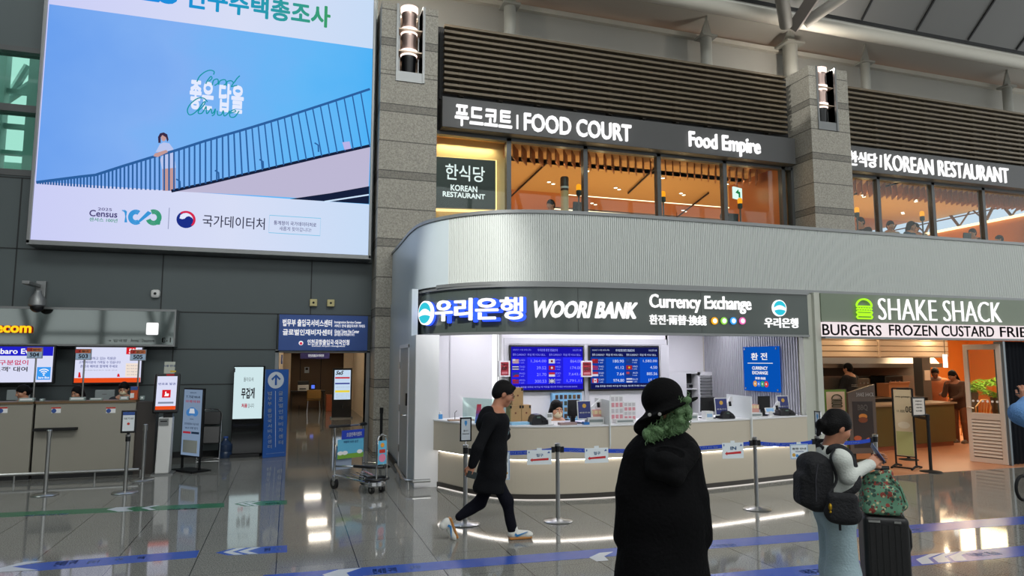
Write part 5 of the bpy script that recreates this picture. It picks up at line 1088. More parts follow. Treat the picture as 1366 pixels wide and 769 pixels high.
# ================================================================ ticket kiosk
kx = G(218, 634); tk = thing('ticket_kiosk', 'white ticket kiosk with a black framed touch screen', 'kiosk', (kx.x, kx.y, 0)); FK2 = wallframe(kx.y-0.02)
(a0,b0),(a1,b1) = FK2.px(205.5,634), FK2.px(230,557); bx0, bx1 = a0, a1
mb = MB(); mb.hexa([(a0,kx.y,0.02),(a1-0.02,kx.y,0.02),(a1-0.02,kx.y+0.3,0.02),(a0,kx.y+0.3,0.02)], [(a0+0.02,kx.y,b1),(a1,kx.y,b1),(a1,kx.y+0.2,b1),(a0+0.02,kx.y+0.2,b1)]); mb.build('column', M_whiteplastic, tk, bevel=0.015)
MB().box(a0-0.05, a1+0.05, kx.y-0.05, kx.y+0.4, 0, 0.02).build('base_plate', M_alu, tk)
FK3 = Frame(o=(0,kx.y-0.015,0), r=(1,0,0), u=(0,0.0,1)); mb = MB(); (c0,d0),(c1,d1) = FK3.px(212,568), FK3.px(225,558.5); FK3.rect(mb, c0, c1, d0, d1, -0.01, 0.004); mb.build('paper_slot', M_alu, tk); mb = MB(); FK3.rect(mb, c0+0.02, c1-0.02, (d0+d1)/2, (d0+d1)/2+0.02, 0.004, 0.006); mb.build('slot_opening', M_dark, tk)
(a0,b0),(a1,b1) = FK2.px(203,552), FK2.px(240.5,498); FKs = Frame(o=((a0+a1)/2, kx.y-0.05, b0), r=(1,0,0), u=(0,0.12,1)); W = (a1-a0)/2; Hh = b1-b0
mb = MB(); FKs.rect(mb, -W, W, 0, Hh, -0.06, 0.0); mb.build('tablet_frame', M_black, tk, bevel=0.025); sc_ = mb = MB(); FKs.rect(mb, -W+0.045, W-0.045, 0.06, Hh-0.05, 0.0, 0.003); scn = mb.build('screen', M_scrw, tk)
mb = MB(); FKs.rect(mb, -W+0.045, W-0.045, 0.06, 0.12, 0.003, 0.005); mb.build('orange_band', emi('screen_orange', '#e8501e'), scn); mb = MB(); FKs.rect(mb, -W+0.08, W-0.08, 0.16, 0.19, 0.003, 0.005); mb.build('grey_band', emi('screen_letter_grey', '#8088a0'), scn); mb = MB(); FKs.rect(mb, -0.065, 0.065, 0.26, 0.39, 0.003, 0.005); mb.build('red_button', emi('screen_red', '#d8202c'), scn)
mb = MB(); FKs.stroke(mb, [(-0.01,0.29),(-0.01,0.36)], 0.018, 0.005, 0.007); FKs.poly(mb, [(-0.03,0.285),(0.035,0.285),(0.04,0.325),(-0.01,0.33)], 0.005, 0.007); mb.build('hand_symbol', emi('screen_letter_w', '#ffffff'), scn); text('caption', FKs, '번호표 발권', (-0.13,0.47), (0.13,0.51), M_scrnavy, scn, uv=True, d=0.004); text('caption', FKs, 'telecom', (-0.02,0.63), (0.1,0.66), emi('screen_red', '#d8202c'), scn, uv=True, d=0.004)
mb = MB(); FKs.rect(mb, -W+0.13, W-0.1, Hh-0.02, Hh+0.20, -0.04, -0.03); mb.build('paper_sheet', mat('notice_sheet2', (186,190,178), 0.5), tk); mb = MB(); FKs.rect(mb, 0.03, 0.12, Hh+0.02, Hh+0.05, -0.03, -0.028); mb.build('yellow_mark', mat('paper_yellow', (214,184,60), 0.5), tk); text('caption', FKs, '사용 안내', (-0.08,Hh+0.11), (0.1,Hh+0.15), mat('paper_blue', (60,90,160), 0.5), tk, uv=True, d=-0.028)
MB().box(kx.x-0.05, kx.x+0.09, kx.y, kx.y+0.12, FK2.px(218,557)[1]-0.01, b0+0.03).build('neck', M_black, tk)

# ================================================================ poster light box, chair, bottle, digital standee, blue stand
def up_stand(fr, p0, p1): return fr.px(*p0)+fr.px(*p1)
A = G(243, 629); B = G(273, 633); FPb = Frame(o=(A.x,A.y+0.1,0), r=(B-A), u=(0,0.06,1)); pb = thing('poster_lightbox', 'pale blue lit poster stand with a wifi leaflet on black legs', 'poster stand', ((A.x+B.x)/2, A.y+0.1, 0))
(a0,b0),(a1,b1) = FPb.px(240.5,609), FPb.px(275,517); a0_, a1_ = a0, a1
mb = MB(); FPb.rect(mb, a0, a1, b0, b1, -0.05, 0.0); mb.build('frame', M_black, pb, bevel=0.006); mb = MB(); FPb.rect(mb, a0+0.025, a1-0.025, b0+0.025, b1-0.025, 0.0, 0.004); ps = mb.build('poster', emi('poster_paleblue', '#8fa6c4', 0.62), pb)
mb = MB(); FPb.stroke(mb, [(a0+0.04,b0),(a0+0.04,0.03)], 0.03, -0.04, -0.01); FPb.stroke(mb, [(a1-0.04,b0),(a1-0.04,0.03)], 0.03, -0.04, -0.01); FPb.rect(mb, a0+0.0, a1+0.04, 0.0, 0.03, -0.2, 0.16); mb.build('stand', M_black, pb)
M_pb1 = emi('poster_ink', '#26364e', 0.6); H_ = b1-b0; Wd = a1-a0
def tp(body, u0, u1, v, h, m=M_pb1, bold=0.02): return text('caption', FPb, body, (a0+Wd*u0, b0+H_*v), (a0+Wd*u1, b0+H_*v+h), m, ps, uv=True, d=0.005, bold=bold)
tp('SK telecom' if False else 'telecom', 0.34, 0.66, 0.925, 0.025); tp('T 기내 Wi-Fi', 0.16, 0.86, 0.85, 0.05, bold=0.04); tp('무료 체험 쿠폰 증정', 0.14, 0.86, 0.785, 0.045, emi('poster_red', '#b03040', 0.7), 0.03); tp('인천공항에서 지금 바로', 0.14, 0.86, 0.46, 0.04); tp('Wi-Fi 쿠폰 받기', 0.18, 0.82, 0.40, 0.04); tp('www.', 0.4, 0.6, 0.54, 0.015)
for k in range(2): mb = MB(); FPb.rect(mb, a0+Wd*(0.1+0.42*k), a0+Wd*(0.48+0.42*k), b0+H_*0.335, b0+H_*0.365, 0.004, 0.007); mb.build('ribbon', emi('poster_red', '#b03040', 0.7) if k == 0 else M_pb1, ps)
mb = MB(); FPb.disc(mb, (a0+Wd*0.5,b0+H_*0.66), 0.12, 0.004, 0.006, 20, 0.07); FPb.disc(mb, (a0+Wd*0.35,b0+H_*0.64), 0.08, 0.004, 0.0065, 20, 0.06); FPb.disc(mb, (a0+Wd*0.66,b0+H_*0.64), 0.08, 0.004, 0.0065, 20, 0.06); mb.build('cloud_drawing', emi('poster_skyblue', '#4a86c8', 0.7), ps); mb = MB(); FPb.poly(mb, [(a0+Wd*0.36,b0+H_*0.63),(a0+Wd*0.64,b0+H_*0.63),(a0+Wd*0.6,b0+H_*0.7),(a0+Wd*0.4,b0+H_*0.7)], 0.007, 0.009); mb.build('device_drawing', emi('poster_white', '#dfe6f0', 0.7), ps)
mb = MB(); FPb.rect(mb, a0+Wd*0.14, a0+Wd*0.84, b0+H_*0.06, b0+H_*0.24, 0.004, 0.008); mb.build('stuck_sheet', mat('notice_sheet3', (176,180,172), 0.6), pb)
g_ = Vector((-1.42, 14.55, 0)); fc = thing('folding_chair', 'folded dark chair leaning on the wall behind the poster stand', 'chair', (g_.x, g_.y, 0)); x, y = g_.x, 14.72
mb = MB(); [mb.tube([(x+s*0.2,y-0.22,0.0),(x+s*0.2,y,0.55),(x+s*0.19,y+0.12,0.85),(x+s*0.12,y+0.15,0.93),(x,y+0.16,0.94)], 0.013, 8) for s in (-1,1)]; mb.tube([(x-0.2,y-0.22,0.02),(x+0.2,y-0.22,0.02)], 0.013, 8); mb.build('tube_frame', M_chrome, fc, True)
MB().box(x-0.18, x+0.18, y-0.05, y-0.0, 0.28, 0.62, rot=(-0.35,0,0)).build('seat', M_black, fc, bevel=0.012); MB().box(x-0.18, x+0.18, y+0.03, y+0.07, 0.64, 0.9, rot=(-0.25,0,0)).build('backrest', M_black, fc, bevel=0.012)
p = G(298, 606); jg = thing('water_jug', 'dark blue water jug standing by the wall left of the digital standee', 'jug', (-1.13, 14.8, 0)); p.x = -1.18; MB().lathe([(0,0),(0.12,0),(0.13,0.02),(0.13,0.1),(0.12,0.12),(0.13,0.14),(0.13,0.26),(0.05,0.34),(0.04,0.38),(0,0.38)], (p.x+0.05,14.74,0), 20).build('body', mat('jug_blue', (40,56,84), 0.2), jg, True); MB().lathe([(0,0.38),(0.045,0.38),(0.045,0.41),(0,0.41)], (p.x+0.05,14.74,0), 16).build('cap', M_navy, jg, True)
A = G(307, 606.5); B = G(353, 605); FD = wallframe(A.y-0.3 if A.y > 15 else A.y); FD = wallframe(14.74); dsd = thing('digital_standee', 'tall digital standee with a bright pale screen over a black mirror foot', 'standee', (FD.px(330,600)[0], 14.6, 0))
(a0,_),(a1,b1) = FD.px(307.5,600), FD.px(354,488.5); MB().box(a0, a1, 14.74, 14.86, 0.06, b1).build('casing', mat('standee_mirror_black', (14,14,16), 0.05, 0.3, spec=0.9), dsd, bevel=0.006); MB().box(a0, a1-0.05, 14.62, 14.96, 0, 0.06).build('foot', M_black, dsd)
(c0,d0),(c1,d1) = FD.px(310,559.5), FD.px(351.5,490); mb = MB(); FD.rect(mb, c0, c1, d0, d1, 0.0, 0.004); sc2 = mb.build('screen', emi('standee_screen', '#d6eef2', 0.92), dsd)
M_sk = emi('standee_ink', '#2a2a30')
text('caption', FD, '돌아오셔', (325,509.5), (338,503.5), M_sk, sc2, bold=0.0, d=0.005); text('caption', FD, '무겁게', (321.5,532.5), (340,517.5), M_sk, sc2, bold=0.05, d=0.005); text('caption', FD, '처음', (322,544.5), (330,538.5), emi('standee_red', '#b02040'), sc2, bold=0.05, d=0.005); text('caption', FD, '입니다', (330.5,544.5), (339,538.5), M_sk, sc2, bold=0.0, d=0.005)
mb = MB(); FD.pxrect(mb, (312.5,497), (314,491.5), 0.004, 0.006); mb.build('corner_mark', M_sk, sc2)
A = G(350, 612); B = G(385, 608.5); FBs = Frame(o=(A.x,A.y,0), r=(B-A), u=(0,0,1)); bsd = thing('direction_stand', 'blue standing sign with a white up arrow in a circle and vertical lettering', 'sign', (A.x, A.y, 0))
(a0,b0),(a1,b1) = FBs.px(350.5,611), FBs.px(385.5,493); mb = MB(); FBs.rect(mb, a0, a1, 0.0, b1, -0.04, 0.0); mb.build('panel', mat('stand_blue', (44,92,170), 0.35), bsd, bevel=0.006)
c = FBs.px(368, 507.5); r_ = 0.165; mb = MB(); FBs.disc(mb, c, r_, 0.0, 0.004); mb.build('arrow_disc', mat('stand_white', (206,214,224), 0.5), bsd); mb = MB(); FBs.stroke(mb, [(c[0],c[1]-0.1),(c[0],c[1]+0.08)], 0.04, 0.004, 0.007); FBs.stroke(mb, [(c[0]-0.085,c[1]+0.01),(c[0],c[1]+0.095),(c[0]+0.085,c[1]+0.01)], 0.04, 0.004, 0.0072); mb.build('arrow', mat('stand_blue', (44,92,170), 0.35), bsd)
mb = MB(); FBs.stroke(mb, [FBs.px(367.5,522), FBs.px(367.5,597)], 0.008, 0.0, 0.003); mb.build('divider', mat('stand_white', (206,214,224), 0.5), bsd)
for k, ch_ in enumerate('글로벌인재비자센터'): yy = 528 + k*8.2; text('lettering', FBs, ch_, (371.5,yy), (377.5,yy-6), mat('stand_white', (206,214,224), 0.5), bsd, bold=0.02, d=0.002)
for k, ch_ in enumerate('법무부출입국서비스센터'): yy = 528 + k*6.9 + (2 if k > 2 else 0); text('lettering', FBs, ch_, (357,yy), (362.5,yy-5.4), mat('stand_white', (206,214,224), 0.5), bsd, bold=0.02, d=0.002)
text('caption', FBs, '인천공항출입국·외국인청', (355,606.5), (379,603.5), mat('stand_white', (206,214,224), 0.5), bsd, bold=0.0, d=0.002)

# ================================================================ corridor things
FCd = wallframe(23.4); cd = thing('digital_standee', 'black digital standee with a white form page inside the corridor', 'standee', (FCd.px(456,555)[0], 23.5, 0)); (a0,_),(a1,b1) = FCd.px(442.5,555), FCd.px(470,491.5)
MB().box(a0, a1, 23.4, 23.52, 0.04, b1).build('casing', M_black, cd, bevel=0.008); MB().box(a0-0.04, a1+0.04, 23.3, 23.7, 0, 0.04).build('foot', M_alu, cd); mb = MB(); FCd.pxrect(mb, (445.5,533.5), (468,494), 0.0, 0.004); s_ = mb.build('screen', emi('corr_screen', '#c6dcf2', 0.95), cd)
for y0, y1, c in ((505.5,503.3,'#c02030'),(513,511,'#26308c'),(524,521,'#e6d23a')): mb = MB(); FCd.pxrect(mb, (447,y0), (466.5,y1), 0.004, 0.007); mb.build('line_band', emi('corr_'+c[1:], c), s_)
text('caption', FCd, 'SeS', (448.5,500.5), (458,495), M_sk, s_, bold=0.05, d=0.006, slant=0.3)
for k in range(5): text('caption', FCd, 'application form', (448,517.5+2.7*k if k < 1 else 524.5+2*k), (466,516.3+2.7*k if k < 1 else 523.4+2*k), emi('screen_letter_grey', '#8088a0'), s_, bold=0, d=0.006)
text('caption', FCd, 'i', (456,545), (458,541), M_alu, cd, d=0.003)
ps_ = PY(420, 472.5, 20.0); F_ = wallframe(20.0); hs = thing('hanging_sign', 'small purple hanging sign inside the corridor mouth', 'sign', (ps_.x, 20, ps_.z)); mb = MB(); F_.pxrect(mb, (400.5,479), (440,466), -0.06, 0); mb.build('board', mat('sign_purple', (58,52,120), 0.4), hs); text('lettering', F_, '인천공항출입국·외국인청', (411,476.5), (432,473), M_lit, hs, d=0.003, bold=0.01); MB().tube([(ps_.x-0.3,20.03,2.2),(ps_.x-0.3,20.03,2.9)], 0.01, 6).build('hanger', M_alu, hs)
dk = thing('desk', 'brown office desk at the end of the corridor', 'desk', (0.7, 27.2, 0)); MB().box(0.1, 1.35, 26.9, 27.5, 0.72, 0.76).build('top', M_scdark, dk); MB().box(0.1, 1.35, 27.4, 27.45, 0.2, 0.72).build('modesty_panel', M_brown, dk); MB().box(0.12, 0.16, 26.95, 27.45, 0, 0.72).build('leg_panel', M_scdark, dk); MB().box(1.29, 1.33, 26.95, 27.45, 0, 0.72).build('leg_panel', M_scdark, dk)
F_ = wallframe(27.0); pr = thing('printer', 'white and black printer on the corridor desk', 'printer', (0.5, 27.1, 0.76)); (a0,_),(a1,b1) = F_.px(397,523), F_.px(412,511); MB().box(a0, a1, 27.0, 27.35, 0.76, 0.98).build('body', M_whiteplastic, pr, bevel=0.015); MB().box(a0, a1, 27.02, 27.35, 0.98, 1.12).build('scanner_lid', M_black, pr, bevel=0.015); MB().box(a0+0.06, a1-0.1, 26.96, 27.0, 0.82, 0.86).build('tray', M_black, pr)
tb_ = thing('tablet', 'small tablet with a bright blue screen beside the printer', 'tablet', (1.0, 27.05, 0.76)); (a0,_),(a1,b1) = F_.px(414,523), F_.px(421,512.5); MB().box(a0, a1, 27.0, 27.03, 0.78, b1).build('casing', M_black, tb_); mb = MB(); F_.rect(mb, a0+0.03, a1-0.03, 0.84, b1-0.04, 0, 0.004); mb.build('screen', emi('tablet_blue', '#5a78f0'), tb_); MB().box(a0+0.03, a1-0.03, 27.0, 27.12, 0.7601, 0.78).build('foot', M_black, tb_)
oc_ = thing('office_chair', 'tan low back chair pushed to the corridor desk', 'chair', (0.9, 26.4, 0)); x, y = 0.92, 26.4; MB().box(x-0.25, x+0.25, y-0.05, y-0.0, 0.5, 0.82).build('backrest', mat('chair_tan', (150,112,50), 0.5), oc_, bevel=0.02); MB().box(x-0.24, x+0.24, y, y+0.4, 0.42, 0.47).build('seat', mat('chair_tan', (150,112,50), 0.5), oc_, bevel=0.02)
for sx in (-1,1):
    for sy in (0.02,0.36): MB().tube([(x+sx*0.2,y+sy,0.43),(x+sx*0.23,y+sy,0)], 0.013, 6).build('leg', M_chrome, oc_)
ob = tag(MB().box(1.38, 1.6, 26.8, 27.1, 0, 0.62).build('waste_box', mat('orange_box', (176,92,56), 0.6), bevel=0.01), 'orange brown bin beside the corridor desk', 'bin')
wp = thing('wall_notice', 'pale notice on the brown corridor end wall', 'notice', (0.7, 28.96, 1.5)); F_ = wallframe(28.97); mb = MB(); F_.pxrect(mb, (406,498), (412.5,490), 0.0, 0.02); mb.build('sheet', mat('notice_sheet', (196,204,212), 0.5), wp); mb = MB(); F_.pxrect(mb, (407.5,494), (411,491), 0.02, 0.022); mb.build('print', M_dark, wp)
eb = thing('exit_marker', 'small red fire marker on the right corridor wall', 'marker', (2.38, 21.5, 2.0)); MB().box(2.36, 2.4, 21.2, 21.5, 1.85, 2.15).build('plate', emi('fire_red', '#a02418', 0.5), eb); MB().box(2.355, 2.36, 21.28, 21.42, 1.95, 2.05).build('symbol', M_whiteink, eb)
nbx = thing('room_plate', 'small blue room plate on the left corridor wall', 'sign', (-0.18, 20, 1.9)); MB().box(-0.2, -0.17, 19.6, 20.4, 1.8, 2.05).build('plate', M_navy, nbx); MB().box(-0.17, -0.168, 19.8, 20.2, 1.88, 1.96).build('lettering', M_lit, nbx)

# ================================================================ side door of the kiosk, bumper rail, black post
M_door = mat('side_door_grey', (158,166,168), 0.35, 0.1)
def sp(y, z, d=0.0): return Vector((1.84 + 0.16*(y-10.42)/4.63 - d, y, z))
mb = MB(); mb.hexa([sp(11.22,0.01,-0.04), sp(12.38,0.01,-0.04), sp(12.38,2.12,-0.04), sp(11.22,2.12,-0.04)], [sp(11.22,0.01,0.0), sp(12.38,0.01,0.0), sp(12.38,2.12,0.0), sp(11.22,2.12,0.0)]); dr = mb.build('door_1', M_door, kind='structure')
mb = MB(); [mb.hexa([sp(y0,z0,-0.02), sp(y1,z0,-0.02), sp(y1,z1,-0.02), sp(y0,z1,-0.02)], [sp(y0,z0,0.012), sp(y1,z0,0.012), sp(y1,z1,0.012), sp(y0,z1,0.012)]) for (y0,y1,z0,z1) in ((11.18,11.24,0,2.16),(12.36,12.42,0,2.16),(11.18,12.42,2.11,2.17))]; mb.build('door_frame', M_white, dr)
mb = MB(); mb.tube([sp(11.36,1.0,0.0), sp(11.36,1.0,0.06), sp(11.5,1.0,0.07)], 0.012, 8); mb.build('door_handle', M_chrome, dr); mb = MB(); mb.hexa([sp(11.3,1.16,0), sp(11.38,1.16,0), sp(11.38,1.36,0), sp(11.3,1.36,0)], [sp(11.3,1.16,0.03), sp(11.38,1.16,0.03), sp(11.38,1.36,0.03), sp(11.3,1.36,0.03)]); mb.build('door_lock', M_black, dr)
mb = MB(); [mb.hexa([sp(12.3,z,0), sp(12.36,z,0), sp(12.36,z+0.12,0), sp(12.3,z+0.12,0)], [sp(12.3,z,0.02), sp(12.36,z,0.02), sp(12.36,z+0.12,0.02), sp(12.3,z+0.12,0.02)]) for z in (0.3,1.0,1.75)]; mb.build('hinges', M_steel, dr)
br = thing('bumper_rail', 'low steel bumper rail bent around the kiosk corner', 'rail', (1.75, 10.8, 0)); MB().tube([(1.80,12.0,0.12),(1.76,11.4,0.12),(1.70,10.6,0.12),(1.72,10.36,0.12),(1.80,10.28,0.12),(2.06,10.28,0.12)], 0.025, 10).build('tube', M_steel, br, True); MB().tube([(1.75,11.2,0),(1.75,11.2,0.12)], 0.016, 8).build('foot', M_steel, br); MB().tube([(1.74,10.3,0),(1.74,10.33,0.12)], 0.016, 8).build('foot', M_steel, br)
p = G(512, 622); bp_ = stanchion('black belt post standing in the gap behind the luggage cart', 1.62, 12.6, 1.05, 'black belt posts', M_blackmatte, M_blackmatte)

# ================================================================ luggage cart
def cart():
    t = thing('luggage_cart', 'airport luggage cart with advertising boards beside the bank kiosk', 'cart', (0,0,0))
    # local: x across (handle width), y forward
    hw = 0.25
    for s in (-1, 1): MB().tube([(s*hw,0,0.10),(s*hw,0.0,0.5),(s*hw,-0.03,0.89)], 0.016, 10).build('upright', M_chrome, t, True)
    MB().tube([(-hw-0.04,-0.04,0.91),(hw+0.04,-0.04,0.91)], 0.015, 10).build('handle_bar', M_chrome, t, True)
    for s in (-1, 1): MB().tube([(s*(hw-0.05),-0.04,0.91),(s*(hw+0.05),-0.05,0.915),(s*(hw+0.08),-0.06,0.91)], [0.022,0.028,0.02], 10).build('hand_grip', M_black, t, True)
    mb = MB(); mb.tube([(-0.02,-0.04,0.91),(hw-0.04,-0.04,0.91)], 0.021, 10); mb.build('brake_lever', M_black, t, True)
    for s in (-1, 1):
        MB().tube([(s*hw,0,0.33),(s*0.2,0.45,0.37),(s*0.14,0.72,0.38)], 0.014, 8).build('side_rail', M_chrome, t, True)
        MB().tube([(s*hw,0.02,0.21),(s*0.2,0.4,0.18),(s*0.15,0.74,0.16)], 0.016, 8).build('frame_tube', M_chrome, t, True)
        MB().tube([(s*0.21,0.45,0.375),(s*0.15,0.74,0.385),(s*0.06,0.84,0.385),(0,0.86,0.385)], 0.022, 8).build('rubber_bumper', M_black, t, True)
        c = (s*(hw-0.0),0.0,0.085); w_ = MB().tube([(c[0]-0.02,0,0.085),(c[0]+0.02,0,0.085)], 0.083, 20).build('rear_wheel', M_black, t, True)
        MB().tube([(c[0]-0.022,0,0.085),(c[0]+0.022,0,0.085)], 0.035, 14).build('hub', M_steel, w_, True); MB().box(c[0]-0.035, c[0]+0.035, -0.02, 0.05, 0.12, 0.2).build('wheel_fork', M_chrome, t, bevel=0.01)
        c2 = (s*0.09, 0.72, 0.06); w_ = MB().tube([(c2[0]-0.018,c2[1],0.06),(c2[0]+0.018,c2[1],0.06)], 0.058, 18).build('front_wheel', M_black, t, True); MB().tube([(c2[0]-0.02,c2[1],0.06),(c2[0]+0.02,c2[1],0.06)], 0.022, 12).build('hub', M_steel, w_, True)
    MB().tube([(0.17*math.cos(a),0.72+0.14*math.sin(a),0.205) for a in [2*PI*k/20 for k in range(20)]], 0.02, 8, closed=True).build('nose_bumper', M_black, t, True)
    MB().lathe([(0,0.1),(0.13,0.1),(0.15,0.12),(0.15,0.17),(0.13,0.185),(0,0.185)], (0,0.72,0), 24, (0,0,1), 1.0, 0.8).build('nose_housing', M_chrome, t, True)
    mb = MB(); [mb.tube([(x,0.03,0.2),(x*0.7,0.7,0.175)], 0.009, 6) for x in (-0.12,0,0.12)]; mb.build('deck_bars', M_chrome, t)
    # boards face the nose of the cart
    fr = Frame(o=(0,0.012,0), r=(-1,0,0), u=(0,0.03,1))
    mb = MB(); fr.rect(mb, -0.225, 0.225, 0.43, 0.72, -0.012, 0.0); bd = mb.build('advert_board', mat('ad_board_sky', (96,178,214), 0.4), t)
    mb = MB(); fr.rect(mb, -0.225, 0.225, 0.43, 0.50, 0.0, 0.002); mb.build('grass_print', mat('ad_board_grass', (120,168,60), 0.5), bd); mb = MB(); [fr.disc(mb, (x,0.515), 0.05, 0.001, 0.0025, 16, 0.03) for x in (-0.18,-0.1,0.16)]; mb.build('cloud_print', M_whiteink, bd)
    text('caption', fr, '여행의 모든 순간', (-0.13,0.655), (0.13,0.695), mat('print_navy', (30,60,140), 0.5), bd, uv=True, d=0.003, bold=0.02)
    mb = MB(); fr.rect(mb, -0.17, 0.225, 0.72, 0.85, 0.002, 0.010); mb.build('header_print', mat('ad_board_blue', (30,62,180), 0.4), bd); text('caption', fr, '오감만족이벤트', (-0.09,0.75), (0.18,0.815), M_whiteink, bd, uv=True, d=0.012, bold=0.04)
    mb = MB(); fr.rect(mb, -0.26, 0.05, 0.27, 0.62, -0.06, -0.04); mb.build('lower_board', mat('ad_board_pale', (150,164,186), 0.5), t)
    fr2 = Frame(o=(0,0.84,0), r=(-1,0.0,0), u=(0,0,1)); mb = MB(); mb.tube([(-0.085,0.83,0.2),(-0.085,0.83,0.74),(-0.06,0.83,0.81),(0,0.83,0.84),(0.06,0.83,0.81),(0.085,0.83,0.74),(0.085,0.83,0.2)], 0.014, 8); mb.build('front_hoop', M_chrome, t, True)
    mb = MB(); fr2.rect(mb, -0.075, 0.075, 0.42, 0.75, -0.02, 0.0); b2 = mb.build('front_board', mat('ad_board_sky', (96,178,214), 0.4), t); mb = MB(); fr2.rect(mb, -0.05, 0.05, 0.58, 0.63, 0.0, 0.003); mb.build('red_print', mat('sticker_red', (196,48,36), 0.5), b2); mb = MB(); fr2.disc(mb, (0,0.51), 0.058, 0.0, 0.003, 18); mb.build('pink_print', mat('print_pink', (222,128,160), 0.5), b2); mb = MB(); fr2.disc(mb, (0,0.69), 0.032, 0.0, 0.003, 14); mb.build('orange_print', mat('print_orange', (226,150,40), 0.5), b2)
    return t
ct_ = cart(); r0 = G(446,652); r1 = G(484,648); mid = (r0+r1)/2; ct_.location = (mid.x, mid.y, 0); ct_.rotation_euler = (0,0,math.radians(-152))
# ================================================================ rate screens and posters on the bank wall
FBk = wallframe(11.54)
M_rateletter = emi('rate_letter', '#b9c6ff', 0.9)
def flag(fr, a, b, w_, h, kind, par):
    cols = {'us':('#d8d8e8','#b02a3a'),'th':('#e8e8f4','#2a2a8a'),'ph':('#b02a3a','#2840b0'),'my':('#b83040','#20308a'),'jp':('#e0e0f0','#7a1c28'),'hk':('#b0203a','#e8e0f0'),'id':('#c83040','#e6e2f4'),'gb':('#24308a','#d8d8ec'),'cn':('#9a2a34','#c8343a'),'tw':('#c03a4a','#3040a0'),'sg':('#b83a4a','#e6e2f4'),'ca':('#e6e2f4','#c03040'),'eu':('#26408a','#2c4a9a'),'vn':('#b02a34','#e0c040'),'au':('#26408a','#c04a5a'),'ru':('#e6e2f4','#2848a8')}[kind]
    mb = MB(); fr.rect(mb, a, a+w_, b, b+h, 0.006, 0.009); mb.build('flag_field', emi('flag_'+cols[0][1:], cols[0], 0.8), par)
    mb = MB()
    if kind in ('jp','hk','vn'): fr.disc(mb, (a+w_/2, b+h/2), h*0.26, 0.009, 0.011, 14)
    elif kind in ('us','my','tw'): [fr.rect(mb, a+(w_*0.45 if k > 1 else 0), a+w_, b+h*(0.1+0.26*k), b+h*(0.22+0.26*k), 0.009, 0.011) for k in range(4)]
    elif kind == 'th': fr.rect(mb, a, a+w_, b+h*0.33, b+h*0.67, 0.009, 0.011); fr.rect(mb, a, a+w_, b, b+h*0.14, 0.009, 0.011); fr.rect(mb, a, a+w_, b+h*0.86, b+h, 0.009, 0.011)
    elif kind in ('id','sg'): fr.rect(mb, a, a+w_, b, b+h*0.5, 0.009, 0.011)
    elif kind == 'gb': fr.rect(mb, a+w_*0.42, a+w_*0.58, b, b+h, 0.009, 0.011); fr.rect(mb, a, a+w_, b+h*0.4, b+h*0.6, 0.009, 0.0112); fr.stroke(mb, [(a,b),(a+w_,b+h)], h*0.12, 0.009, 0.0108); fr.stroke(mb, [(a,b+h),(a+w_,b)], h*0.12, 0.009, 0.0106)
    elif kind == 'ca': fr.rect(mb, a, a+w_*0.25, b, b+h, 0.009, 0.011); fr.rect(mb, a+w_*0.75, a+w_, b, b+h, 0.009, 0.011); fr.disc(mb, (a+w_/2,b+h/2), h*0.22, 0.009, 0.011, 6)
    elif kind == 'ph': fr.poly(mb, [(a,b),(a+w_*0.45,b+h*0.5),(a,b+h)], 0.009, 0.012); fr.rect(mb, a, a+w_, b+h*0.5, b+h, 0.009, 0.011)
    elif kind == 'ru': fr.rect(mb, a, a+w_, b+h*0.33, b+h*0.66, 0.009, 0.011)
    else: fr.rect(mb, a, a+w_*0.5, b+h*0.5, b+h, 0.009, 0.011)
    mb.build('flag_pattern', emi('flag_'+cols[1][1:], cols[1], 0.8), par)
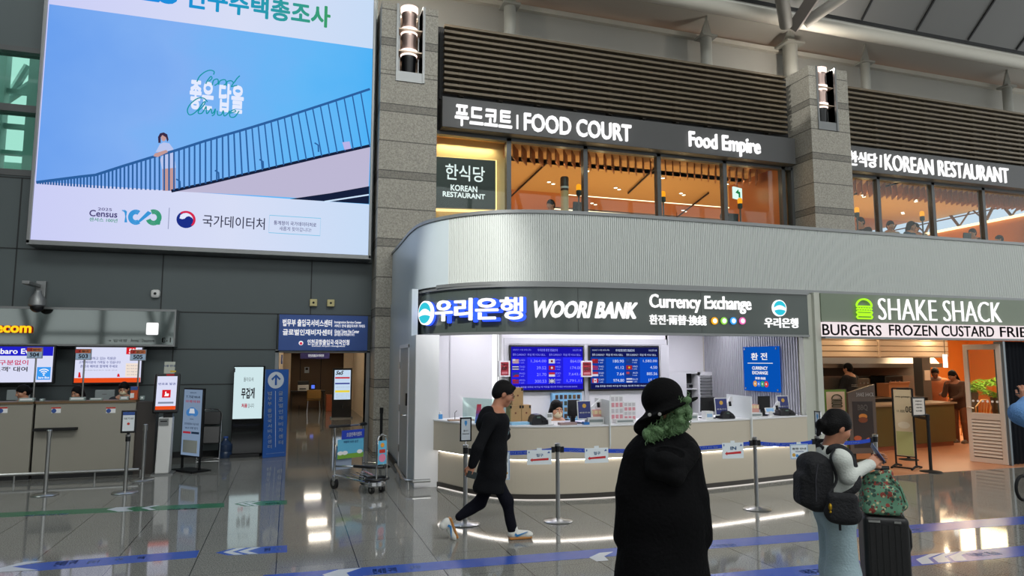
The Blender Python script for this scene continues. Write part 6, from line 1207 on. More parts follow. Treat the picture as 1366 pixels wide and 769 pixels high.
def rate(label, p0, p1, base, head, cell, rows, lit):
    (a0,b0),(a1,b1) = FBk.px(*p0), FBk.px(*p1); t = thing('rate_screen', label, 'screen', ((a0+a1)/2, 11.58, b0), 'exchange rate screens'); W = a1-a0; H = b1-b0
    MB().box(a0-0.03, a1+0.03, 11.545, 11.6, b0-0.035, b1+0.03).build('bezel', M_black, t, bevel=0.005); mb = MB(); FBk.rect(mb, a0, a1, b0, b1, -0.003, 0.002); mb.build('display', emi('rate_base_'+base[1:], base, 1.0), t)
    mb = MB(); FBk.rect(mb, a0, a1, b0+H*0.76, b1, 0.002, 0.004); FBk.rect(mb, a0, a1, b0, b0+H*0.13, 0.002, 0.004); mb.build('header_band', emi('rate_head_'+head[1:], head, 1.0), t)
    mb = MB(); [FBk.rect(mb, a0+W*(u), a0+W*(u+0.27), b0+H*0.135, b0+H*0.755, 0.002, 0.004) for u in (0.22,0.72)]; mb.build('rate_column_stripe', emi('rate_cell_'+cell[1:], cell, 1.0), t)
    L = emi('rate_letter_'+lit[1:], lit, 0.95)
    def tt(s, u0, u1, v0, v1, bold=0.01, m=L): text('caption', FBk, s, (a0+W*u0, b0+H*v0), (a0+W*u1, b0+H*v1), m, t, uv=True, d=0.006, bold=bold)
    tt('2025년 11월 20일 (목)', 0.02, 0.27, 0.905, 0.95, 0.0); tt('우리은행 환전 환율안내', 0.36, 0.64, 0.895, 0.955, 0.02); tt('10:37:18', 0.86, 0.98, 0.905, 0.95, 0.0)
    for u in (0.02, 0.52): tt('통화 CURRENCY', u, u+0.18, 0.79, 0.845, 0.01); tt('파실 때 YOU SELL', u+0.20, u+0.45, 0.79, 0.845, 0.01)
    for r, (f1, v1, f2, v2) in enumerate(rows):
        y = 0.635 - 0.155*r
        for (u, f, v) in ((0.015, f1, v1), (0.515, f2, v2)):
            flag(FBk, a0+W*u, b0+H*(y-0.02), W*0.085, H*0.1, f, t); tt(f.upper()+'D', u+0.095, u+0.17, y+0.035, y+0.075, 0.0); tt('1 unit', u+0.095, u+0.16, y-0.02, y+0.015, 0.0)
            n = len(v)*0.0265; tt(v, u+0.465-n, u+0.465, y-0.005, y+0.065, 0.012)
    tt('오늘 원화를 외화로 바꾸실 때 여권을 제시해 주세요 WOORI BANK', 0.06, 0.92, 0.045, 0.09, 0.012)
    return t
rate('left wall screen glowing violet blue with exchange rates', (682,521), (777,463.5), '#2320d8', '#1b14a8', '#2a2cff', [('us','1,364.00','jp','864.00'),('th','39.52','hk','174.00'),('ph','21.70','id','7,643.4'),('my','300.53','gb','1,791.11')], '#8f90ff')
rate('right wall screen in darker blue with exchange rates', (788.5,519.5), (877.5,464), '#123a9a', '#141850', '#0e4cc0', [('cn','180.90','eu','1,582.00'),('tw','41.12','vn','4.50'),('sg','7.64','au','885.56'),('ca','974.80','ru','15.10')], '#c8d6f4')
def red_poster(p0, p1, label):
    F_ = wallframe(11.50); (a0,b0),(a1,b1) = F_.px(*p0), F_.px(*p1); t = thing('red_poster', label, 'poster', ((a0+a1)/2, 11.52, b0), 'red bank posters'); MB().box(a0-0.025, a1+0.025, 11.5, 11.6, b0-0.025, b1+0.025).build('board', M_white, t)
    mb = MB(); F_.rect(mb, a0, a1, b0, b1, 0.0, 0.003); mb.build('print', mat('poster_crimson', (150,32,48), 0.45), t); text('caption', F_, '환율 우대', (a0+0.02,b1-0.06), (a1-0.02,b1-0.02), M_whiteink, t, uv=True, d=0.005, bold=0.03); text('caption', F_, 'EVENT', (a0+0.02,b0+0.09), (a1-0.02,b0+0.15), M_whiteink, t, uv=True, d=0.005, bold=0.05); mb = MB(); F_.rect(mb, a0+0.02, a1-0.02, b0+0.02, b0+0.06, 0.003, 0.005); mb.build('foot_print', mat('poster_rose', (200,120,130), 0.5), t)
red_poster((668,501), (678.5,483.5), 'small crimson poster at the left edge of the left rate screen'); red_poster((777.5,501.5), (788.5,483.5), 'small crimson poster between the two rate screens')
# blue currency exchange sign on the ribbed wall
FX = Frame(o=(8.05,0,0), r=(0,-1,0), u=(0,0,1)); (a0,b0),(a1,b1) = FX.px(993,521), FX.px(1038,462); bz = thing('exchange_sign', 'bright blue sign reading CURRENCY EXCHANGE on the ribbed bank wall', 'sign', (8.07, -(a0+a1)/2, b0))
mb = MB(); FX.rect(mb, a0, a1, b0, b1, -0.03, 0.0); mb.build('panel', emi('sign_bright_blue', '#0a5cc8', 0.75), bz, bevel=0.004); mb = MB(); [FX.disc(mb, (a,b), 0.02, 0.0, 0.008, 12) for a in (a0+0.05,a1-0.05) for b in (b0+0.04,b1-0.04)]; [FX.rect(mb, a-0.02, a+0.02, b-0.02, b+0.02, -0.05, -0.03) for a in (a0+0.05,a1-0.05) for b in (b0+0.04,b1-0.04)]; mb.build('standoffs', M_chrome, bz)
W = a1-a0; H = b1-b0
def tx(s, u0, u1, v0, v1, bold=0.02): text('lettering', FX, s, (a0+W*u0,b0+H*v0), (a0+W*u1,b0+H*v1), M_lit, bz, uv=True, d=0.004, bold=bold)
tx('환 전', 0.24, 0.70, 0.70, 0.86, 0.03); tx('CURRENCY', 0.26, 0.70, 0.48, 0.555, 0.05); tx('EXCHANGE', 0.26, 0.70, 0.375, 0.45, 0.05); tx('兩替·換錢', 0.34, 0.63, 0.26, 0.32, 0.03)
mb = MB(); FX.rect(mb, a0+W*0.13, a0+W*0.84, b0+H*0.62, b0+H*0.635, 0.0, 0.004); mb.build('divider', M_lit, bz)
for k, c in enumerate(('#e0a050','#3a7ae0','#3aa070','#d84040')):
    mb = MB(); FX.disc(mb, (a0+W*(0.33+0.105*k), b0+H*0.165), W*0.055, 0.0, 0.004, 18); d_ = mb.build('currency_dot', emi('xdot_'+c[1:], c, 0.9), bz); text('symbol', FX, '¥€W$'[k] if k != 2 else '€', (a0+W*(0.31+0.105*k), b0+H*0.14), (a0+W*(0.35+0.105*k), b0+H*0.19), M_lit, d_, uv=True, d=0.005, bold=0.02)
# product board behind the clerk
F_ = wallframe(11.50); (a0,b0),(a1,b1) = F_.px(737,560), F_.px(776,524.5); pbd = thing('picture_board', 'pale blue board with rows of small dark pictures behind the clerk', 'board', ((a0+a1)/2,11.52,b0)); MB().box(a0, a1, 11.5, 11.6, b0-0.1, b1).build('panel', mat('board_skyblue', (130,186,226), 0.5), pbd)
W = a1-a0; H = b1-b0
for r in range(4):
    for c in range(6):
        if r and c in (2,) and False: continue
        u0 = a0+W*(0.1+0.148*c); v1 = b1-0.03-H*0.245*r; mb = MB(); F_.rect(mb, u0, u0+W*0.10, v1-H*0.16, v1, 0.0, 0.004); mb.build('picture', mat('pic_%d' % ((r*6+c)%5), [(70,48,40),(46,50,64),(96,60,40),(60,70,60),(110,86,60)][(r*6+c)%5], 0.5), pbd)
# cabinet with open pigeon hole and louvred door
cb = thing('cabinet', 'white cabinet with a dark open shelf and a louvred door inside the bank', 'cabinet', (7.7, 12.0, 0)); FCb = wallframe(11.95); (a0,b0),(a1,b1) = FCb.px(892,560), FCb.px(957,496.5); xm0 = FCb.px(916,520)[0]; xm1 = FCb.px(931,520)[0]; mb = MB(); mb.box(a0, xm0, 11.95, 12.25, 0, b1); mb.box(xm1, a1-0.28*0, 11.97, 12.25, 0, b1) ; mb.box(xm0, xm1, 12.2, 12.25, 0, b1); mb.box(xm0, xm1, 11.95, 12.25, b1-0.03, b1); mb.box(xm0, xm1, 11.95, 12.25, 0, 0.85); mb.build('carcass', M_white, cb); a1_ = min(a1, 8.09)
MB().box(xm0, xm1, 12.17, 12.2, 0.85, b1-0.03).build('shelf_back', M_dark, cb); MB().box(xm0, xm1, 11.98, 12.18, 1.32, 1.34).build('shelf', M_white, cb)
mb = MB(); [mb.box(xm1+0.06, a1-0.05, 11.94, 11.965, b1-0.14-0.062*k, b1-0.11-0.062*k) for k in range(10)]; mb.build('louver_slats', M_alu, cb); mb = MB(); mb.box(xm1, xm1+0.05, 11.94, 11.97, 0, b1); mb.box(a1-0.04, a1, 11.94, 11.97, 0, b1); mb.box(xm1, a1, 11.94, 11.97, b1-0.07, b1); mb.build('door_frame', M_white, cb)
t = thing('camera_on_shelf', 'small grey camera lying in the open cabinet shelf', 'camera', ((xm0+xm1)/2, 12.05, 1.34)); c = ((xm0+xm1)/2, 12.05); MB().box(c[0]-0.06, c[0]+0.06, 12.02, 12.1, 1.3401, 1.44).build('body', M_alu, t, bevel=0.01); MB().lathe([(0,0),(0.03,0),(0.03,0.05),(0,0.05)], (c[0],12.02,1.39), 14, (0,-1,0)).build('lens', M_black, t, True)

# ================================================================ things on the bank counter
def KY(px_): # depth of the counter's front edge under a pixel column
    return min((p.y for p in KC.p), key=lambda yy: 9) if False else KC.pt(KC.px(px_, 566)[0], 1.0, 0).y
Zc = 1.0052
def monitor(px0, px1, ytop, off, label):
    y = KY((px0+px1)/2)+off; F_ = wallframe(y); (a0,_),(a1,b1) = F_.px(px0,560), F_.px(px1,ytop); t = thing('monitor', label, 'monitor', ((a0+a1)/2, y, Zc), 'bank desk monitors')
    mb = MB(); mb.box(a0, a1, y, y+0.035, Zc+0.1, b1, rot=(0.06,0,0)); mb.build('casing', M_black, t, bevel=0.008); m_ = (a0+a1)/2; MB().box(m_-0.03, m_+0.03, y+0.03, y+0.07, Zc, b1-0.1).build('stem', M_black, t); MB().box(m_-0.1, m_+0.1, y-0.05, y+0.12, Zc, Zc+0.015).build('foot', M_black, t, bevel=0.005); return t
def poster_stand(px0, px1, ytop, ybot, off, label):
    y = KY((px0+px1)/2)+off; F_ = Frame(o=(0,y,Zc), r=(1,0,0), u=(0,0.12,1)); (a0,b0),(a1,b1) = F_.px(px0,ybot), F_.px(px1,ytop); b0 = max(b0, 0.02); t = thing('desk_poster', label, 'poster', ((a0+a1)/2, y, Zc), 'blue desk posters')
    mb = MB(); F_.rect(mb, a0, a1, b0, b1, -0.012, 0.0); mb.build('frame', M_whiteplastic, t, bevel=0.003); mb = MB(); F_.rect(mb, a0+0.012, a1-0.012, b0+0.018, b1-0.012, 0.0, 0.002); mb.build('print', mat('print_deepblue', (34,44,110), 0.4), t); mb = MB(); F_.disc(mb, ((a0+a1)/2, b0+(b1-b0)*0.72), (a1-a0)*0.14, 0.002, 0.004, 12); mb.build('gold_emblem', mat('print_gold', (206,160,60), 0.5), t); text('caption', F_, '환율우대', (a0+0.03,b0+(b1-b0)*0.32), (a1-0.03,b0+(b1-b0)*0.40), M_whiteink, t, uv=True, d=0.004, bold=0.03)
    m_ = (a0+a1)/2; MB().box(m_-0.04, m_+0.04, y-0.06, y+0.03, Zc, Zc+0.035).build('foot', mat('foot_blue', (40,110,180), 0.4), t); return t
def lamp_arm(px0, y0, px1, y1, off, label):
    y = KY(px0)+off; A = PY(px0, y0, y); B = PY(px1, y1, y); t = thing('document_camera', label, 'document camera', (A.x, y, Zc), 'desk document cameras'); d = (B-A).normalized(); n = Vector((-d.z,0,d.x))*0.02
    mb = MB(); mb.prism([A+n, B+n, B-n, A-n], (0,0.03,0)); mb.build('arm', M_white, t, bevel=0.004); mb = MB(); mb.prism([(A.x-0.01,y,Zc),(A.x+0.05,y,Zc),A+n,A-n], (0,0.03,0)); mb.tube([B, B+Vector((0.0,0,-0.09))], 0.016, 8); mb.build('stand', M_white, t)
    mb = MB(); mb.tube([A*0.35+B*0.65, (A*0.35+B*0.65)+Vector((0.01,0,-0.07))], 0.022, 10); mb.build('lens_head', M_black, t); return t
def bill_counter(px0, px1, ytop, off, label):
    y = KY((px0+px1)/2)+off; F_ = wallframe(y); (a0,_),(a1,b1) = F_.px(px0,566), F_.px(px1,ytop); t = thing('banknote_counter', label, 'machine', ((a0+a1)/2, y, Zc), 'banknote counters'); W = a1-a0; H = b1-Zc
    prof = [(0,0),(1,0),(1.0,0.28),(0.86,0.62),(0.55,1.0),(0.22,0.98),(0.08,0.7),(0,0.25)]; mb = MB(); mb.prism([(a0+W*u, y, Zc+H*v) for u, v in prof], (0,0.2,0)); mb.build('body', mat('machine_charcoal', (24,24,28), 0.4), t, bevel=0.012); MB().box(a0+W*0.6, a0+W*0.85, y-0.012, y+0.002, Zc+H*0.2, Zc+H*0.45).build('front_slot', M_black, t); mb = MB(); mb.box(a0+W*0.3, a0+W*0.5, y-0.008, y+0.004, Zc+H*0.65, Zc+H*0.8); mb.build('display', mat('lcd_grey', (90,110,100), 0.3), t); return t
def small_box(px0, px1, ytop, off, m, label, nm='desk_box', cat='box', grp=None, dep=0.12, cap=None):
    y = KY((px0+px1)/2)+off; F_ = wallframe(y); (a0,_),(a1,b1) = F_.px(px0,566), F_.px(px1,ytop); t = thing(nm, label, cat, ((a0+a1)/2, y, Zc), grp); MB().box(a0, a1, y, y+dep, Zc, max(b1, Zc+0.02)).build('case', m, t, bevel=0.004)
    if cap: mb = MB(); F_.rect(mb, a0+0.02, a1-0.02, Zc+(b1-Zc)*0.3, Zc+(b1-Zc)*0.7, 0.0, 0.003); mb.build('label_strip', cap, t)
    return t, a0, a1, y, b1
# first desk, left to right
small_box(576, 583.5, 541, 0.12, M_whiteplastic, 'white upright box at the far left end of the bank counter', 'tissue_box', 'box', cap=mat('print_red_s', (170,60,60), 0.5))
t, a0, a1, y, b1 = small_box(585, 590.5, 553, 0.14, mat('bottle_blue', (70,140,200), 0.3), 'small blue and white hand gel bottle beside the white box', 'gel_bottle', 'bottle', dep=0.05); MB().lathe([(0,0),(0.02,0),(0.02,0.03),(0.008,0.04),(0.008,0.06),(0,0.06)], ((a0+a1)/2,y+0.025,b1), 12).build('pump', M_whiteplastic, t, True)
gp = thing('glass_screen', 'clear low glass screen at the curved left end of the bank counter', 'glass screen', (2.6, 9.9, Zc)); a_ = KC.px(594,566)[0]; e_ = KC.px(668,566)[0]; mb = MB(); band(KC, mb, a_, e_, Zc, Zc+0.33, -0.33, -0.322); mb.build('pane', glass('screen_glass', (226,240,236), 1.0), gp); mb = MB(); band(KC, mb, a_, e_, Zc, Zc+0.012, -0.34, -0.312); mb.build('foot_channel', M_alu, gp)
y = KY(612)+0.15; nt = thing('pen_tray', 'low tray with a pen stand on the curved end of the counter', 'tray', (PY(612,560,y).x, y, Zc)); x = nt.location.x; MB().box(x-0.15, x+0.22, y, y+0.12, Zc, Zc+0.02).build('tray', mat('tray_tan', (168,140,120), 0.5), nt, bevel=0.004); MB().tube([(x-0.05,y+0.04,Zc+0.02),(x-0.05,y+0.04,Zc+0.12),(x-0.02,y+0.04,Zc+0.15)], 0.005, 6).build('pen', M_black, nt)
y = KY(638)+0.1; F_ = Frame(o=(0,y,Zc), r=(1,0,0), u=(0,0.1,1)); t = thing('leaflet_stand', 'leaflet with a red to blue print standing left of the walking man', 'leaflet', (PY(637,560,y).x, y, Zc)); (a0,_),(a1,b1) = F_.px(633,563), F_.px(642.5,539.5); mb = MB(); F_.poly(mb, [(a0,0),(a1-0.02,0),(a1,b1),(a0+0.04,b1)], -0.012, 0.0); mb.build('back_card', M_white, t)
for k in range(6): mb = MB(); F_.poly(mb, [(a0+0.04*k/6+0.003,b1*k/6),(a1-0.02+0.02*k/6-0.003,b1*k/6),(a1-0.02+0.02*(k+1)/6-0.003,b1*(k+1)/6),(a0+0.04*(k+1)/6+0.003,b1*(k+1)/6)], 0.0, 0.002); mb.build('print_band', mat('leaf_%d' % k, [(70,130,190),(70,90,170),(90,70,150),(130,50,110),(160,44,80),(170,40,60)][k], 0.5), t)
# cartons
def carton(px0, px1, ytop, ybot, y, label):
    F_ = wallframe(y); (a0,b0),(a1,b1) = F_.px(px0,ybot), F_.px(px1,ytop); t = thing('carton', label, 'box', ((a0+a1)/2, y, b0), 'brown cartons on the bank counter'); return t, a0, a1, b0, b1
yb = KY(692)+0.42; M_ct = mat('kraft_carton', (176,142,98), 0.75, 0, 0.08, 20)
F_ = wallframe(yb); h_ = F_.px(690,541)[1]-Zc; 
for (p0, p1, lv, lb) in ((680,695.5,0,'left carton of the lower pair behind the walking man'), (696,708.5,0,'right carton of the lower pair behind the walking man'), (683.5,698,1,'top carton stacked on the brown pair behind the walking man')):
    a0 = F_.px(p0,550)[0]; a1 = F_.px(p1,550)[0]; z0 = Zc + lv*(h_+0.001); t = thing('carton', lb, 'box', ((a0+a1)/2, yb, z0), 'brown cartons on the bank counter'); MB().box(a0, a1, yb, yb+0.18, z0, z0+h_).build('body', M_ct, t, bevel=0.003)
    mb = MB(); F_.rect(mb, a0+0.005, a0+0.03, z0+h_-0.045, z0+h_-0.005, 0.0, 0.002); F_.rect(mb, a1-0.03, a1-0.005, z0+h_-0.045, z0+h_-0.005, 0.0, 0.002); mb.build('tape_corner', M_black, t); mb = MB(); F_.disc(mb, ((a0+a1)/2, z0+h_*0.55), 0.014, 0.0, 0.002, 10); mb.build('print_mark', mat('print_brown', (110,60,40), 0.6), t)
y = KY(695)+0.1; t = thing('brochure_pile', 'flat pile of pale blue brochures in front of the brown cartons', 'brochures', (PY(695,563,y).x, y, Zc)); a0 = PY(682,563,y).x; a1 = PY(709,563,y).x; MB().box(a0, a1, y, y+0.14, Zc, Zc+0.035).build('sheets', mat('brochure_paleblue', (140,190,222), 0.5), t, bevel=0.003)
bill_counter(709.5, 732, 553, 0.10, 'black banknote counter in front of the masked clerk')
y = KY(733)+0.08; F_ = Frame(o=(0,y,Zc), r=(1,0,0), u=(0,0.15,1)); t = thing('card_stand', 'small white card stand with a printed square beside the masked clerk', 'card stand', (PY(733,560,y).x, y, Zc)); (a0,_),(a1,b1) = F_.px(729.5,560), F_.px(737,551); mb = MB(); F_.rect(mb, a0, a1, b1*0.45, b1, -0.01, 0.0); mb.build('card', M_white, t); mb = MB(); F_.rect(mb, a0+0.012, a1-0.012, b1*0.62, b1*0.9, 0.0, 0.002); mb.build('print', M_alu, t); mb = MB(); F_.rect(mb, (a0+a1)/2-0.02, (a0+a1)/2+0.02, 0.0, b1*0.45, -0.02, 0.0); F_.rect(mb, a0, a1, 0, 0.012, -0.05, 0.04); mb.build('stem', M_white, t)
monitor(758, 773, 533.5, 0.28, 'black monitor back just right of the masked clerk'); poster_stand(771, 788, 534.5, 560.5, 0.1, 'blue framed poster right of the masked clerk'); lamp_arm(789, 545, 802.5, 533, 0.2, 'white document camera arm at the first desk')
small_box(784.5, 806, 557, 0.08, mat('desk_box_white', (206,206,206), 0.4), 'white name box at the right end of the first desk', cap=mat('print_grey', (120,130,130), 0.5), grp='name boxes')
t, a0, a1, y, b1 = small_box(786, 804, 547, 0.22, mat('desk_pink', (206,150,140), 0.5), 'pink card rack behind the first name box', 'card_rack', 'rack', 'pink card racks'); mb = MB(); [mb.box(a0+(a1-a0)*(0.06+0.32*k), a0+(a1-a0)*(0.30+0.32*k), y-0.003, y, b1-0.06, b1-0.01) for k in range(3)]; mb.build('cards', mat('desk_cream', (220,204,160), 0.5), t)
small_box(748, 770, 564, 0.05, mat('tray_mauve', (150,126,122), 0.5), 'low mauve coin tray before the masked clerk', 'coin_tray', 'tray')
# second desk (mostly behind the dark coat)
y = KY(830)+0.3; F_ = wallframe(y)
for k, (p0, p1, yt, yb_) in enumerate(((814.5,831,527.5,556), (832,848,536,562))):
    (a0,b0),(a1,b1) = F_.px(p0,yb_), F_.px(p1,yt); t = thing('leaflet_rack', ('white leaflet rack with rows of small red figures' if k == 0 else 'pink patterned leaflet rack') + ' beside the second desk divider', 'rack', ((a0+a1)/2, y, Zc)); mb = MB(); F_.rect(mb, a0, a1, Zc, b1, -0.02, 0.0); mb.build('back', M_white, t)
    for r in range(4):
        mb = MB(); [F_.rect(mb, a0+(a1-a0)*(0.08+0.32*c), a0+(a1-a0)*(0.30+0.32*c), Zc+(b1-Zc)*(0.12+0.22*r), Zc+(b1-Zc)*(0.28+0.22*r), 0.0, 0.006) for c in range(3)]; mb.build('leaflet_row', mat('leaf_pink%d' % (r%2), [(206,140,150),(190,186,190)][(r+k)%2], 0.5), t)
small_box(822, 846, 559, 0.08, mat('desk_box_white', (206,206,206), 0.4), 'white name box at the left end of the second desk', cap=mat('print_grey', (120,130,130), 0.5), grp='name boxes')
# third desk
monitor(936, 953.5, 530, 0.3, 'black monitor back at the third desk'); poster_stand(955, 969.5, 531, 555, 0.16, 'blue framed poster at the third desk'); lamp_arm(968, 548, 976, 529.5, 0.24, 'white document camera arm at the third desk'); bill_counter(964.5, 981, 548.5, 0.06, 'black banknote counter left of the big white divider')
small_box(918, 931, 552, 0.1, mat('desk_box_white', (206,206,206), 0.4), 'white name box just right of the green hair', cap=mat('print_grey', (120,130,130), 0.5), grp='name boxes'); small_box(942, 951.5, 549, 0.1, M_whiteplastic, 'white card reader at the third desk', 'card_reader', 'reader', cap=mat('lcd_pale', (150,180,210), 0.3))
# fourth desk
monitor(1013, 1027, 528.5, 0.3, 'black monitor back at the fourth desk'); poster_stand(1038.5, 1051, 528, 551, 0.2, 'blue framed poster at the fourth desk'); lamp_arm(1030, 551, 1039, 536, 0.22, 'white document camera arm at the fourth desk'); bill_counter(1042, 1061.5, 545, 0.06, 'black banknote counter at the right end of the bank counter')
t, a0, a1, y, b1 = small_box(1001.5, 1012.5, 540, 0.28, mat('desk_pink', (206,150,140), 0.5), 'pink card rack right of the big white divider', 'card_rack', 'rack', 'pink card racks'); mb = MB(); [mb.box(a0+(a1-a0)*(0.06+0.32*k), a0+(a1-a0)*(0.30+0.32*k), y-0.003, y, b1-0.06, b1-0.01) for k in range(3)]; mb.build('cards', mat('desk_cream', (220,204,160), 0.5), t)
small_box(1001, 1017, 551, 0.14, mat('desk_box_white', (206,206,206), 0.4), 'white name box at the fourth desk', cap=mat('print_grey', (120,130,130), 0.5), grp='name boxes')
y = KY(1027)+0.1; F_ = Frame(o=(0,y,Zc), r=(1,0,0), u=(0,0.3,1)); t = thing('card_reader', 'white signing pad on a stem at the fourth desk', 'reader', (PY(1027,555,y).x, y, Zc)); (a0,b0),(a1,b1) = F_.px(1022,551), F_.px(1032.5,544); mb = MB(); F_.rect(mb, a0, a1, b0, b1, -0.02, 0.0); mb.build('pad', M_whiteplastic, t, bevel=0.004); mb = MB(); F_.rect(mb, a0+0.015, a1-0.015, b0+0.015, b1-0.012, 0.0, 0.002); mb.build('screen', emi('pad_blue', '#8fb8e0', 0.8), t); m_ = (a0+a1)/2; MB().tube([(m_,y+0.02,Zc),(m_,y+0.02,Zc+b0+0.02)], 0.025, 10).build('stem', M_whiteplastic, t, True); MB().lathe([(0,0),(0.05,0),(0.045,0.012),(0,0.014)], (m_,y+0.02,Zc), 16).build('foot', M_whiteplastic, t, True)
# desk dividers
def divider(px_, label, top):
    a = KC.px(px_, 566)[0]; t = thing('desk_divider', label, 'divider', KC.pt(a, 0.6, 0), 'desk dividers'); A = KC.pt(a,0,0.06); B = KC.pt(a,0,-0.45); s_ = KC.pt(a+0.016,0,0)-KC.pt(a,0,0)
    def q(p, z): return Vector((p.x, p.y, z))
    F2 = KC.pt(a,0,0.025); I2 = KC.pt(a,0,0.0215)
    mb = MB(); mb.hexa([q(F2,0.62), q(A,0.74), q(A,top-0.02), q(B,top), q(B,1.0055), q(F2,1.0055)], [q(F2,0.62)+s_, q(A,0.74)+s_, q(A,top-0.02)+s_, q(B,top)+s_, q(B,1.0055)+s_, q(F2,1.0055)+s_]); mb.build('panel', mat('frosted_divider', (222,226,226), 0.35), t)
divider(811, 'frosted divider between the first and second bank desks', 1.36); divider(999, 'frosted divider between the third and fourth bank desks', 1.36)

# ================================================================ belt posts in front of the bank
BP = []
for (px_, py_, lb) in ((620.5,700,'steel belt post with a framed queue notice behind the walking man'), (744.5,696,'steel belt post before the masked clerk'), (1010,680,'steel belt post left of the backpack traveller')):
    g_ = G(px_, py_); stanchion(lb, g_.x, g_.y, 0.91, 'bank belt posts'); BP.append((g_.x, g_.y))
q = DP(1090, 585, 9.0); stanchion('steel belt post with a slim notice frame behind the backpack traveller', q.x, q.y, 0.91, 'bank belt posts'); BP.append((q.x, q.y))
q = DP(1167, 578, 9.2); stanchion('steel belt post behind the green tote bag', q.x, q.y, 0.91, 'bank belt posts'); BP.append((q.x, q.y))
M_belt = mat('belt_blue', (26,70,190), 0.6)
def belt(A, B, label, words, m=M_belt, z=0.835, grp='blue barrier belts', sag=0.03):
    A = Vector((A[0],A[1],0)); B = Vector((B[0],B[1],0)); d = (B-A).normalized(); A = A+d*0.036; B = B-d*0.036; fr = Frame(pts=[(A.x,A.y),(B.x,B.y)]); L = (B-A).length; t = thing('barrier_belt', label, 'belt', ((A.x+B.x)/2,(A.y+B.y)/2,z-0.05), grp)
    def zz(u): return z - sag*4*(u/L)*(1-u/L)
    mb = MB(); n = 16
    for k in range(n): u0 = L*k/n; u1 = L*(k+1)/n; mb.hexa([fr.pt(u0,zz(u0)-0.024,0.001), fr.pt(u1,zz(u1)-0.024,0.001), fr.pt(u1,zz(u1)+0.024,0.001), fr.pt(u0,zz(u0)+0.024,0.001)], [fr.pt(u0,zz(u0)-0.024,-0.001), fr.pt(u1,zz(u1)-0.024,-0.001), fr.pt(u1,zz(u1)+0.024,-0.001), fr.pt(u0,zz(u0)+0.024,-0.001)])
    mb.build('webbing', m, t)
    mb = MB(); [fr.rect(mb, u-0.02, u+0.02, z-0.035, z+0.035, -0.012, 0.012) for u in (0.02, L-0.02)]; mb.build('end_clip', M_black, t)
    for u, wd in words:
        u_ = u*L; text('caption', fr, wd, (u_-0.15, zz(u_)-0.010), (u_+0.15, zz(u_)+0.010), mat('belt_print', (150,170,226), 0.6), t, uv=True, d=0.003, bold=0.03)
    return fr, L, zz
f1, L1, z1 = belt(BP[0], BP[1], 'blue barrier belt running behind the walking man', [(0.55,'우리은행'),(0.8,'WOORI BANK')]); f2, L2, z2 = belt(BP[1], BP[2], 'long blue barrier belt passing behind the dark coat', [(0.1,'WOORI BANK'),(0.33,'WOORI BANK'),(0.75,'우리은행'),(0.92,'WOORI BANK')], sag=0.05); f3, L3, z3 = belt(BP[2], BP[3], 'blue barrier belt left of the backpack traveller', [(0.2,'우리은행'),(0.6,'WOORI BANK')]); f4, L4, z4 = belt(BP[3], BP[4], 'blue barrier belt behind the head of the backpack traveller', [(0.55,'WOORI')])
M_red = mat('arrow_red', (196,40,44), 0.5); M_signpaper = mat('sign_paper', (222,230,234), 0.5)
def belt_sign(fr, zz, p0, p1, word, label, arrow=True):
    (a0,b0),(a1,b1) = fr.px(*p0), fr.px(*p1); t = thing('paper_sign', label, 'sign', fr.pt((a0+a1)/2,b0,0.01), 'paper signs on the belts'); mb = MB(); fr.rect(mb, a0, a1, b0, b1, 0.004, 0.008); mb.build('sheet', M_signpaper, t); W = a1-a0; H = b1-b0
    if arrow:
        text('lettering', fr, word, (a0+W*0.38,b0+H*0.54), (a0+W*(0.66 if len(word) < 3 else 0.62),b0+H*0.76), mat('sign_blue', (50,110,170), 0.5), t, uv=True, d=0.010, bold=0.04); mb = MB(); fr.poly(mb, [(a0+W*0.12,b0+H*0.32),(a0+W*0.22,b0+H*0.2),(a0+W*0.22,b0+H*0.265),(a0+W*0.88,b0+H*0.30),(a0+W*0.88,b0+H*0.45),(a0+W*0.22,b0+H*0.385),(a0+W*0.22,b0+H*0.45)], 0.008, 0.010); mb.build('red_arrow', M_red, t); mb = MB(); fr.poly(mb, [(a0+W*0.82,b0+H*0.78),(a0+W*0.94,b0+H*0.78),(a0+W*0.9,b0+H*0.92)], 0.008, 0.010); fr.rect(mb, a0+W*0.06, a0+W*0.1, b0+H*0.8, b0+H*0.92, 0.008, 0.01); mb.build('corner_mark', M_navy, t)
    else:
        text('caption', fr, '환전 안내', (a0+W*0.12,b0+H*0.62), (a0+W*0.88,b0+H*0.76), M_ink, t, uv=True, d=0.010, bold=0.03); text('caption', fr, 'INFORMATION', (a0+W*0.3,b0+H*0.46), (a0+W*0.75,b0+H*0.54), M_navy, t, uv=True, d=0.010); mb = MB(); fr.disc(mb, (a0+W*0.2,b0+H*0.28), W*0.09, 0.008, 0.010, 14); fr.disc(mb, (a0+W*0.84,b0+H*0.24), W*0.06, 0.008, 0.010, 14); mb.build('yellow_print', mat('print_gold', (206,160,60), 0.5), t); mb = MB(); fr.disc(mb, (a0+W*0.38,b0+H*0.22), W*0.08, 0.008, 0.0105, 14); mb.build('blue_print', mat('bottle_blue', (70,140,200), 0.3), t); mb = MB(); fr.stroke(mb, [(a0+0.008,b0+0.008),(a1-0.008,b0+0.008),(a1-0.008,b1-0.008),(a0+0.008,b1-0.008)], 0.008, 0.008, 0.0095, True); mb.build('border', mat('bottle_blue', (70,140,200), 0.3), t)
    mb = MB(); fr.rect(mb, (a0+a1)/2-0.03, (a0+a1)/2+0.03, b1-0.01, b1+0.025, 0.002, 0.006); mb.build('tab', M_signpaper, t)
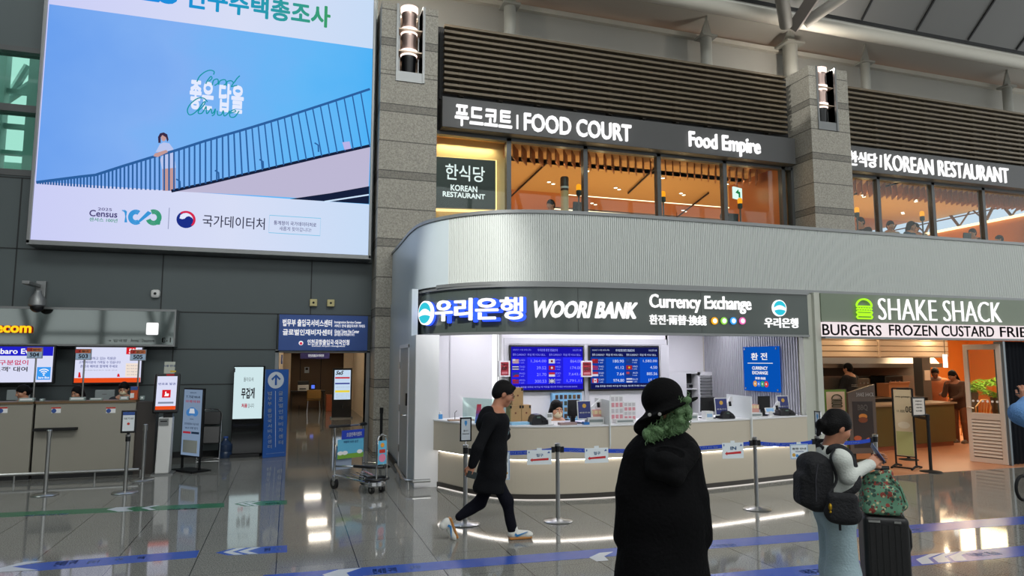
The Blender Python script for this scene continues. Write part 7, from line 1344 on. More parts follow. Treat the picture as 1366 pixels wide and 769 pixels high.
belt_sign(f1, z1, (703,620.5), (735.5,600.5), '입구', 'paper sign reading 입구 over a red arrow, left of the middle belt post'); belt_sign(f2, z2, (780,618.5), (811,597.5), '입구', 'paper sign reading 입구 over a red arrow, below the frosted divider'); belt_sign(f2, z2, (900,616), (929.5,594.5), 'IN', 'paper sign mostly hidden by the dark coat'); belt_sign(f2, z2, (963.5,612.5), (991,590.5), 'IN', 'paper sign reading IN over a red arrow'); belt_sign(f3, z3, (1054,613), (1077,592.5), '', 'paper sign with small coloured drawings beside the black backpack', False); belt_sign(f1, z1, (655,641), (680,603), '', 'tall paper sign hidden behind the walking man', False)
def post_notice(x, y, p0, p1, label, edge=False):
    F_ = wallframe(y) if not edge else Frame(o=(x,y,0), r=(0.25,-1,0), u=(0,0,1)); (a0,b0),(a1,b1) = F_.px(*p0), F_.px(*p1); t = thing('framed_notice', label, 'notice', (x, y, 0.9105)); mb = MB(); [F_.rect(mb, *q_, -0.012, 0.006) for q_ in ((a0,a0+0.015,b0,b1),(a1-0.015,a1,b0,b1),(a0,a1,b0,b0+0.015),(a0,a1,b1-0.015,b1))]; mb.build('frame', M_chrome, t); mb = MB(); F_.rect(mb, a0+0.012, a1-0.012, b0+0.012, b1-0.012, -0.008, 0.002); mb.build('sheet', mat('notice_sheet', (196,204,212), 0.5), t)
    m_ = (a0+a1)/2; H = b1-b0; W = a1-a0; text('caption', F_, '줄서기', (m_-W*0.2,b0+H*0.40), (m_+W*0.2,b0+H*0.48), M_ink, t, uv=True, d=0.004); text('caption', F_, 'Queue here', (m_-W*0.3,b0+H*0.28), (m_+W*0.3,b0+H*0.35), M_ink, t, uv=True, d=0.004); mb = MB(); F_.poly(mb, [(m_-W*0.12,b0+H*0.75),(m_,b0+H*0.62),(m_+W*0.12,b0+H*0.75),(m_+W*0.1,b0+H*0.86),(m_-W*0.1,b0+H*0.86)], 0.002, 0.004); mb.build('blue_emblem', mat('bottle_blue', (70,140,200), 0.3), t)
    MB().tube([(x,y+0.005,0.9105), F_.pt(m_,b0+0.005,-0.004)], 0.01, 8).build('stem', M_chrome, t)
post_notice(BP[0][0], BP[0][1], (613.5,589.5), (629,557), 'chrome framed queue notice on the belt post behind the walking man'); post_notice(BP[3][0], BP[3][1], (1087.5,580), (1094.5,549), 'slim chrome framed notice seen edge on behind the backpack traveller', True)

# ================================================================ burger shop boards
A = PY(1104, 560, 11.0); F_ = wallframe(10.95); (a0,b0),(a1,b1) = F_.px(1103.5,600), F_.px(1128,520); mbd = thing('menu_board', 'green framed board with a burger outline behind the travellers head', 'board', ((a0+a1)/2,10.98,0)); mb = MB(); F_.rect(mb, a0, a1, 0.0, b1, -0.04, 0.0); mb.build('frame', mat('board_green', (92,136,50), 0.45), mbd); mb = MB(); F_.rect(mb, a0+0.035, a1-0.035, 0.06, b1-0.04, 0.0, 0.004); mb.build('sheet', mat('board_cream', (216,198,182), 0.5), mbd); burger(F_, (1109.5,543.5), (1122,526.5), 0.004, 0.012, mat('outline_olive', (70,74,40), 0.5), mbd)
gT = G(1150, 619); FTp = Frame(o=(gT.x,gT.y+0.1,0), r=(1,-0.12,0), u=(0,0,1)); tr = thing('slant_top_board', 'dark slant topped board with burger pictures before the olive counter', 'board', (gT.x, gT.y, 0)); u = lambda x,y: FTp.px(x,y)
tl, trr, bl, br_ = u(1131,524.5), u(1166.5,513), u(1134,606), u(1166.5,604)
mb = MB(); FTp.poly(mb, [(tl[0],bl[1]),(trr[0],bl[1]),trr,tl], -0.06, 0.0); mb.build('panel', mat('board_brown_grey', (92,80,72), 0.45), tr); mb = MB(); x0, x1 = tl[0]+0.08, trr[0]-0.07; yb0, yt0 = u(1150,598)[1], u(1150,536)[1]; FTp.rect(mb, x0, x1, yb0, yt0, 0.0, 0.004); mb.build('poster', mat('board_black_print', (44,32,28), 0.4), tr)
text('lettering', FTp, 'SHAKE SHACK', u(1142,529.5), u(1165,524), M_whiteink, tr, uv=True, d=0.004, bold=0.02); text('caption', FTp, 'BBQ', u(1144,549), u(1157,540), mat('poster_grey_letter', (130,124,118), 0.5), tr, uv=True, d=0.006, bold=0.05)
for (c, s_, m_) in (((1151,556),0.12,(196,124,48)), ((1151,560.5),0.13,(120,60,30)), ((1144,585),0.11,(176,84,44)), ((1160,587),0.1,(190,110,60))): mb = MB(); FTp.disc(mb, u(*c), s_*0.75, 0.004, 0.007+0.001*(s_*10%1), 18, s_*0.42); mb.build('food_picture', mat('food_%d_%d' % (m_[0], m_[1]), m_, 0.5), tr)
MB().box(gT.x-0.35, gT.x+0.45, gT.y-0.12, gT.y+0.3, 0.006, 0.03).build('base_plate', M_black, tr); [FTp.rect(MB(), a-0.02, a+0.02, 0.02, bl[1]+0.05, -0.05, -0.01).build('foot', M_black, tr) for a in (tl[0]+0.1, trr[0]-0.1)]
A = G(1196,624); B = G(1223,627); fb = Frame(o=(A.x,A.y,0), r=(B-A), u=(0,0,1)); W = (B-A).length; bn = thing('banner_stand', 'black framed pale banner seen from behind with mirrored 30 lettering', 'banner', ((A.x+B.x)/2,(A.y+B.y)/2,0)); zt = fb.px(1194,518.5)[1]; zb0 = fb.px(1205,609)[1]
mb = MB(); [mb.tube([fb.pt(a,0.03,0), fb.pt(a,zt,0)], 0.016, 8) for a in (0,W)]; mb.tube([fb.pt(0,zt,0), fb.pt(W,zt,0)], 0.012, 8); mb.tube([fb.pt(0,zb0,0), fb.pt(W,zb0,0)], 0.01, 8); mb.build('frame', M_blackmatte, bn); [MB().tube([fb.pt(a,0.02,-0.22), fb.pt(a,0.06,0), fb.pt(a,0.02,0.22)], 0.018, 8).build('foot', M_blackmatte, bn) for a in (0,W)]; MB().tube([fb.pt(0,0.03,0.15), fb.pt(W,0.03,0.15)], 0.014, 8).build('foot_bar', M_blackmatte, bn)
mb = MB(); fb.rect(mb, 0.02, W-0.02, zb0+0.01, zt-0.02, -0.003, 0.003); cl = mb.build('cloth', mat('banner_cream', (214,200,166), 0.6), bn); text('lettering', fb, '30', (W*0.62,zt*0.70), (W*0.92,zt*0.78), mat('banner_ink', (90,84,70), 0.6), cl, uv=True, d=0.005, mirror=True, bold=0.03); text('lettering', fb, '2025. 11', (W*0.2,zt*0.70), (W*0.58,zt*0.73), mat('banner_ink', (90,84,70), 0.6), cl, uv=True, d=0.005, mirror=True); text('caption', fb, 'opening soon', (W*0.15,zt*0.88), (W*0.85,zt*0.91), mat('banner_ink', (90,84,70), 0.6), cl, uv=True, d=0.005, mirror=True); mb = MB(); fb.rect(mb, 0.03, W-0.03, zb0+0.02, zt*0.46, 0.003, 0.005); mb.build('green_field', mat('banner_green', (176,180,120), 0.6), cl); mb = MB(); fb.disc(mb, (W*0.5,zt*0.54), W*0.3, 0.003, 0.006, 20, 0.06); mb.build('cloud_print', mat('banner_pale', (226,220,196), 0.6), cl)
g_ = G(1232,629); g_ = Vector((g_.x+0.03, g_.y-0.12, 0)); sps = stanchion('black belt post with a framed menu notice before the burger shop', g_.x, g_.y, 0.97, 'black shop posts', M_blackmatte, M_blackmatte); F_ = wallframe(g_.y); (a0,b0),(a1,b1) = F_.px(1217.5,556), F_.px(1233.5,530); t = thing('framed_notice', 'black framed white menu notice on the black belt post', 'notice', (g_.x,g_.y,0.9705)); mb = MB(); F_.rect(mb, a0, a1, b0, b1, -0.02, 0.0); mb.build('frame', M_black, t); mb = MB(); F_.rect(mb, a0+0.025, a1-0.025, b0+0.025, b1-0.025, 0.0, 0.003); mb.build('sheet', mat('notice_cream', (214,204,194), 0.5), t); m_ = (a0+a1)/2
for k in range(4): text('caption', F_, ['MENU','MENU','세트','단품'][k], (m_-0.07,b1-0.08-0.055*k), (m_+0.07,b1-0.055-0.055*k), M_ink, t, uv=True, d=0.005)
MB().tube([(g_.x,g_.y+0.005,0.9705), (m_,g_.y+0.005,b0+0.01)], 0.014, 8).build('stem', M_black, t)
g2 = G(1172, 616); g2 = Vector((10.35, 11.0-0.35, 0)); stanchion('black belt post half hidden behind the slant topped board', 11.35, 10.35, 0.97, 'black shop posts', M_blackmatte, M_blackmatte); belt((11.35,10.35), (g_.x,g_.y), 'black barrier belt across the front of the burger shop', [], M_blackmatte, 0.9, 'black barrier belts', 0.02)
# ================================================================ floor guide stripes
M_fg = mat('floor_green', (34,112,76), 0.25); M_fb = mat('floor_blue', (42,82,178), 0.22); M_fw = mat('floor_white', (200,206,214), 0.25); M_fl = mat('floor_letter', (150,170,210), 0.3)
def stripe(name_m, quads, label, whites=(), texts=()):
    t = thing('floor_stripe', label, 'floor marking', G(*quads[0][0]), 'guide stripes on the floor'); mb = MB()
    for q_ in quads: mb.prism([G(*p) for p in q_], (0,0,0.0015))
    mb.build('film', name_m, t)
    if whites:
        mb = MB(); [mb.prism([G(*p)+Vector((0,0,0.0015)) for p in q_], (0,0,0.0006)) for q_ in whites]; mb.build('chevron_marking', M_fw, t)
    for (s, p0, p1, sk) in texts:
        A = G(*p0); B = G(*p1); F_ = Frame(o=(A.x,A.y,0.0016), r=(B-A), u=Vector((0,0,1)).cross((B-A).normalized())); text('caption', F_, s, (0,0), ((B-A).length, sk), M_fl, t, uv=True, d=0.0006, bold=0.03)
stripe(M_fg, [[(-30,692),(299,677.2),(299,671.6),(-30,686)]], 'long green guide stripe on the floor before the service counters', [[(142,680.5),(155,677.5),(182,676.2),(166,679.4),(176,682.4),(158,683.2)],[(163,679.6),(176,676.6),(182,676.2),(168,679.4),(178,682.2),(172,682.5)],[(188,678.2),(204,675.2),(214,674.7),(198,677.9),(208,680.6),(200,681.2)]], [('안내 방향', (222,681.5), (262,679.8), 0.08), ('외국인청', (30,690), (88,687.4), 0.08)])
stripe(M_fg, [[(313,672.8),(326,675.8),(383,673.2),(383,668.0),(330,669.4)]], 'short green arrow stripe on the floor before the blue standing sign', [[(318,672.6),(332,669.8),(338,669.6),(324,672.4),(336,675.2),(330,675.5)],[(328,672.3),(342,669.5),(348,669.3),(334,672.1),(346,674.8),(340,675.1)]], [('안내', (353,673.5), (372,672.6), 0.07)])
stripe(M_fb, [[(6,757.5),(52,762),(262,744.4),(266,734.8),(64,750.5)]], 'blue guide stripe with a white arrow at the lower left of the floor', [[(-10,761),(34,750),(60,749.0),(16,757),(50,761),(0,764)]], [('면세점 구역', (70,756.5), (100,753.8), 0.16), ('출국장 층', (115,753), (132,751.5), 0.1), ('우편', (152,749.5), (162,748.6), 0.1), ('의무실', (182,747), (192,746.2), 0.1)])
stripe(M_fb, [[(288,738),(304,741.5),(383,737.3),(383,728.2),(310,732.4)]], 'short blue arrow stripe on the floor below the digital standee', [[(298,737.5),(316,732.2),(328,731.4),(310,736.9),(324,740.4),(312,740.9)],[(318,736.6),(336,731.3),(348,730.5),(330,736),(344,739.4),(332,739.8)]], [('면세', (352,736.6), (360,736.0), 0.13), ('구역', (366,735.6), (374,735.1), 0.13)])
def lerp(a, b, t): return a + (b-a)*t
stripe(M_fb, [[(351,779),(1400,697.2),(1400,686.6),(351,768)]], 'long blue guide stripe crossing the floor under the walking man', [[(786,744.5),(800,738.2),(818,736.8),(806,742.8),(812,748.4),(796,749.6)],[(1166,714),(1180,708),(1196,706.8),(1184,712.2),(1190,717.6),(1176,718.6)],[(430,767.5),(452,760.6),(482,758.2),(462,765),(468,771),(440,772.5)]], [('면세점 구역', (498,766.5), (530,764), 0.15), ('출국장', (548,760), (562,759), 0.1), ('출국 안내', (1206,711), (1236,708.8), 0.12), ('공항철도', (955,731), (985,728.7), 0.1)])
stripe(M_fb, [[(880,787),(1420,737.5),(1420,723.5),(880,773)]], 'blue guide stripe with white arrows at the lower right of the floor', [[(1222,747),(1240,740),(1256,738.5),(1238,745.2),(1246,752),(1230,753.4)],[(1244,745),(1262,738),(1278,736.5),(1260,743.2),(1268,750),(1252,751.4)],[(1266,743),(1284,736),(1300,734.5),(1282,741.2),(1290,748),(1274,749.4)]], [('국제선 환승', (1300,744), (1340,740.5), 0.12), ('대중교통', (1075,767), (1110,764), 0.12)])
# ================================================================ smooth bodies: blended rounded solids turned into one continuous surface
def _np(v): return np.array([v[0], v[1], v[2]], dtype=np.float32)
def cap(a, b, ra, rb=None, s=(1,1,1), sub=False, k=None): return ('cap', _np(a), _np(b), ra, ra if rb is None else rb, _np(s), sub, k)
def ell(c, r, rot=None, sub=False, k=None): return ('ell', _np(c), _np(r), None if rot is None else np.array(rot, dtype=np.float32), sub, k)
def rbox(c, hx, rad, rot=None, sub=False, k=None): return ('box', _np(c), _np(hx), rad, None if rot is None else np.array(rot, dtype=np.float32), sub, k)
def basis(f, u=(0,0,1)):
    """columns: right, forward, up"""
    f = Vector(f).normalized(); u = Vector(u); r = f.cross(u).normalized(); u = r.cross(f).normalized(); return np.array([[r.x,f.x,u.x],[r.y,f.y,u.y],[r.z,f.z,u.z]], dtype=np.float32)
def sdf_mesh(prims, h, k=0.03, folds=None):
    lo, hi = [], []
    for p in prims:
        if p[0] == 'cap':
            m = max(p[3], p[4])/p[5]; lo.append(np.minimum(p[1], p[2])-m); hi.append(np.maximum(p[1], p[2])+m)
        else:
            e = p[2] if p[3 if p[0] == 'ell' else 4] is None else np.abs(p[3 if p[0] == 'ell' else 4])@p[2]
            if p[0] == 'box': e = e + p[3]
            lo.append(p[1]-e); hi.append(p[1]+e)
    add = [i for i, p in enumerate(prims) if not p[-2]]
    L = np.min([lo[i] for i in add], axis=0)-4*h; H = np.max([hi[i] for i in add], axis=0)+4*h
    n = np.ceil((H-L)/h).astype(int)+1; D = np.full(n, 1.0, dtype=np.float32)
    ax = [L[i]+h*np.arange(n[i], dtype=np.float32) for i in range(3)]
    for p, a, b in zip(prims, lo, hi):
        kk = k if p[-1] is None else p[-1]; mrg = kk+4*h
        i0 = np.clip(((a-mrg-L)/h).astype(int), 0, n-1); i1 = np.clip(np.ceil((b+mrg-L)/h).astype(int)+1, 1, n)
        if np.any(i1 <= i0): continue
        X, Y, Z = np.meshgrid(ax[0][i0[0]:i1[0]], ax[1][i0[1]:i1[1]], ax[2][i0[2]:i1[2]], indexing='ij')
        if p[0] == 'cap':
            A, B, ra, rb, S = p[1]*p[5], p[2]*p[5], p[3], p[4], p[5]
            dx, dy, dz = X*S[0]-A[0], Y*S[1]-A[1], Z*S[2]-A[2]; v = B-A; t = np.clip((dx*v[0]+dy*v[1]+dz*v[2])/max(1e-9, float(v@v)), 0, 1)
            d = np.sqrt((dx-t*v[0])**2+(dy-t*v[1])**2+(dz-t*v[2])**2)-(ra+(rb-ra)*t)
        else:
            dx, dy, dz = X-p[1][0], Y-p[1][1], Z-p[1][2]; R = p[3] if p[0] == 'ell' else p[4]
            if R is not None: dx, dy, dz = R[0,0]*dx+R[1,0]*dy+R[2,0]*dz, R[0,1]*dx+R[1,1]*dy+R[2,1]*dz, R[0,2]*dx+R[1,2]*dy+R[2,2]*dz
            if p[0] == 'ell':
                r = p[2]; k0 = np.sqrt((dx/r[0])**2+(dy/r[1])**2+(dz/r[2])**2); k1 = np.sqrt((dx/r[0]**2)**2+(dy/r[1]**2)**2+(dz/r[2]**2)**2); d = k0*(k0-1)/np.maximum(k1, 1e-6)
            else:
                qx, qy, qz = np.abs(dx)-p[2][0], np.abs(dy)-p[2][1], np.abs(dz)-p[2][2]
                d = np.sqrt(np.maximum(qx,0)**2+np.maximum(qy,0)**2+np.maximum(qz,0)**2)+np.minimum(np.maximum(qx,np.maximum(qy,qz)),0)-p[3]
        W = D[i0[0]:i1[0], i0[1]:i1[1], i0[2]:i1[2]]
        if p[-2]:
            kk = max(kk*0.4, 1e-4); e = np.clip(0.5-0.5*(W+d)/kk, 0, 1); W[...] = W*(1-e)+(-d)*e+kk*e*(1-e)
        else:
            e = np.clip(0.5+0.5*(W-d)/max(kk,1e-4), 0, 1); W[...] = W*(1-e)+d*e-kk*e*(1-e)
    if folds:
        X, Y, Z = np.meshgrid(*ax, indexing='ij'); D = D + folds(X, Y, Z).astype(np.float32)
    # naive surface nets
    S = D < 0; c = np.zeros(n-1, dtype=np.int8)
    for i in (0,1):
        for j in (0,1):
            for m in (0,1): c += S[i:n[0]-1+i, j:n[1]-1+j, m:n[2]-1+m]
    cells = np.argwhere((c > 0) & (c < 8)); idx = np.full(n-1, -1, dtype=np.int64); idx[tuple(cells.T)] = np.arange(len(cells))
    acc = np.zeros((len(cells), 3)); cnt = np.zeros(len(cells)); corners = [(i,j,m) for i in (0,1) for j in (0,1) for m in (0,1)]
    for a in corners:
        for b in corners:
            if sum(b)-sum(a) == 1 and all(y >= x for x, y in zip(a, b)):
                va = D[cells[:,0]+a[0], cells[:,1]+a[1], cells[:,2]+a[2]]; vb = D[cells[:,0]+b[0], cells[:,1]+b[1], cells[:,2]+b[2]]
                m = (va < 0) != (vb < 0); t = np.where(m, va/np.where(m, va-vb, 1), 0); w_ = m.astype(float)
                for q in range(3): acc[:,q] += w_*(a[q]+t*(b[q]-a[q]))
                cnt += w_
    V = (cells+acc/np.maximum(cnt,1)[:,None])*h+L
    F = []
    for q in range(3):
        u, v = (q+1)%3, (q+2)%3; sh = [slice(1, n[0]-1), slice(1, n[1]-1), slice(1, n[2]-1)]; sh[q] = slice(0, n[q]-1); s2 = list(sh); s2[q] = slice(1, n[q])
        s0 = S[tuple(sh)]; s1 = S[tuple(s2)]
        off = np.array([1,1,1]); off[q] = 0; E = np.argwhere(s0 != s1)+off; fl = s0[tuple((E-off).T)]
        def at(du, dv): k_ = E.copy(); k_[:,u] -= du; k_[:,v] -= dv; return idx[k_[:,0], k_[:,1], k_[:,2]]
        Q = np.stack([at(0,0), at(1,0), at(1,1), at(0,1)], 1); Q[~fl] = Q[~fl][:, ::-1]; F.append(Q[(Q >= 0).all(1)])
    return V, np.concatenate(F)
def solid(name, prims, h, m, parent, k=0.03, folds=None, paint=None, mats=None, label=None):
    V, F = sdf_mesh(prims, h, k, folds); me = bpy.data.meshes.new(name)
    me.vertices.add(len(V)); me.vertices.foreach_set('co', V.astype(np.float32).ravel()); me.loops.add(F.size); me.loops.foreach_set('vertex_index', F.astype(np.int32).ravel())
    me.polygons.add(len(F)); me.polygons.foreach_set('loop_start', np.arange(0, F.size, 4, dtype=np.int32)); me.update(calc_edges=True); me.validate()
    me.materials.append(m)
    for x in (mats or []): me.materials.append(x)
    if paint is not None:
        C_ = V[F].mean(1); mi = paint(C_).astype(np.int32); me.polygons.foreach_set('material_index', mi)
    me.polygons.foreach_set('use_smooth', [True]*len(me.polygons)); me.update()
    o = bpy.data.objects.new(name, me); COL.objects.link(o)
    if parent is not None: o.parent = parent; o.matrix_parent_inverse = local(parent).inverted() if parent.parent is None else Matrix.Identity(4)
    if label: o['label'] = label
    return o
def fold_fn(amp, f=(14,11,9), ph=0.0, zf=4.0):
    def fn(X, Y, Z): return amp*(np.sin(f[0]*X+zf*Z+ph)*np.sin(f[1]*Y-zf*0.7*Z+1.3+ph)+0.6*np.sin(f[2]*2*Z+7*X-5*Y+ph*2))
    return fn
M_skin = mat('skin_warm', (196,142,112), 0.5, 0, 0.04, 12); M_skin2 = mat('skin_tan', (176,120,92), 0.5, 0, 0.04, 12); M_lip = mat('lip', (160,84,78), 0.45); M_eye = mat('eye_dark', (24,18,16), 0.25); M_eyew = mat('eye_white', (220,214,206), 0.3); M_hair = mat('hair_black', (13,12,13), 0.6, 0, 0.2, 60, 0.4, 120, 0.15)
M_shoe = mat('shoe_white', (214,214,208), 0.5)
def head(C, f, u=(0,0,1), s=1.0, neck=None, nr=0.052):
    """skull, jaw, nose, ears, brow, lips around a head centre; f the way the face looks"""
    B = basis(f, u); C = Vector(C)
    def P(x, y, z): v = B@np.array([x*s, y*s, z*s], dtype=np.float32); return Vector((C.x+v[0], C.y+v[1], C.z+v[2]))
    pr = [ell(P(0,-0.005,0.03), (0.076*s,0.097*s,0.1*s), B), ell(P(0,0.03,-0.045), (0.058*s,0.066*s,0.068*s), B), ell(P(0,0.062,-0.088), (0.026*s,0.024*s,0.022*s), B, k=0.03*s),
          cap(P(0,0.092,0.022), P(0,0.112,-0.018), 0.008*s, 0.0135*s, k=0.014*s), ell(P(0.012,0.1,-0.024), (0.011*s,0.012*s,0.009*s), B, k=0.008*s), ell(P(-0.012,0.1,-0.024), (0.011*s,0.012*s,0.009*s), B, k=0.008*s),
          cap(P(-0.042,0.084,0.034), P(0.042,0.084,0.034), 0.009*s, k=0.018*s), cap(P(-0.019,0.09,-0.055), P(0.019,0.09,-0.055), 0.007*s, k=0.008*s), cap(P(-0.015,0.088,-0.066), P(0.015,0.088,-0.066), 0.007*s, k=0.008*s)]
    for e in (-1, 1):
        pr += [ell(P(0.077*e,-0.008,-0.004), (0.011*s,0.02*s,0.032*s), B, k=0.01*s), ell(P(0.05*e,0.062,-0.02), (0.024*s,0.024*s,0.03*s), B, k=0.03*s), ell(P(0.031*e,0.1,0.014), (0.019*s,0.014*s,0.012*s), B, sub=True, k=0.02*s), ell(P(0.031*e,0.08,0.013), (0.013*s,0.0125*s,0.0115*s), B, k=0.004*s)]
    if neck is not None: pr += [cap(P(0,-0.018,-0.05), neck, nr*s*0.95, nr*s*1.1, k=0.03)]
    def paint(Q):
        d = (Q-np.array(C))@B/s; mi = np.zeros(len(Q), dtype=int)
        ey = ((np.abs(np.abs(d[:,0])-0.031) < 0.012) & (np.abs(d[:,2]-0.013) < 0.007) & (d[:,1] > 0.07)); mi[ey] = 2
        ir = ((np.abs(np.abs(d[:,0])-0.031) < 0.0058) & (np.abs(d[:,2]-0.013) < 0.0075) & (d[:,1] > 0.07)); mi[ir] = 3
        br = ((np.abs(np.abs(d[:,0])-0.034) < 0.02) & (np.abs(d[:,2]-0.036-0.004*(1-np.abs(np.abs(d[:,0])-0.034)/0.02)) < 0.0045) & (d[:,1] > 0.06)); mi[br] = 3
        lp = ((np.abs(d[:,0]) < 0.022) & (np.abs(d[:,2]+0.0605) < 0.011) & (d[:,1] > 0.075)); mi[lp] = 1
        return mi
    return pr, P, B, paint
def hand(w_, d, up, s=1.0, curl=0.5, side=1):
    """palm, four unequal bent fingers and a thumb from the side of the palm; w_ wrist, d finger direction, up back of the hand"""
    B = basis(d, up); w_ = Vector(w_)
    def P(x, y, z): v = B@np.array([x*s*side, y*s, z*s], dtype=np.float32); return w_+Vector((float(v[0]), float(v[1]), float(v[2])))
    pr = [rbox(P(0,0.045,0), (0.03*s,0.035*s,0.005*s), 0.010*s, B, k=0.012)]
    for i, (x, L) in enumerate(((-0.032,0.07),(-0.011,0.08),(0.011,0.075),(0.031,0.058))):
        b = P(x,0.085,0.002); c1 = P(x*1.08,0.085+L*0.45*math.cos(curl*0.7),0.002-L*0.45*math.sin(curl*0.7)); c2 = P(x*1.1,0.085+L*0.45*math.cos(curl*0.7)+L*0.5*math.cos(curl*1.9),0.002-L*0.45*math.sin(curl*0.7)-L*0.5*math.sin(curl*1.9))
        pr += [cap(b, c1, 0.0092*s, 0.0085*s, k=0.005), cap(c1, c2, 0.0085*s, 0.007*s, k=0.004)]
    pr += [cap(P(-0.028,0.025,-0.004), P(-0.056,0.058,-0.016), 0.013*s, 0.0105*s, k=0.008), cap(P(-0.056,0.058,-0.016), P(-0.052,0.088,-0.03), 0.010*s, 0.008*s, k=0.004)]
    return pr
def shoe(heel, toe, up=(0,0,1), s=1.0):
    f = Vector(toe)-Vector(heel); L = f.length; B = basis(f, up)
    def P(x, y, z): v = B@np.array([x*s, y*L, z*s], dtype=np.float32); return Vector(heel)+Vector((float(v[0]), float(v[1]), float(v[2])))
    up_ = [cap(P(0,0.16,0.055), P(0,0.8,0.042), 0.043*s, 0.036*s, (1,1,1)), ell(P(0,0.86,0.04), (0.045*s,0.05*s,0.03*s), B), cap(P(0,0.17,0.06), P(0,0.22,0.1), 0.042*s, 0.042*s)]
    so = [rbox(P(0,0.5,0.014), (0.034*s,0.46*L,0.006), 0.008, B)]; return up_, so
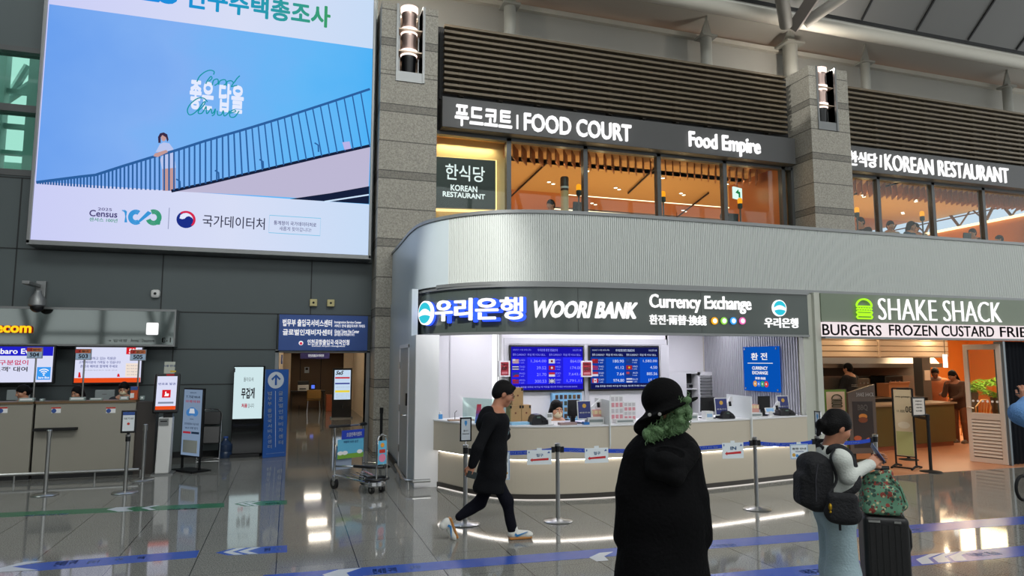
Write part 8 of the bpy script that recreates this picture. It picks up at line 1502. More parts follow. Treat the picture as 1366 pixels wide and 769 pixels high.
# ---------------------------------------------------------------- generic standing person, local frame: faces +Y, feet on z = 0
def person(label, loc, facing, H=1.7, top=(40,40,44), trs=(30,32,40), hair='short', arms='down', group=None, hairc=None, skin=None, h=0.013, lean=0.0, mask=None, topname='shirt', cap_=None, seat=False, look=0.0, head_down=0.15):
    t = thing('person', label, 'person', (loc[0],loc[1],loc[2]), group, facing); sc_ = H/1.72; hc = hairc or M_hair; sk = skin or M_skin
    old = t.location.copy(), t.rotation_euler.copy(); t.location = (0,0,0); t.rotation_euler = (0,0,0)
    def V(x, y, z): return Vector((x*sc_, (y + lean*max(0, z-0.95))*sc_, (z - 0.25*lean*lean*max(0, z-0.95))*sc_))
    C = V(0,0.03,1.60); f = Vector((math.sin(look), math.cos(look), -head_down-lean*0.4)); hp, P, B, paint = head(C, f, (0,0,1), 0.97*sc_, V(0,-0.01,1.42))
    sh = {e: V(0.185*e,-0.01,1.40) for e in (-1,1)}; hip = {e: V(0.09*e,0,0.93) for e in (-1,1)}; kn = {e: V(0.1*e,0.02,0.5) for e in (-1,1)}; an = {e: V(0.1*e,-0.02,0.09) for e in (-1,1)}
    if arms == 'down': el = {e: V(0.25*e,-0.03,1.12) for e in (-1,1)}; wr = {e: V(0.26*e,0.06,0.88) for e in (-1,1)}
    elif arms == 'forward': el = {e: V(0.25*e,0.06,1.14) for e in (-1,1)}; wr = {e: V(0.15*e,0.32,1.10) for e in (-1,1)}
    elif arms == 'low': el = {e: V(0.24*e,0.02,1.13) for e in (-1,1)}; wr = {e: V(0.12*e,0.22,0.98) for e in (-1,1)}
    elif arms == 'chin': el = {e: V(0.2*e,0.2,1.13) for e in (-1,1)}; wr = {e: V(0.07*e,0.2 if e > 0 else 0.34,1.40 if e > 0 else 1.06) for e in (-1,1)}
    elif arms == 'up': el = {e: V(0.26*e,0.18,1.2) for e in (-1,1)}; wr = {e: V(0.2*e,0.3,1.42) for e in (-1,1)}
    bp = hp + [cap(V(0,0,1.40), V(0,0,1.0), 0.12*sc_, 0.11*sc_, (0.75,1,1))]
    for e in (-1,1):
        bp += [cap(sh[e], el[e], 0.042*sc_, 0.036*sc_), cap(el[e], wr[e], 0.036*sc_, 0.026*sc_), cap(hip[e], kn[e], 0.07*sc_, 0.05*sc_), cap(kn[e], an[e], 0.048*sc_, 0.036*sc_), cap(V(0,0,1.38), sh[e], 0.05*sc_, 0.045*sc_)]
        d = (wr[e]-el[e]).normalized(); bp += hand(wr[e]-d*0.01, d if arms != 'down' else (d+Vector((0,0.15,0))), (e*0.9,0.2,0.3) if arms == 'down' else (0,0,1), sc_*0.95, 0.6, -e)
    solid('body', bp, h*0.72, sk, t, 0.02, paint=paint, mats=[M_lip, M_eyew, M_eye])
    tp = [cap(V(0,0,1.36), V(0,0,1.12), 0.135*sc_, 0.125*sc_, (0.72,1,1)), cap(V(0,0,1.12), V(0,0.0,0.9), 0.125*sc_, 0.135*sc_, (0.72,1,1)), cap(V(-0.15,-0.01,1.40), V(0.15,-0.01,1.40), 0.062*sc_), ell(V(0,0.0,1.52), (0.052*sc_,0.06*sc_,0.07*sc_), sub=True)]
    for e in (-1,1): tp += [cap(sh[e], el[e], 0.062*sc_, 0.052*sc_), cap(el[e], el[e]+(wr[e]-el[e])*0.93, 0.052*sc_, 0.042*sc_)]
    solid(topname, tp, h, mat('cloth_%d_%d_%d' % tuple(top), top, 0.85, 0, 0.1, 14, 0.3, 60), t, 0.05, fold_fn(0.005))
    tr = [cap(V(-0.05,0,0.95), V(0.05,0,0.95), 0.115*sc_)]
    for e in (-1,1): tr += [cap(hip[e], kn[e], 0.085*sc_, 0.066*sc_), cap(kn[e], an[e]+Vector((0,0,-0.02)), 0.066*sc_, 0.056*sc_)]
    solid('trousers', tr, h, mat('cloth_%d_%d_%d' % tuple(trs), trs, 0.85, 0, 0.1, 14, 0.3, 60), t, 0.03, fold_fn(0.004))
    for e in (-1,1):
        u_, s_ = shoe(V(0.1*e,-0.08,0.0)+Vector((0,0,0.0)), V(0.115*e,0.16,0.0), s=sc_); solid('shoe', u_+s_, h*0.8, mat('shoe_grey', (120,116,110), 0.6), t, 0.02)
    s = 0.97*sc_
    if cap_ is not None: pass
    hr = [ell(P(0,-0.012,0.042), (0.087*s,0.107*s,0.104*s), B)]
    if hair == 'short': hr += [ell(P(0,-0.05,-0.0), (0.08*s,0.07*s,0.085*s), B)]
    elif hair == 'long': hr += [ell(P(0,-0.06,-0.07), (0.09*s,0.07*s,0.14*s), B), cap(P(0.075,0.0,0.0), P(0.08,-0.03,-0.2), 0.03*s, 0.022*s), cap(P(-0.075,0.0,0.0), P(-0.08,-0.03,-0.2), 0.03*s, 0.022*s)]
    elif hair == 'bun': hr += [ell(P(0,-0.05,0.0), (0.078*s,0.07*s,0.08*s), B), ell(P(0,-0.13,-0.01), (0.04*s,0.04*s,0.04*s), B)]
    elif hair == 'braids': hr += [ell(P(0,-0.05,0.0), (0.08*s,0.07*s,0.085*s), B), cap(P(0.05,-0.08,-0.02), P(0.1,-0.1,-0.3), 0.028*s, 0.016*s), cap(P(-0.05,-0.08,-0.02), P(-0.1,-0.1,-0.3), 0.028*s, 0.016*s), cap(P(0,-0.1,-0.02), P(0.0,-0.16,-0.32), 0.03*s, 0.016*s)]
    hr += [ell(P(0,0.11,-0.055 if hair != 'long' else -0.035), (0.068*s,0.085*s,0.105*s), B, sub=True)]
    for e in (-1,1):
        if hair != 'long': hr += [ell(P(0.085*e,0.01,-0.03), (0.02*s,0.05*s,0.05*s), B, sub=True)]
    solid('hair', hr, h*0.75, hc, t, 0.025)
    if mask is not None:
        mk = [ell(P(0,0.045,-0.05), (0.066*s,0.075*s,0.055*s), B), ell(P(0,0.09,-0.035), (0.035*s,0.034*s,0.035*s), B, k=0.02), ell(P(0,0.02,-0.05), (0.06*s,0.078*s,0.053*s), B, sub=True, k=0.005), rbox(P(0,-0.06,-0.05), (0.2,0.07,0.2), 0.001, B, sub=True)]
        solid('face_mask', mk, h*0.6, mat('mask_cream', mask, 0.8), t, 0.01)
        mb = MB(); [mb.tube([P(0.06*e,0.03,-0.035), P(0.082*e,-0.01,0.0)], 0.002, 5) for e in (-1,1)]; mb.build('mask_loop', mat('mask_cream', mask, 0.8), t)
    t.location, t.rotation_euler = old
    for c in t.children: c.matrix_parent_inverse = Matrix.Identity(4)
    return t, P
# ================================================================ walking man in the dark coat
Ym = 7.25
mn = thing('person', 'man in a dark knee length coat and glasses walking right past the bank counter', 'person', (2.15, Ym, 0))
def M(x, y, dy=0.0): return PY(x, y, Ym+dy)
mC = M(671.5, 526.5); mf = Vector((0.92, -0.12, -0.36)); ms = 1.08
hp, P, B, paint = head(mC, mf, (0.15,0,1), ms, M(661, 551), 0.056)
shN, shF = M(654, 563, -0.17), M(662, 561, 0.17); hipN, hipF = M(658, 632, -0.09), M(658, 632, 0.09)
elN, wrN = M(637.5, 598, -0.24), M(629.5, 621.5, -0.2); elF, wrF = M(664, 602, 0.22), M(668, 624, 0.2)
knN, anN = M(676, 668, -0.09), M(683.5, 707, -0.09); knF, anF = M(641, 670, 0.09), M(612.5, 690, 0.09)
bp = hp + [cap(M(660,556), M(658,625), 0.12, 0.11, (1,0.75,1)), cap(shN, elN, 0.048, 0.04), cap(elN, wrN, 0.04, 0.028), cap(shF, elF, 0.048, 0.04), cap(elF, wrF, 0.04, 0.028), cap(hipN, knN, 0.075, 0.055), cap(knN, anN, 0.052, 0.038), cap(hipF, knF, 0.075, 0.055), cap(knF, anF, 0.052, 0.038), cap(M(660,556), shN, 0.055, 0.05), cap(M(660,556), shF, 0.055, 0.05)]
bp += hand(wrN, M(625.5,633,-0.2)-wrN, (-0.4,-0.85,0.2), 1.0, 0.75, -1) + hand(wrF, M(671,636,0.2)-wrF, (0.3,0.9,0.2), 1.0, 0.6, 1)
solid('body', bp, 0.0068, M_skin2, mn, 0.02, paint=paint, mats=[M_lip, M_eyew, M_eye])
M_coat = mat('coat_charcoal', (19,20,23), 0.9, 0, 0.15, 10, 0.35, 50, 0.12); M_jean = mat('trousers_navy', (18,19,28), 0.9, 0, 0.12, 12, 0.3, 60, 0.12)
ct = [cap(M(661,564), M(659,600), 0.15, 0.138, (1,0.72,1)), cap(M(659,600), M(656,630), 0.138, 0.148, (1,0.72,1)), cap(M(656,628), M(654,650), 0.148, 0.155, (1,0.72,1)), cap(M(653,561,-0.13), M(663,560,0.13), 0.082), cap(M(653,552,-0.05), M(662,552,0.06), 0.062), cap(M(652,553), M(648,566), 0.09, 0.11, (1,0.8,1)), ell(M(652,556), (0.1,0.13,0.07)), ell(M(682,542,0), (0.06,0.055,0.07), sub=True)]
ct += [cap(shN, elN, 0.072, 0.06, k=0.02), cap(elN, wrN+(elN-wrN)*0.05, 0.06, 0.052, k=0.02), cap(shF, elF, 0.072, 0.06, k=0.02), cap(elF, wrF+(elF-wrF)*0.05, 0.06, 0.05, k=0.02), cap(M(674,571), M(676,582), 0.04, 0.05), cap(M(643,640,-0.03), M(640,652,-0.03), 0.05, 0.06, (1,0.5,1)), rbox(M(655,671), (0.4,0.4,0.125), 0.001, None, True, 0.004)]
solid('coat', ct, 0.008, M_coat, mn, 0.035, fold_fn(0.006, (11,14,7), 0.4))
mb = MB(); A0 = M(667,549,-0.085); A1 = M(679,574,-0.10); mb.hexa([A0, A1, M(674,578,-0.12), M(661,553,-0.12)], [A0+Vector((0.02,-0.012,0)), A1+Vector((0.02,-0.012,0)), M(674,578,-0.12)+Vector((0,-0.02,0)), M(661,553,-0.12)+Vector((0,-0.02,0))]); mb.build('lapel', mat('coat_lapel', (44,46,54), 0.7), mn, bevel=0.004)
solid('shirt', [cap(M(667,557), M(668,575), 0.07, 0.09, (1,0.75,1)), ell(M(664,551), (0.064,0.068,0.036))], 0.008, mat('shirt_teal_grey', (92,120,124), 0.7, 0, 0.1, 30), mn, 0.03)
tr = [cap(hipN, knN, 0.09, 0.066), cap(knN, anN+Vector((0,0,-0.01)), 0.066, 0.05), cap(hipF, knF, 0.09, 0.068), cap(knF, anF, 0.068, 0.05), cap(hipN, hipF, 0.11)]
solid('trousers', tr, 0.009, M_jean, mn, 0.04, fold_fn(0.005, (16,9,12), 0.9))
for (hl, te, up, lb) in ((M(678.5,718.0,-0.09), M(709,719.0,-0.11), (0,0,1), 'front'), (M(601.5,690,0.09), M(611.5,717,0.09), (-0.9,0,0.45), 'back')):
    if lb == 'front': hl.z = 0.0; te.z = 0.0
    else: te.z = 0.02
    u_, s_ = shoe(hl, te, up, 1.06); sh_ = solid('shoe', u_, 0.007, M_shoe, mn, 0.02); solid('sole', s_, 0.006, mat('gum_sole', (176,120,60), 0.6), sh_, 0.008)
    f = (te-hl).normalized(); Bv = basis(f, up); n = Vector((float(Bv[0,0]), float(Bv[1,0]), float(Bv[2,0]))); n = n if n.y < 0 else -n; uu = Vector((float(Bv[0,2]), float(Bv[1,2]), float(Bv[2,2]))); L = (te-hl).length
    fr = Frame(o=hl+f*L*0.2+uu*0.03+n*0.045, r=f, u=uu); mb = MB(); fr.poly(mb, [(0.0,0.025),(0.03,0.004),(0.065,0.016),(0.15,0.05),(0.07,0.032),(0.035,0.026),(0.015,0.045)] if n.dot(f.cross(uu)) > 0 else [(0.0,0.025),(0.03,0.004),(0.065,0.016),(0.15,0.05),(0.07,0.032),(0.035,0.026),(0.015,0.045)], -0.012, 0.004); mb.build('side_swoosh', mat('swoosh_blue', (40,120,180), 0.5), sh_)
s = ms
hr = [ell(P(0,-0.016,0.046), (0.088*s,0.108*s,0.10*s), B), ell(P(0,-0.055,0.0), (0.08*s,0.068*s,0.075*s), B), cap(P(-0.035,0.075,0.098), P(0.035,0.075,0.098), 0.02*s), ell(P(0,0.115,-0.045), (0.075*s,0.09*s,0.1*s), B, sub=True)] + [ell(P(0.088*e,0.012,-0.03), (0.022*s,0.05*s,0.05*s), B, sub=True) for e in (-1,1)]
solid('hair', hr, 0.007, M_hair, mn, 0.02)
mb = MB()
for e in (-1,1): mb.tube([P(0.033*e+0.022*math.cos(a), 0.106, 0.012+0.017*math.sin(a)) for a in [2*PI*k/16 for k in range(16)]], 0.0022, 6, closed=True); mb.tube([P(0.055*e,0.104,0.016), P(0.08*e,0.06,0.018), P(0.082*e,-0.01,0.014)], 0.002, 6)
mb.tube([P(-0.011,0.107,0.016), P(0.011,0.107,0.016)], 0.002, 6); mb.build('glasses', M_black, mn)
w_ = thing('wallet', 'dark flat wallet held in the walking man lowered hand', 'wallet', tuple(M(628,631,-0.2))); c = M(629.5,634,-0.215); MB().box(c.x-0.05, c.x+0.05, c.y-0.012, c.y+0.012, c.z-0.035, c.z+0.035, rot=(0,0.3,0)).build('case', mat('wallet_dark', (30,40,40), 0.6), w_, bevel=0.004)

# ================================================================ person in the black hooded coat and wide hat, nearest to the camera
tD = 4.3
def W(x, y, dt=0.0): return DP(x, y, tD+dt)
dn = thing('person', 'person in a black hooded coat and black hat with green hair seen from behind', 'person', (2.3, 3.9, 0))
dC = W(884, 548); df = Vector((0.45, 0.88, -0.1)); hp, P, B, paint = head(dC, df, (0.25,0,1), 1.0, W(880,590))
base = Vector((2.32, 3.95, 0))
bp = hp + [cap(W(880,600), W(883,720), 0.13, 0.12, (0.8,1,1)), cap(W(883,730)+Vector((-0.1,0,0)), Vector((base.x-0.12,base.y-0.05,0.09)), 0.075, 0.04), cap(W(883,730)+Vector((0.1,0,0)), Vector((base.x+0.14,base.y+0.12,0.09)), 0.075, 0.04), cap(W(852,606), W(838,690,0.05), 0.05, 0.035), cap(W(914,608), W(930,690,0.05), 0.05, 0.035), cap(W(852,606), W(914,608), 0.05)]
bp += hand(W(838,690,0.05), (0.02,0.1,-1), (-1,0,0), 1.0, 0.6, 1) + hand(W(930,690,0.05), (0.02,0.1,-1), (1,0,0), 1.0, 0.6, -1)
solid('body', bp, 0.008, M_skin, dn, 0.02, paint=paint, mats=[M_lip, M_eyew, M_eye])
M_blk = mat('coat_black', (10,10,12), 0.9, 0, 0.2, 8, 0.4, 45, 0.12)
cc = [cap(W(862,606), W(908,606), 0.115), cap(W(884,612), W(885,680), 0.20, 0.245, (0.86,1.1,1)), cap(W(885,680), W(885,775), 0.245, 0.285, (0.92,1.1,1)), cap(W(885,775), W(886,850), 0.285, 0.31, (0.95,1.1,1))]
cc += [cap(W(854,610), W(843,660,-0.03), 0.1, 0.095, k=0.02), cap(W(843,660,-0.03), W(836,716,-0.02), 0.095, 0.08, k=0.02), cap(W(914,612), W(925,662,-0.03), 0.1, 0.095, k=0.02), cap(W(925,662,-0.03), W(933,718,-0.02), 0.095, 0.08, k=0.02)]
cc += [ell(W(888,590,0.0), (0.12,0.11,0.05)), ell(W(889,578,-0.02), (0.085,0.085,0.07), sub=True)]
solid('coat', cc, 0.0095, M_blk, dn, 0.05, fold_fn(0.009, (9,10,6), 1.1, 4.0))
hd_ = [cap(W(862,597,-0.08), W(874,626,-0.18), 0.055, 0.06), cap(W(874,626,-0.18), W(900,634,-0.2), 0.06, 0.062), cap(W(900,634,-0.2), W(920,604,-0.1), 0.062, 0.058), cap(W(864,592,-0.04), W(918,596,-0.06), 0.045), ell(W(891,612,-0.16), (0.12,0.1,0.08)), cap(W(880,602,-0.19), W(906,604,-0.2), 0.035, 0.035, sub=True)]
solid('hood', hd_, 0.008, mat('hood_black', (12,12,14), 0.9, 0, 0.2, 8, 0.4, 45, 0.15), dn, 0.03, fold_fn(0.006, (19,17,12), 0.3, 9.0))
tr = [cap(Vector((base.x-0.11,base.y-0.03,0.6)), Vector((base.x-0.12,base.y-0.05,0.08)), 0.1, 0.085), cap(Vector((base.x+0.11,base.y+0.05,0.6)), Vector((base.x+0.14,base.y+0.12,0.08)), 0.1, 0.085)]
solid('trousers', tr, 0.012, mat('trousers_black', (20,20,22), 0.85), dn, 0.03)
for (x, y) in ((base.x-0.13,base.y-0.08), (base.x+0.13,base.y+0.09)): u_, s_ = shoe(Vector((x-0.03,y-0.06,0)), Vector((x+0.1,y+0.18,0))); solid('shoe', u_+s_, 0.009, M_black, dn, 0.02)
# hat: deep crown and a wide tilted brim
Bh = basis((0.5,0.82,-0.05), (-0.42,0.1,1)); hc = W(884.5, 534)
def HP(x, y, z): v = Bh@np.array([x,y,z], dtype=np.float32); return hc+Vector((float(v[0]),float(v[1]),float(v[2])))
M_hat = mat('hat_black', (10,10,11), 0.9, 0, 0.2, 20, 0.3, 80, 0.12)
ht = [ell(HP(0,0,0.02), (0.132,0.138,0.115), Bh), ell(HP(0,0,-0.045), (0.128,0.132,0.06), Bh), ell(HP(0.0,0,-0.065), (0.205,0.185,0.022), Bh, k=0.03), ell(HP(0,0,-0.12), (0.11,0.115,0.13), Bh, True, 0.02), cap(HP(-0.10,-0.05,-0.08), W(855,572,-0.02), 0.055, 0.04), cap(W(853,572,-0.02), W(868,585,-0.06), 0.035, 0.03)]
solid('hat', ht, 0.008, M_hat, dn, 0.02, fold_fn(0.004, (13,11,9), 0.3))
mb = MB(); [mb.lathe([(0,0),(0.011,0),(0.011,0.004),(0,0.005)], W(x, y, -0.175), 10, tuple(-cF)) for x, y in ((866.5,553.5),(880,552.8))]; mb.build('hat_eyelets', mat('eyelet_pale', (150,150,146), 0.4), dn)
hr = []
rnd = random.Random(4)
for k in range(70):
    a = rnd.random(); x = 862+56*a; y = 584-22*a*a-rnd.random()*(6+24*a); r = rnd.uniform(0.018,0.032); hr.append(ell(W(x, y, -0.10+rnd.uniform(-0.05,0.06)), (r, r*rnd.uniform(0.8,1.2), r*rnd.uniform(0.9,1.4))))
hr += [ell(W(897,566,-0.03), (0.1,0.09,0.075)), ell(W(878,577,-0.05), (0.08,0.06,0.045))]
hm = mat('hair_green', (84,116,74), 0.6, 0, 0.45, 40, 0.6, 90)
ho = solid('hair', hr, 0.007, hm, dn, 0.012, fold_fn(0.0035, (70,60,45), 0.2, 30))
mb = MB()
for k in range(330):     # loose curls over the mass of hair
    a = rnd.random(); x = 863+56*a; y = 585-24*a*a-rnd.random()*(8+26*a); o_ = W(x, y, -0.12+rnd.uniform(-0.03,0.05)); r0_ = rnd.uniform(0.006,0.013); ph_ = rnd.random()*6; L_ = rnd.uniform(0.05,0.1); dr = Vector((rnd.uniform(-0.5,0.5),rnd.uniform(-0.3,0.3),-1)).normalized()
    mb.tube([o_ + dr*(L_*(j/9-0.5)) + Vector((r0_*math.cos(ph_+j*1.1), -r0_*0.6, r0_*math.sin(ph_+j*1.1)*0.6)) for j in range(10)], 0.0024, 5)
mb.build('curls', hm, ho, True)

# ================================================================ traveller with backpack, looking at her phone
tG = 4.6
def Wg(x, y, dt=0.0): return DP(x, y, tG+dt)
gn = thing('person', 'traveller in a pale sweater and wide pale blue trousers looking down at her phone', 'person', (3.55, 3.85, 0))
gC = Wg(1116, 571.5); gf = Vector((0.97, -0.12, -0.44)); gs = 0.88; hp, P, B, paint = head(gC, gf, (0.35,-0.1,1), gs, Wg(1105,600), 0.046)
right = Vector((-0.31,-0.95,0)).normalized()   # her near side
shN, shF = Wg(1110,610)+right*0.13, Wg(1113,608)-right*0.13; elN = Wg(1131,636,-0.14); wrN = Wg(1160,621,-0.04); elF = Wg(1136,632,0.16); wrF = Wg(1160,619,0.06)
pel = Wg(1112,684); hN, hF = pel+right*0.075, pel-right*0.075; fx = Vector((pel.x, pel.y, 0))
anN = fx+right*0.08+Vector((0.0,0.0,0.09)); anF = fx-right*0.08+Vector((0.03,-0.01,0.09)); knN = (hN+anN)/2+Vector((0.03,0.02,0)); knF = (hF+anF)/2+Vector((0.04,0.02,0))
bp = hp + [cap(Wg(1110,608), pel+Vector((0,0,0.05)), 0.075, 0.07), cap(shN, elN, 0.042, 0.036), cap(elN, wrN, 0.035, 0.024), cap(shF, elF, 0.042, 0.036), cap(elF, wrF, 0.035, 0.024), cap(hN, knN, 0.062, 0.046), cap(knN, anN, 0.046, 0.034), cap(hF, knF, 0.062, 0.046), cap(knF, anF, 0.046, 0.034), cap(Wg(1110,604), shN, 0.05, 0.045), cap(Wg(1110,604), shF, 0.05, 0.045)]
bp += hand(wrN, Wg(1171,611,0.0)-wrN, (-0.1,-0.75,0.65), 0.9, 0.75, -1) + hand(wrF, Wg(1171,610,0.09)-wrF, (0.1,0.85,0.5), 0.9, 0.6, 1)
solid('body', bp, 0.0062, M_skin2, gn, 0.018, paint=paint, mats=[M_lip, M_eyew, M_eye])
sw = [cap(Wg(1111,612), Wg(1113,645), 0.115, 0.108), cap(Wg(1113,645), Wg(1114,676), 0.108, 0.115), cap(shN, shF, 0.058), ell(Wg(1106,601), (0.07,0.07,0.045)), ell(Wg(1108,592), (0.055,0.055,0.05), sub=True), cap(shN, elN, 0.058, 0.052, k=0.02), cap(elN, wrN, 0.052, 0.036, k=0.02), cap(shF, elF, 0.058, 0.052, k=0.02), cap(elF, wrF, 0.052, 0.036, k=0.02)]
solid('sweater', sw, 0.0085, mat('sweater_pale', (206,210,204), 0.9, 0, 0.05, 18, 0.3, 90), gn, 0.035, fold_fn(0.0055, (18,16,11), 0.6, 9))
tr = [cap(hN, knN, 0.088, 0.1), cap(knN, anN+Vector((0,0,-0.04)), 0.1, 0.1), cap(hF, knF, 0.088, 0.098), cap(knF, anF+Vector((0,0,-0.04)), 0.098, 0.1), cap(hN, hF, 0.1)]
solid('trousers', tr, 0.0095, mat('jeans_pale', (158,180,188), 0.85, 0, 0.08, 10, 0.3, 70), gn, 0.05, fold_fn(0.006, (14,13,6), 0.2, 3))
for (a_, k_) in ((anN,0),(anF,1)): u_, s_ = shoe(Vector((a_.x-0.06,a_.y-0.03,0)), Vector((a_.x+0.15,a_.y+0.06,0)), s=0.92); solid('shoe', u_+s_, 0.009, M_shoe, gn, 0.02)
s = gs
hr = [ell(P(0,-0.014,0.042), (0.088*s,0.112*s,0.106*s), B), ell(P(0,-0.06,0.0), (0.082*s,0.066*s,0.085*s), B), ell(P(0,-0.135,-0.03), (0.036*s,0.036*s,0.04*s), B, k=0.02), cap(P(0,-0.13,-0.05), P(0.01,-0.13,-0.11), 0.024*s, 0.01*s), ell(P(0.02,-0.16,-0.01), (0.016*s,0.02*s,0.018*s), B), ell(P(0,0.12,-0.055), (0.075*s,0.085*s,0.1*s), B, sub=True)] + [ell(P(0.09*e,0.012,-0.035), (0.024*s,0.046*s,0.05*s), B, sub=True) for e in (-1,1)]
solid('hair', hr, 0.0062, M_hair, gn, 0.018, fold_fn(0.002, (60,50,40), 0.1, 20))
ph = thing('phone', 'blue grey phone held up in the travellers hands', 'phone', tuple(Wg(1171,606,0.04))); c = Wg(1171,605.5,0.03); MB().box(c.x-0.035, c.x+0.035, c.y-0.004, c.y+0.004, c.z-0.07, c.z+0.07, rot=(-0.5,0.45,0.9)).build('body', mat('phone_case', (66,84,122), 0.35), ph, bevel=0.004)
# backpack
bk = thing('backpack', 'black backpack on the back of the phone reading traveller', 'backpack', tuple(Wg(1087,677))); Bk = basis((0.95,-0.31,0.0)); c = Wg(1087,640,-0.03)
def K(x, y, z): v = Bk@np.array([x,y,z], dtype=np.float32); return c+Vector((float(v[0]),float(v[1]),float(v[2])))
M_bp = mat('backpack_black', (14,15,20), 0.8, 0, 0.2, 12, 0.4, 60)
solid('body', [rbox(K(0,0,-0.02), (0.072,0.036,0.122), 0.052, Bk), rbox(K(0,-0.07,-0.06), (0.05,0.015,0.07), 0.042, Bk, k=0.02), ell(K(0,0.0,0.125), (0.11,0.08,0.06), Bk)], 0.008, M_bp, bk, 0.03, fold_fn(0.003, (20,20,16), 0.4))
mb = MB(); mb.tube([K(-0.03,0.06,0.18), K(-0.03,0.05,0.215), K(0.0,0.045,0.225), K(0.03,0.05,0.215), K(0.03,0.06,0.18)], 0.011, 8); mb.build('top_handle', M_bp, bk, True)
for e in (-1,1):
    s0_ = (shN if e > 0 else shF)-right*0.03*e; ff = Vector((0.95,-0.31,0)); q = [K(0.06*e,0.085,0.15), s0_-ff*0.055+Vector((0,0,0.062)), s0_+ff*0.01+Vector((0,0,0.074)), s0_+ff*0.075+Vector((0,0,0.03)), s0_+ff*0.095+right*0.02*e+Vector((0,0,-0.06)), s0_+ff*0.07+right*0.075*e+Vector((0,0,-0.17)), K(0.12*e,0.05,-0.12)]
    MB().tube(smoothline(q, 6), 0.024, 8, flat=0.35).build('shoulder_strap', M_bp, bk, True)
MB().tube([K(0.125,-0.03,0.12), K(0.13,-0.05,0.02), K(0.125,-0.05,-0.12)], 0.004, 6).build('side_zip', mat('zip_grey', (60,60,66), 0.4), bk)
# crossbody bag
xb = thing('crossbody_bag', 'black crossbody bag with a small gold charm at the travellers hip', 'bag', tuple(Wg(1123,697,-0.2))); c = Wg(1124,678,-0.26); Bx = basis((0.73,-0.68,0.0), (0.1,0,1))
def K2(x, y, z): v = Bx@np.array([x,y,z], dtype=np.float32); return c+Vector((float(v[0]),float(v[1]),float(v[2])))
solid('body', [rbox(K2(0,0,0.0), (0.012,0.06,0.06), 0.032, Bx), ell(K2(0,0,-0.035), (0.042,0.112,0.07), Bx, k=0.02)], 0.0075, M_bp, xb, 0.02); MB().tube(smoothline([K2(0.02,-0.08,0.08), Wg(1116,640,-0.2), Wg(1108,612,-0.17), shN+Vector((-0.03,0.02,0.07))], 5), 0.013, 8, flat=0.35).build('strap', M_bp, xb, True)
mb = MB(); cg = Wg(1107.5,677,-0.27); mb.ball(cg, 0.012, 10, (1,1,2)); mb.ball(cg+Vector((0,0,-0.03)), 0.009, 8); mb.build('gold_charm', mat('charm_gold', (190,150,40), 0.3, 0.8), xb); MB().tube([K2(0.0,-0.02,-0.09), K2(0.0,-0.02,-0.14)], 0.008, 6).build('strap_end', M_bp, xb)
# suitcase and tote
sB = G(1177, 853); sc0 = DP(1177, 686, 4.65); sx, sy = sc0.x, sc0.y
su = thing('suitcase', 'upright black suitcase with ribbed sides carrying the green tote bag', 'suitcase', (sx, sy, 0)); rzs = math.radians(-34); Rz = Matrix.Rotation(rzs, 3, 'Z')
def S_(x, y, z): return Vector((sx,sy,0))+Rz@Vector((x,y,z))
M_suit = mat('suitcase_black', (12,12,14), 0.5, 0, 0.1, 10, 0.1, 80); zt = sc0.z
Bs = np.array([[Rz[0][0],Rz[0][1],0],[Rz[1][0],Rz[1][1],0],[0,0,1]], dtype=np.float32)
solid('shell', [rbox(S_(0,0,(zt+0.06)/2), (0.107,0.08,(zt-0.06)/2-0.032), 0.032, Bs)], 0.008, M_suit, su, 0.01)
mb = MB(); [mb.hexa([S_(x,-0.116,0.12), S_(x+0.025,-0.116,0.12), S_(x+0.025,-0.108,0.12), S_(x,-0.108,0.12)], [S_(x,-0.116,zt-0.05), S_(x+0.025,-0.116,zt-0.05), S_(x+0.025,-0.108,zt-0.05), S_(x,-0.108,zt-0.05)]) for x in (-0.105,-0.068,-0.03,0.008,0.046,0.08)]; mb.build('front_ribs', M_suit, su)
mb = MB(); [mb.hexa([S_(x0,-0.12,zt-0.035), S_(x1,-0.12,zt-0.035), S_(x1,-0.1,zt-0.035), S_(x0,-0.1,zt-0.035)], [S_(x0,-0.12,zt-0.022), S_(x1,-0.12,zt-0.022), S_(x1,-0.1,zt-0.022), S_(x0,-0.1,zt-0.022)]) for (x0,x1) in ((-0.11,-0.04),(0.045,0.085))]; mb.build('zip_pulls', M_steel, su); MB().tube([S_(0.137,-0.02,zt-0.25), S_(0.157,-0.02,zt-0.2), S_(0.157,-0.02,zt-0.1), S_(0.137,-0.02,zt-0.06)], 0.011, 8).build('side_handle', M_black, su, True)
MB().tube([S_(0.11,-0.07,zt+0.003), S_(0.12,-0.0,zt+0.022), S_(0.11,0.07,zt+0.003)], 0.009, 8).build('top_handle', M_steel, su, True)
for x in (-0.1,0.1):
    for y in (-0.07,0.07): wl_ = MB().tube([S_(x-0.012,y,0.028), S_(x+0.012,y,0.028)], 0.028, 14).build('wheel', M_black, su, True); MB().cbox(S_(x,y,0.058), 0.04, 0.04, 0.02).build('wheel_mount', M_black, su)
mb = MB(); [mb.tube([S_(x,0.085,zt-0.02), S_(x,0.085,zt+0.29)], 0.009, 8) for x in (-0.055,0.055)]; mb.build('trolley_tubes', M_steel, su, True); MB().tube([S_(-0.075,0.085,zt+0.295), S_(0.075,0.085,zt+0.295)], 0.015, 10).build('trolley_grip', M_black, su, True)
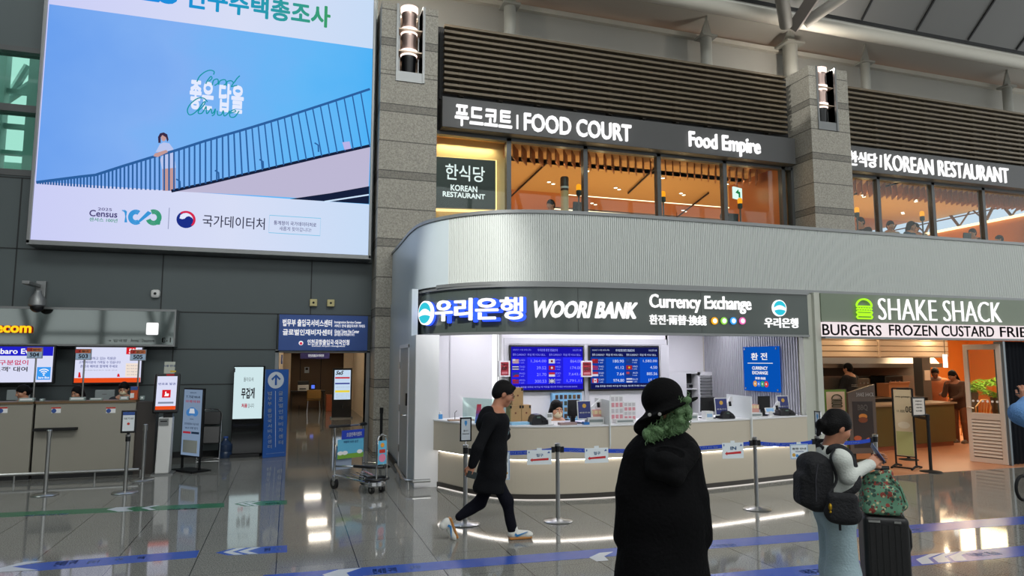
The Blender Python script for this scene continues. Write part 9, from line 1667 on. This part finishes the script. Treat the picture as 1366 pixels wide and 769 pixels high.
def floral():
    m = mat('tote_green_floral', (94,138,112), 0.8, 0, 0.05, 12); nt = m.node_tree; b = nt.nodes['Principled BSDF']; tc = nt.nodes.new('ShaderNodeTexCoord'); cur = b.inputs['Base Color'].links[0].from_socket
    for (scl, thr, col) in ((17, 0.33, (140,58,48)), (23, 0.32, (54,84,74)), (31, 0.26, (186,180,140)), (29, 0.30, (44,66,56)), (37, 0.25, (120,60,52))):
        v = nt.nodes.new('ShaderNodeTexVoronoi'); v.inputs['Scale'].default_value = scl; nt.links.new(tc.outputs['Object'], v.inputs['Vector']); l = nt.nodes.new('ShaderNodeMath'); l.operation = 'LESS_THAN'; l.inputs[1].default_value = thr; nt.links.new(v.outputs['Distance'], l.inputs[0]); x = nt.nodes.new('ShaderNodeMix'); x.data_type = 'RGBA'; nt.links.new(l.outputs[0], x.inputs[0]); nt.links.new(cur, x.inputs[6]); x.inputs[7].default_value = lin(col); cur = x.outputs[2]
    nt.links.new(cur, b.inputs['Base Color']); return m
tt_ = thing('tote_bag', 'green tote bag with a red floral pattern standing on the black suitcase', 'bag', (sx, sy, zt)); M_tote = floral()
solid('body', [rbox(S_(-0.015,-0.02,zt+0.095), (0.085,0.05,0.055), 0.036, Bs), ell(S_(-0.02,-0.02,zt+0.19), (0.095,0.07,0.085), Bs), cap(S_(0.07,-0.03,zt+0.2), S_(0.115,-0.05,zt+0.08), 0.03, 0.035), cap(S_(-0.06,-0.02,zt+0.24), S_(0.05,-0.02,zt+0.27), 0.035, 0.028), rbox(S_(0,0,zt-0.1), (0.4,0.4,0.1), 0.001, Bs, True, 0.004)], 0.007, M_tote, tt_, 0.03, fold_fn(0.004, (30,26,22), 0.5, 12))
MB().tube(smoothline([S_(-0.11,-0.02,zt+0.23), S_(-0.085,-0.03,zt+0.29), S_(-0.02,-0.03,zt+0.31), S_(0.03,-0.02,zt+0.29)], 5), 0.012, 8, flat=0.5).build('handle', mat('tote_handle', (30,36,40), 0.7), tt_, True)
MB().tube(smoothline([S_(0.05,-0.06,zt+0.27), S_(0.1,-0.08,zt+0.2), S_(0.13,-0.08,zt+0.1)], 5), 0.013, 8, flat=0.5).build('hanging_strap', M_tote, tt_, True)

# ================================================================ other people
yk = 9.75; q = PY(741, 546, yk); person('bank clerk in a dark top with a cream face mask behind the first desk', (q.x, yk, q.z-1.76), math.radians(184), 1.88, (34,32,38), (30,30,34), 'long', 'low', h=0.011, mask=(222,208,176), topname='blouse', head_down=0.25)
t, P_ = person('kitchen worker in a black shirt seen from behind at the stainless worktop', (PY(1133,497,13.15).x, 13.15, 0.006), math.radians(12), PY(1133,486,13.15).z, (22,22,28), (26,26,30), 'short', 'forward', topname='work_shirt')
fw = Frame(o=(t.location.x, t.location.y-0.145, 0), r=(1,0.05,0), u=(0,0,1)); 
for k in range(2): text('shirt_print', fw, 'SHAKE SHACK', (-0.11,1.315-0.035*k), (0.07,1.335-0.035*k), M_whiteink, t, uv=True, d=0.012, bold=0.02)
q = PY(1239, 512, 13.1); person('customer in a loose tan shirt bending over the far side of the olive counter', (q.x+0.3, 13.1, 0.006), math.radians(120), 1.72, (196,124,84), (70,56,50), 'short', 'forward', skin=mat('skin_dark', (110,70,52), 0.5), topname='shirt', lean=0.35, head_down=0.3)
person('customer in a dark brown jacket with long black braids standing at the counter end', (14.82, 12.05, 0.006), math.radians(100), 1.66, (74,48,36), (120,72,44), 'braids', 'chin', skin=mat('skin_brown', (150,98,72), 0.5), topname='jacket', lean=0.25, head_down=0.35)
# service counter staff, low behind the counter
for (px_, py_, fc, hs, top, lb, mk) in ((33, 529, 125, 'bun', (60,62,66), 'clerk with dark hair tied back turned left behind sign 504', None), (105, 530, 150, 'long', (150,52,52), 'clerk with long dark hair behind sign 503', None), (165.5, 524.5, 178, 'short', (40,42,48), 'clerk with short black hair and a white mask behind sign 505', (224,224,224))):
    q = PY(px_, py_, 13.78); person(lb, (q.x, 13.78, q.z-1.50), math.radians(fc), 1.68, top, (40,40,46), hs, 'low', None, mask=mk, topname='shirt', head_down=0.3)
# diners upstairs
for (px_, py_, top, hs, lb, fc) in ((1150,297.5,(40,38,40),'short','dark haired diner right of the stone pillar upstairs',95), (1186,302.5,(170,160,150),'short','diner in a pale top behind the first right hand mullion upstairs',160), (1212,303,(60,84,110),'long','diner with long dark hair near the rightmost amber lamp',200), (1222,305.5,(180,170,160),'short','diner in a cream top next to the long haired diner upstairs',120), (1299,312,(80,50,40),'short','diner in a dark red top beside the pale menu screen upstairs',100), (1336,320,(30,30,32),'short','diner in black with head bent low near the right picture edge',60), (1361,311.5,(50,40,44),'long','diner with dark hair at the right picture edge upstairs',80), (737,275,(60,40,36),'short','diner bending low left of the wooden totem upstairs',120), (964,290,(24,24,26),'short','diner in black behind the fourth food court mullion',200)):
    yy_ = 16.8 if px_ in (1222, 1361, 964) else 16.1; q = PY(px_, py_, yy_); zf = 4.021; hh = (q.z-zf)/1.60*1.72; person(lb, (q.x, yy_, zf), math.radians(fc), hh, top, (40,40,44), hs, 'low', 'diners upstairs' if False else None, h=0.02, topname='shirt', lean=0.05)
for k, (px_, py_, lb) in enumerate(((1290,316,'dark menu screen beside the red topped diner upstairs'), (978,291,'dark screen back beside the black clothed diner upstairs'), (772,276,'low dark till between the totem and the amber lamp'))):
    q = PY(px_, py_, 15.72); t = thing('till_screen', lb, 'till', (q.x, 15.5, 4.02), 'upstairs tills'); MB().box(q.x-0.16, q.x+0.16, 15.7, 15.74, q.z-0.12, q.z+0.12, rot=(0.15,0,0)).build('screen', M_black, t, bevel=0.01); MB().box(q.x-0.04, q.x+0.04, 15.72, 15.78, 4.0201, q.z-0.08).build('stand', M_black, t)
# sleeve of a passer-by at the right picture edge
tB = 4.6
pb_ = thing('person', 'passer-by in a light blue fleece sleeve cut off by the right picture edge', 'person', tuple(DP(1400, 860, tB)*1.0))
def Wb(x, y, dt=0.0): return DP(x, y, tB+dt)
gx = Wb(1436, 700); pb_.location = (gx.x, gx.y, 0); bC = Wb(1428, 528); hp, P, B, paint = head(bC, (-0.6,0.75,-0.1), (0,0,1), 1.0, Wb(1432,560))
shA, elA, wrA = Wb(1414,580,-0.12), Wb(1362,553,-0.02), Wb(1372,536,0.08); shB = Wb(1446,578,0.15)
lg = lambda s: Vector((gx.x+0.1*s, gx.y+0.06*s, 0.09))
bp = hp + [cap(Wb(1434,575), Wb(1436,690), 0.12, 0.11), cap(shA, elA, 0.042, 0.036), cap(elA, wrA, 0.035, 0.026), cap(shB, Wb(1456,640,0.2), 0.042, 0.036), cap(Wb(1456,640,0.2), Wb(1446,680,0.1), 0.035, 0.026), cap(Wb(1432,690), lg(-1), 0.075, 0.04), cap(Wb(1440,690), lg(1), 0.075, 0.04), cap(shA, shB, 0.05)] + hand(wrA, (0.02,0.15,1), (-0.6,-0.7,0.1), 0.95, 0.8, 1) + hand(Wb(1446,680,0.1), (0,0.1,-1), (1,0,0), 0.95, 0.6, -1)
solid('body', bp, 0.008, M_skin2, pb_, 0.02, paint=paint, mats=[M_lip, M_eyew, M_eye])
solid('fleece', [cap(Wb(1434,585), Wb(1436,690), 0.16, 0.16), cap(shA, shB, 0.08), cap(shA, elA, 0.075, 0.066), cap(elA, wrA, 0.066, 0.048), cap(shB, Wb(1456,640,0.2), 0.07, 0.06), cap(Wb(1456,640,0.2), Wb(1446,676,0.1), 0.06, 0.05), ell(Wb(1435,556), (0.06,0.06,0.07), sub=True)], 0.009, mat('fleece_blue', (98,142,196), 0.95, 0, 0.12, 30, 0.5, 120), pb_, 0.04, fold_fn(0.005, (16,14,10), 0.5, 8))
solid('trousers', [cap(Wb(1432,690), lg(-1)+Vector((0,0,-0.02)), 0.1, 0.07), cap(Wb(1440,690), lg(1)+Vector((0,0,-0.02)), 0.1, 0.07)], 0.012, M_jean, pb_, 0.03)
solid('hair', [ell(P(0,-0.015,0.045), (0.09,0.11,0.105), B), ell(P(0,-0.06,-0.05), (0.085,0.065,0.13), B), ell(P(0,0.115,-0.05), (0.07,0.085,0.1), B, sub=True)], 0.01, M_hair, pb_, 0.02)
for s in (-1,1): a_ = lg(s); u_, s_ = shoe(Vector((a_.x+0.04,a_.y-0.06,0)), Vector((a_.x-0.1,a_.y+0.14,0))); solid('shoe', u_+s_, 0.01, M_shoe, pb_, 0.02)
cs = thing('carry_case', 'dark rounded case edge beside the passer-by at the right picture edge', 'case', (0,0,0)); c = DP(1368, 652, 5.2); cs.location = (c.x, c.y, c.z-0.1); MB().tube([c+Vector((0.07*math.cos(a),0.02,0.09*math.sin(a))) for a in [2*PI*k/24 for k in range(24)]], 0.012, 8, closed=True).build('ring_handle', M_blackmatte, cs, True)
MB().box(c.x+0.34, c.x+0.64, c.y, c.y+0.2, 0.03, c.z+0.05).build('case_body', M_blackmatte, cs, bevel=0.03); mb = MB(); [mb.tube([(x,c.y+0.05,0.02),(x,c.y+0.15,0.02)], 0.02, 10) for x in (c.x+0.39,c.x+0.59)]; mb.build('casters', M_black, cs)
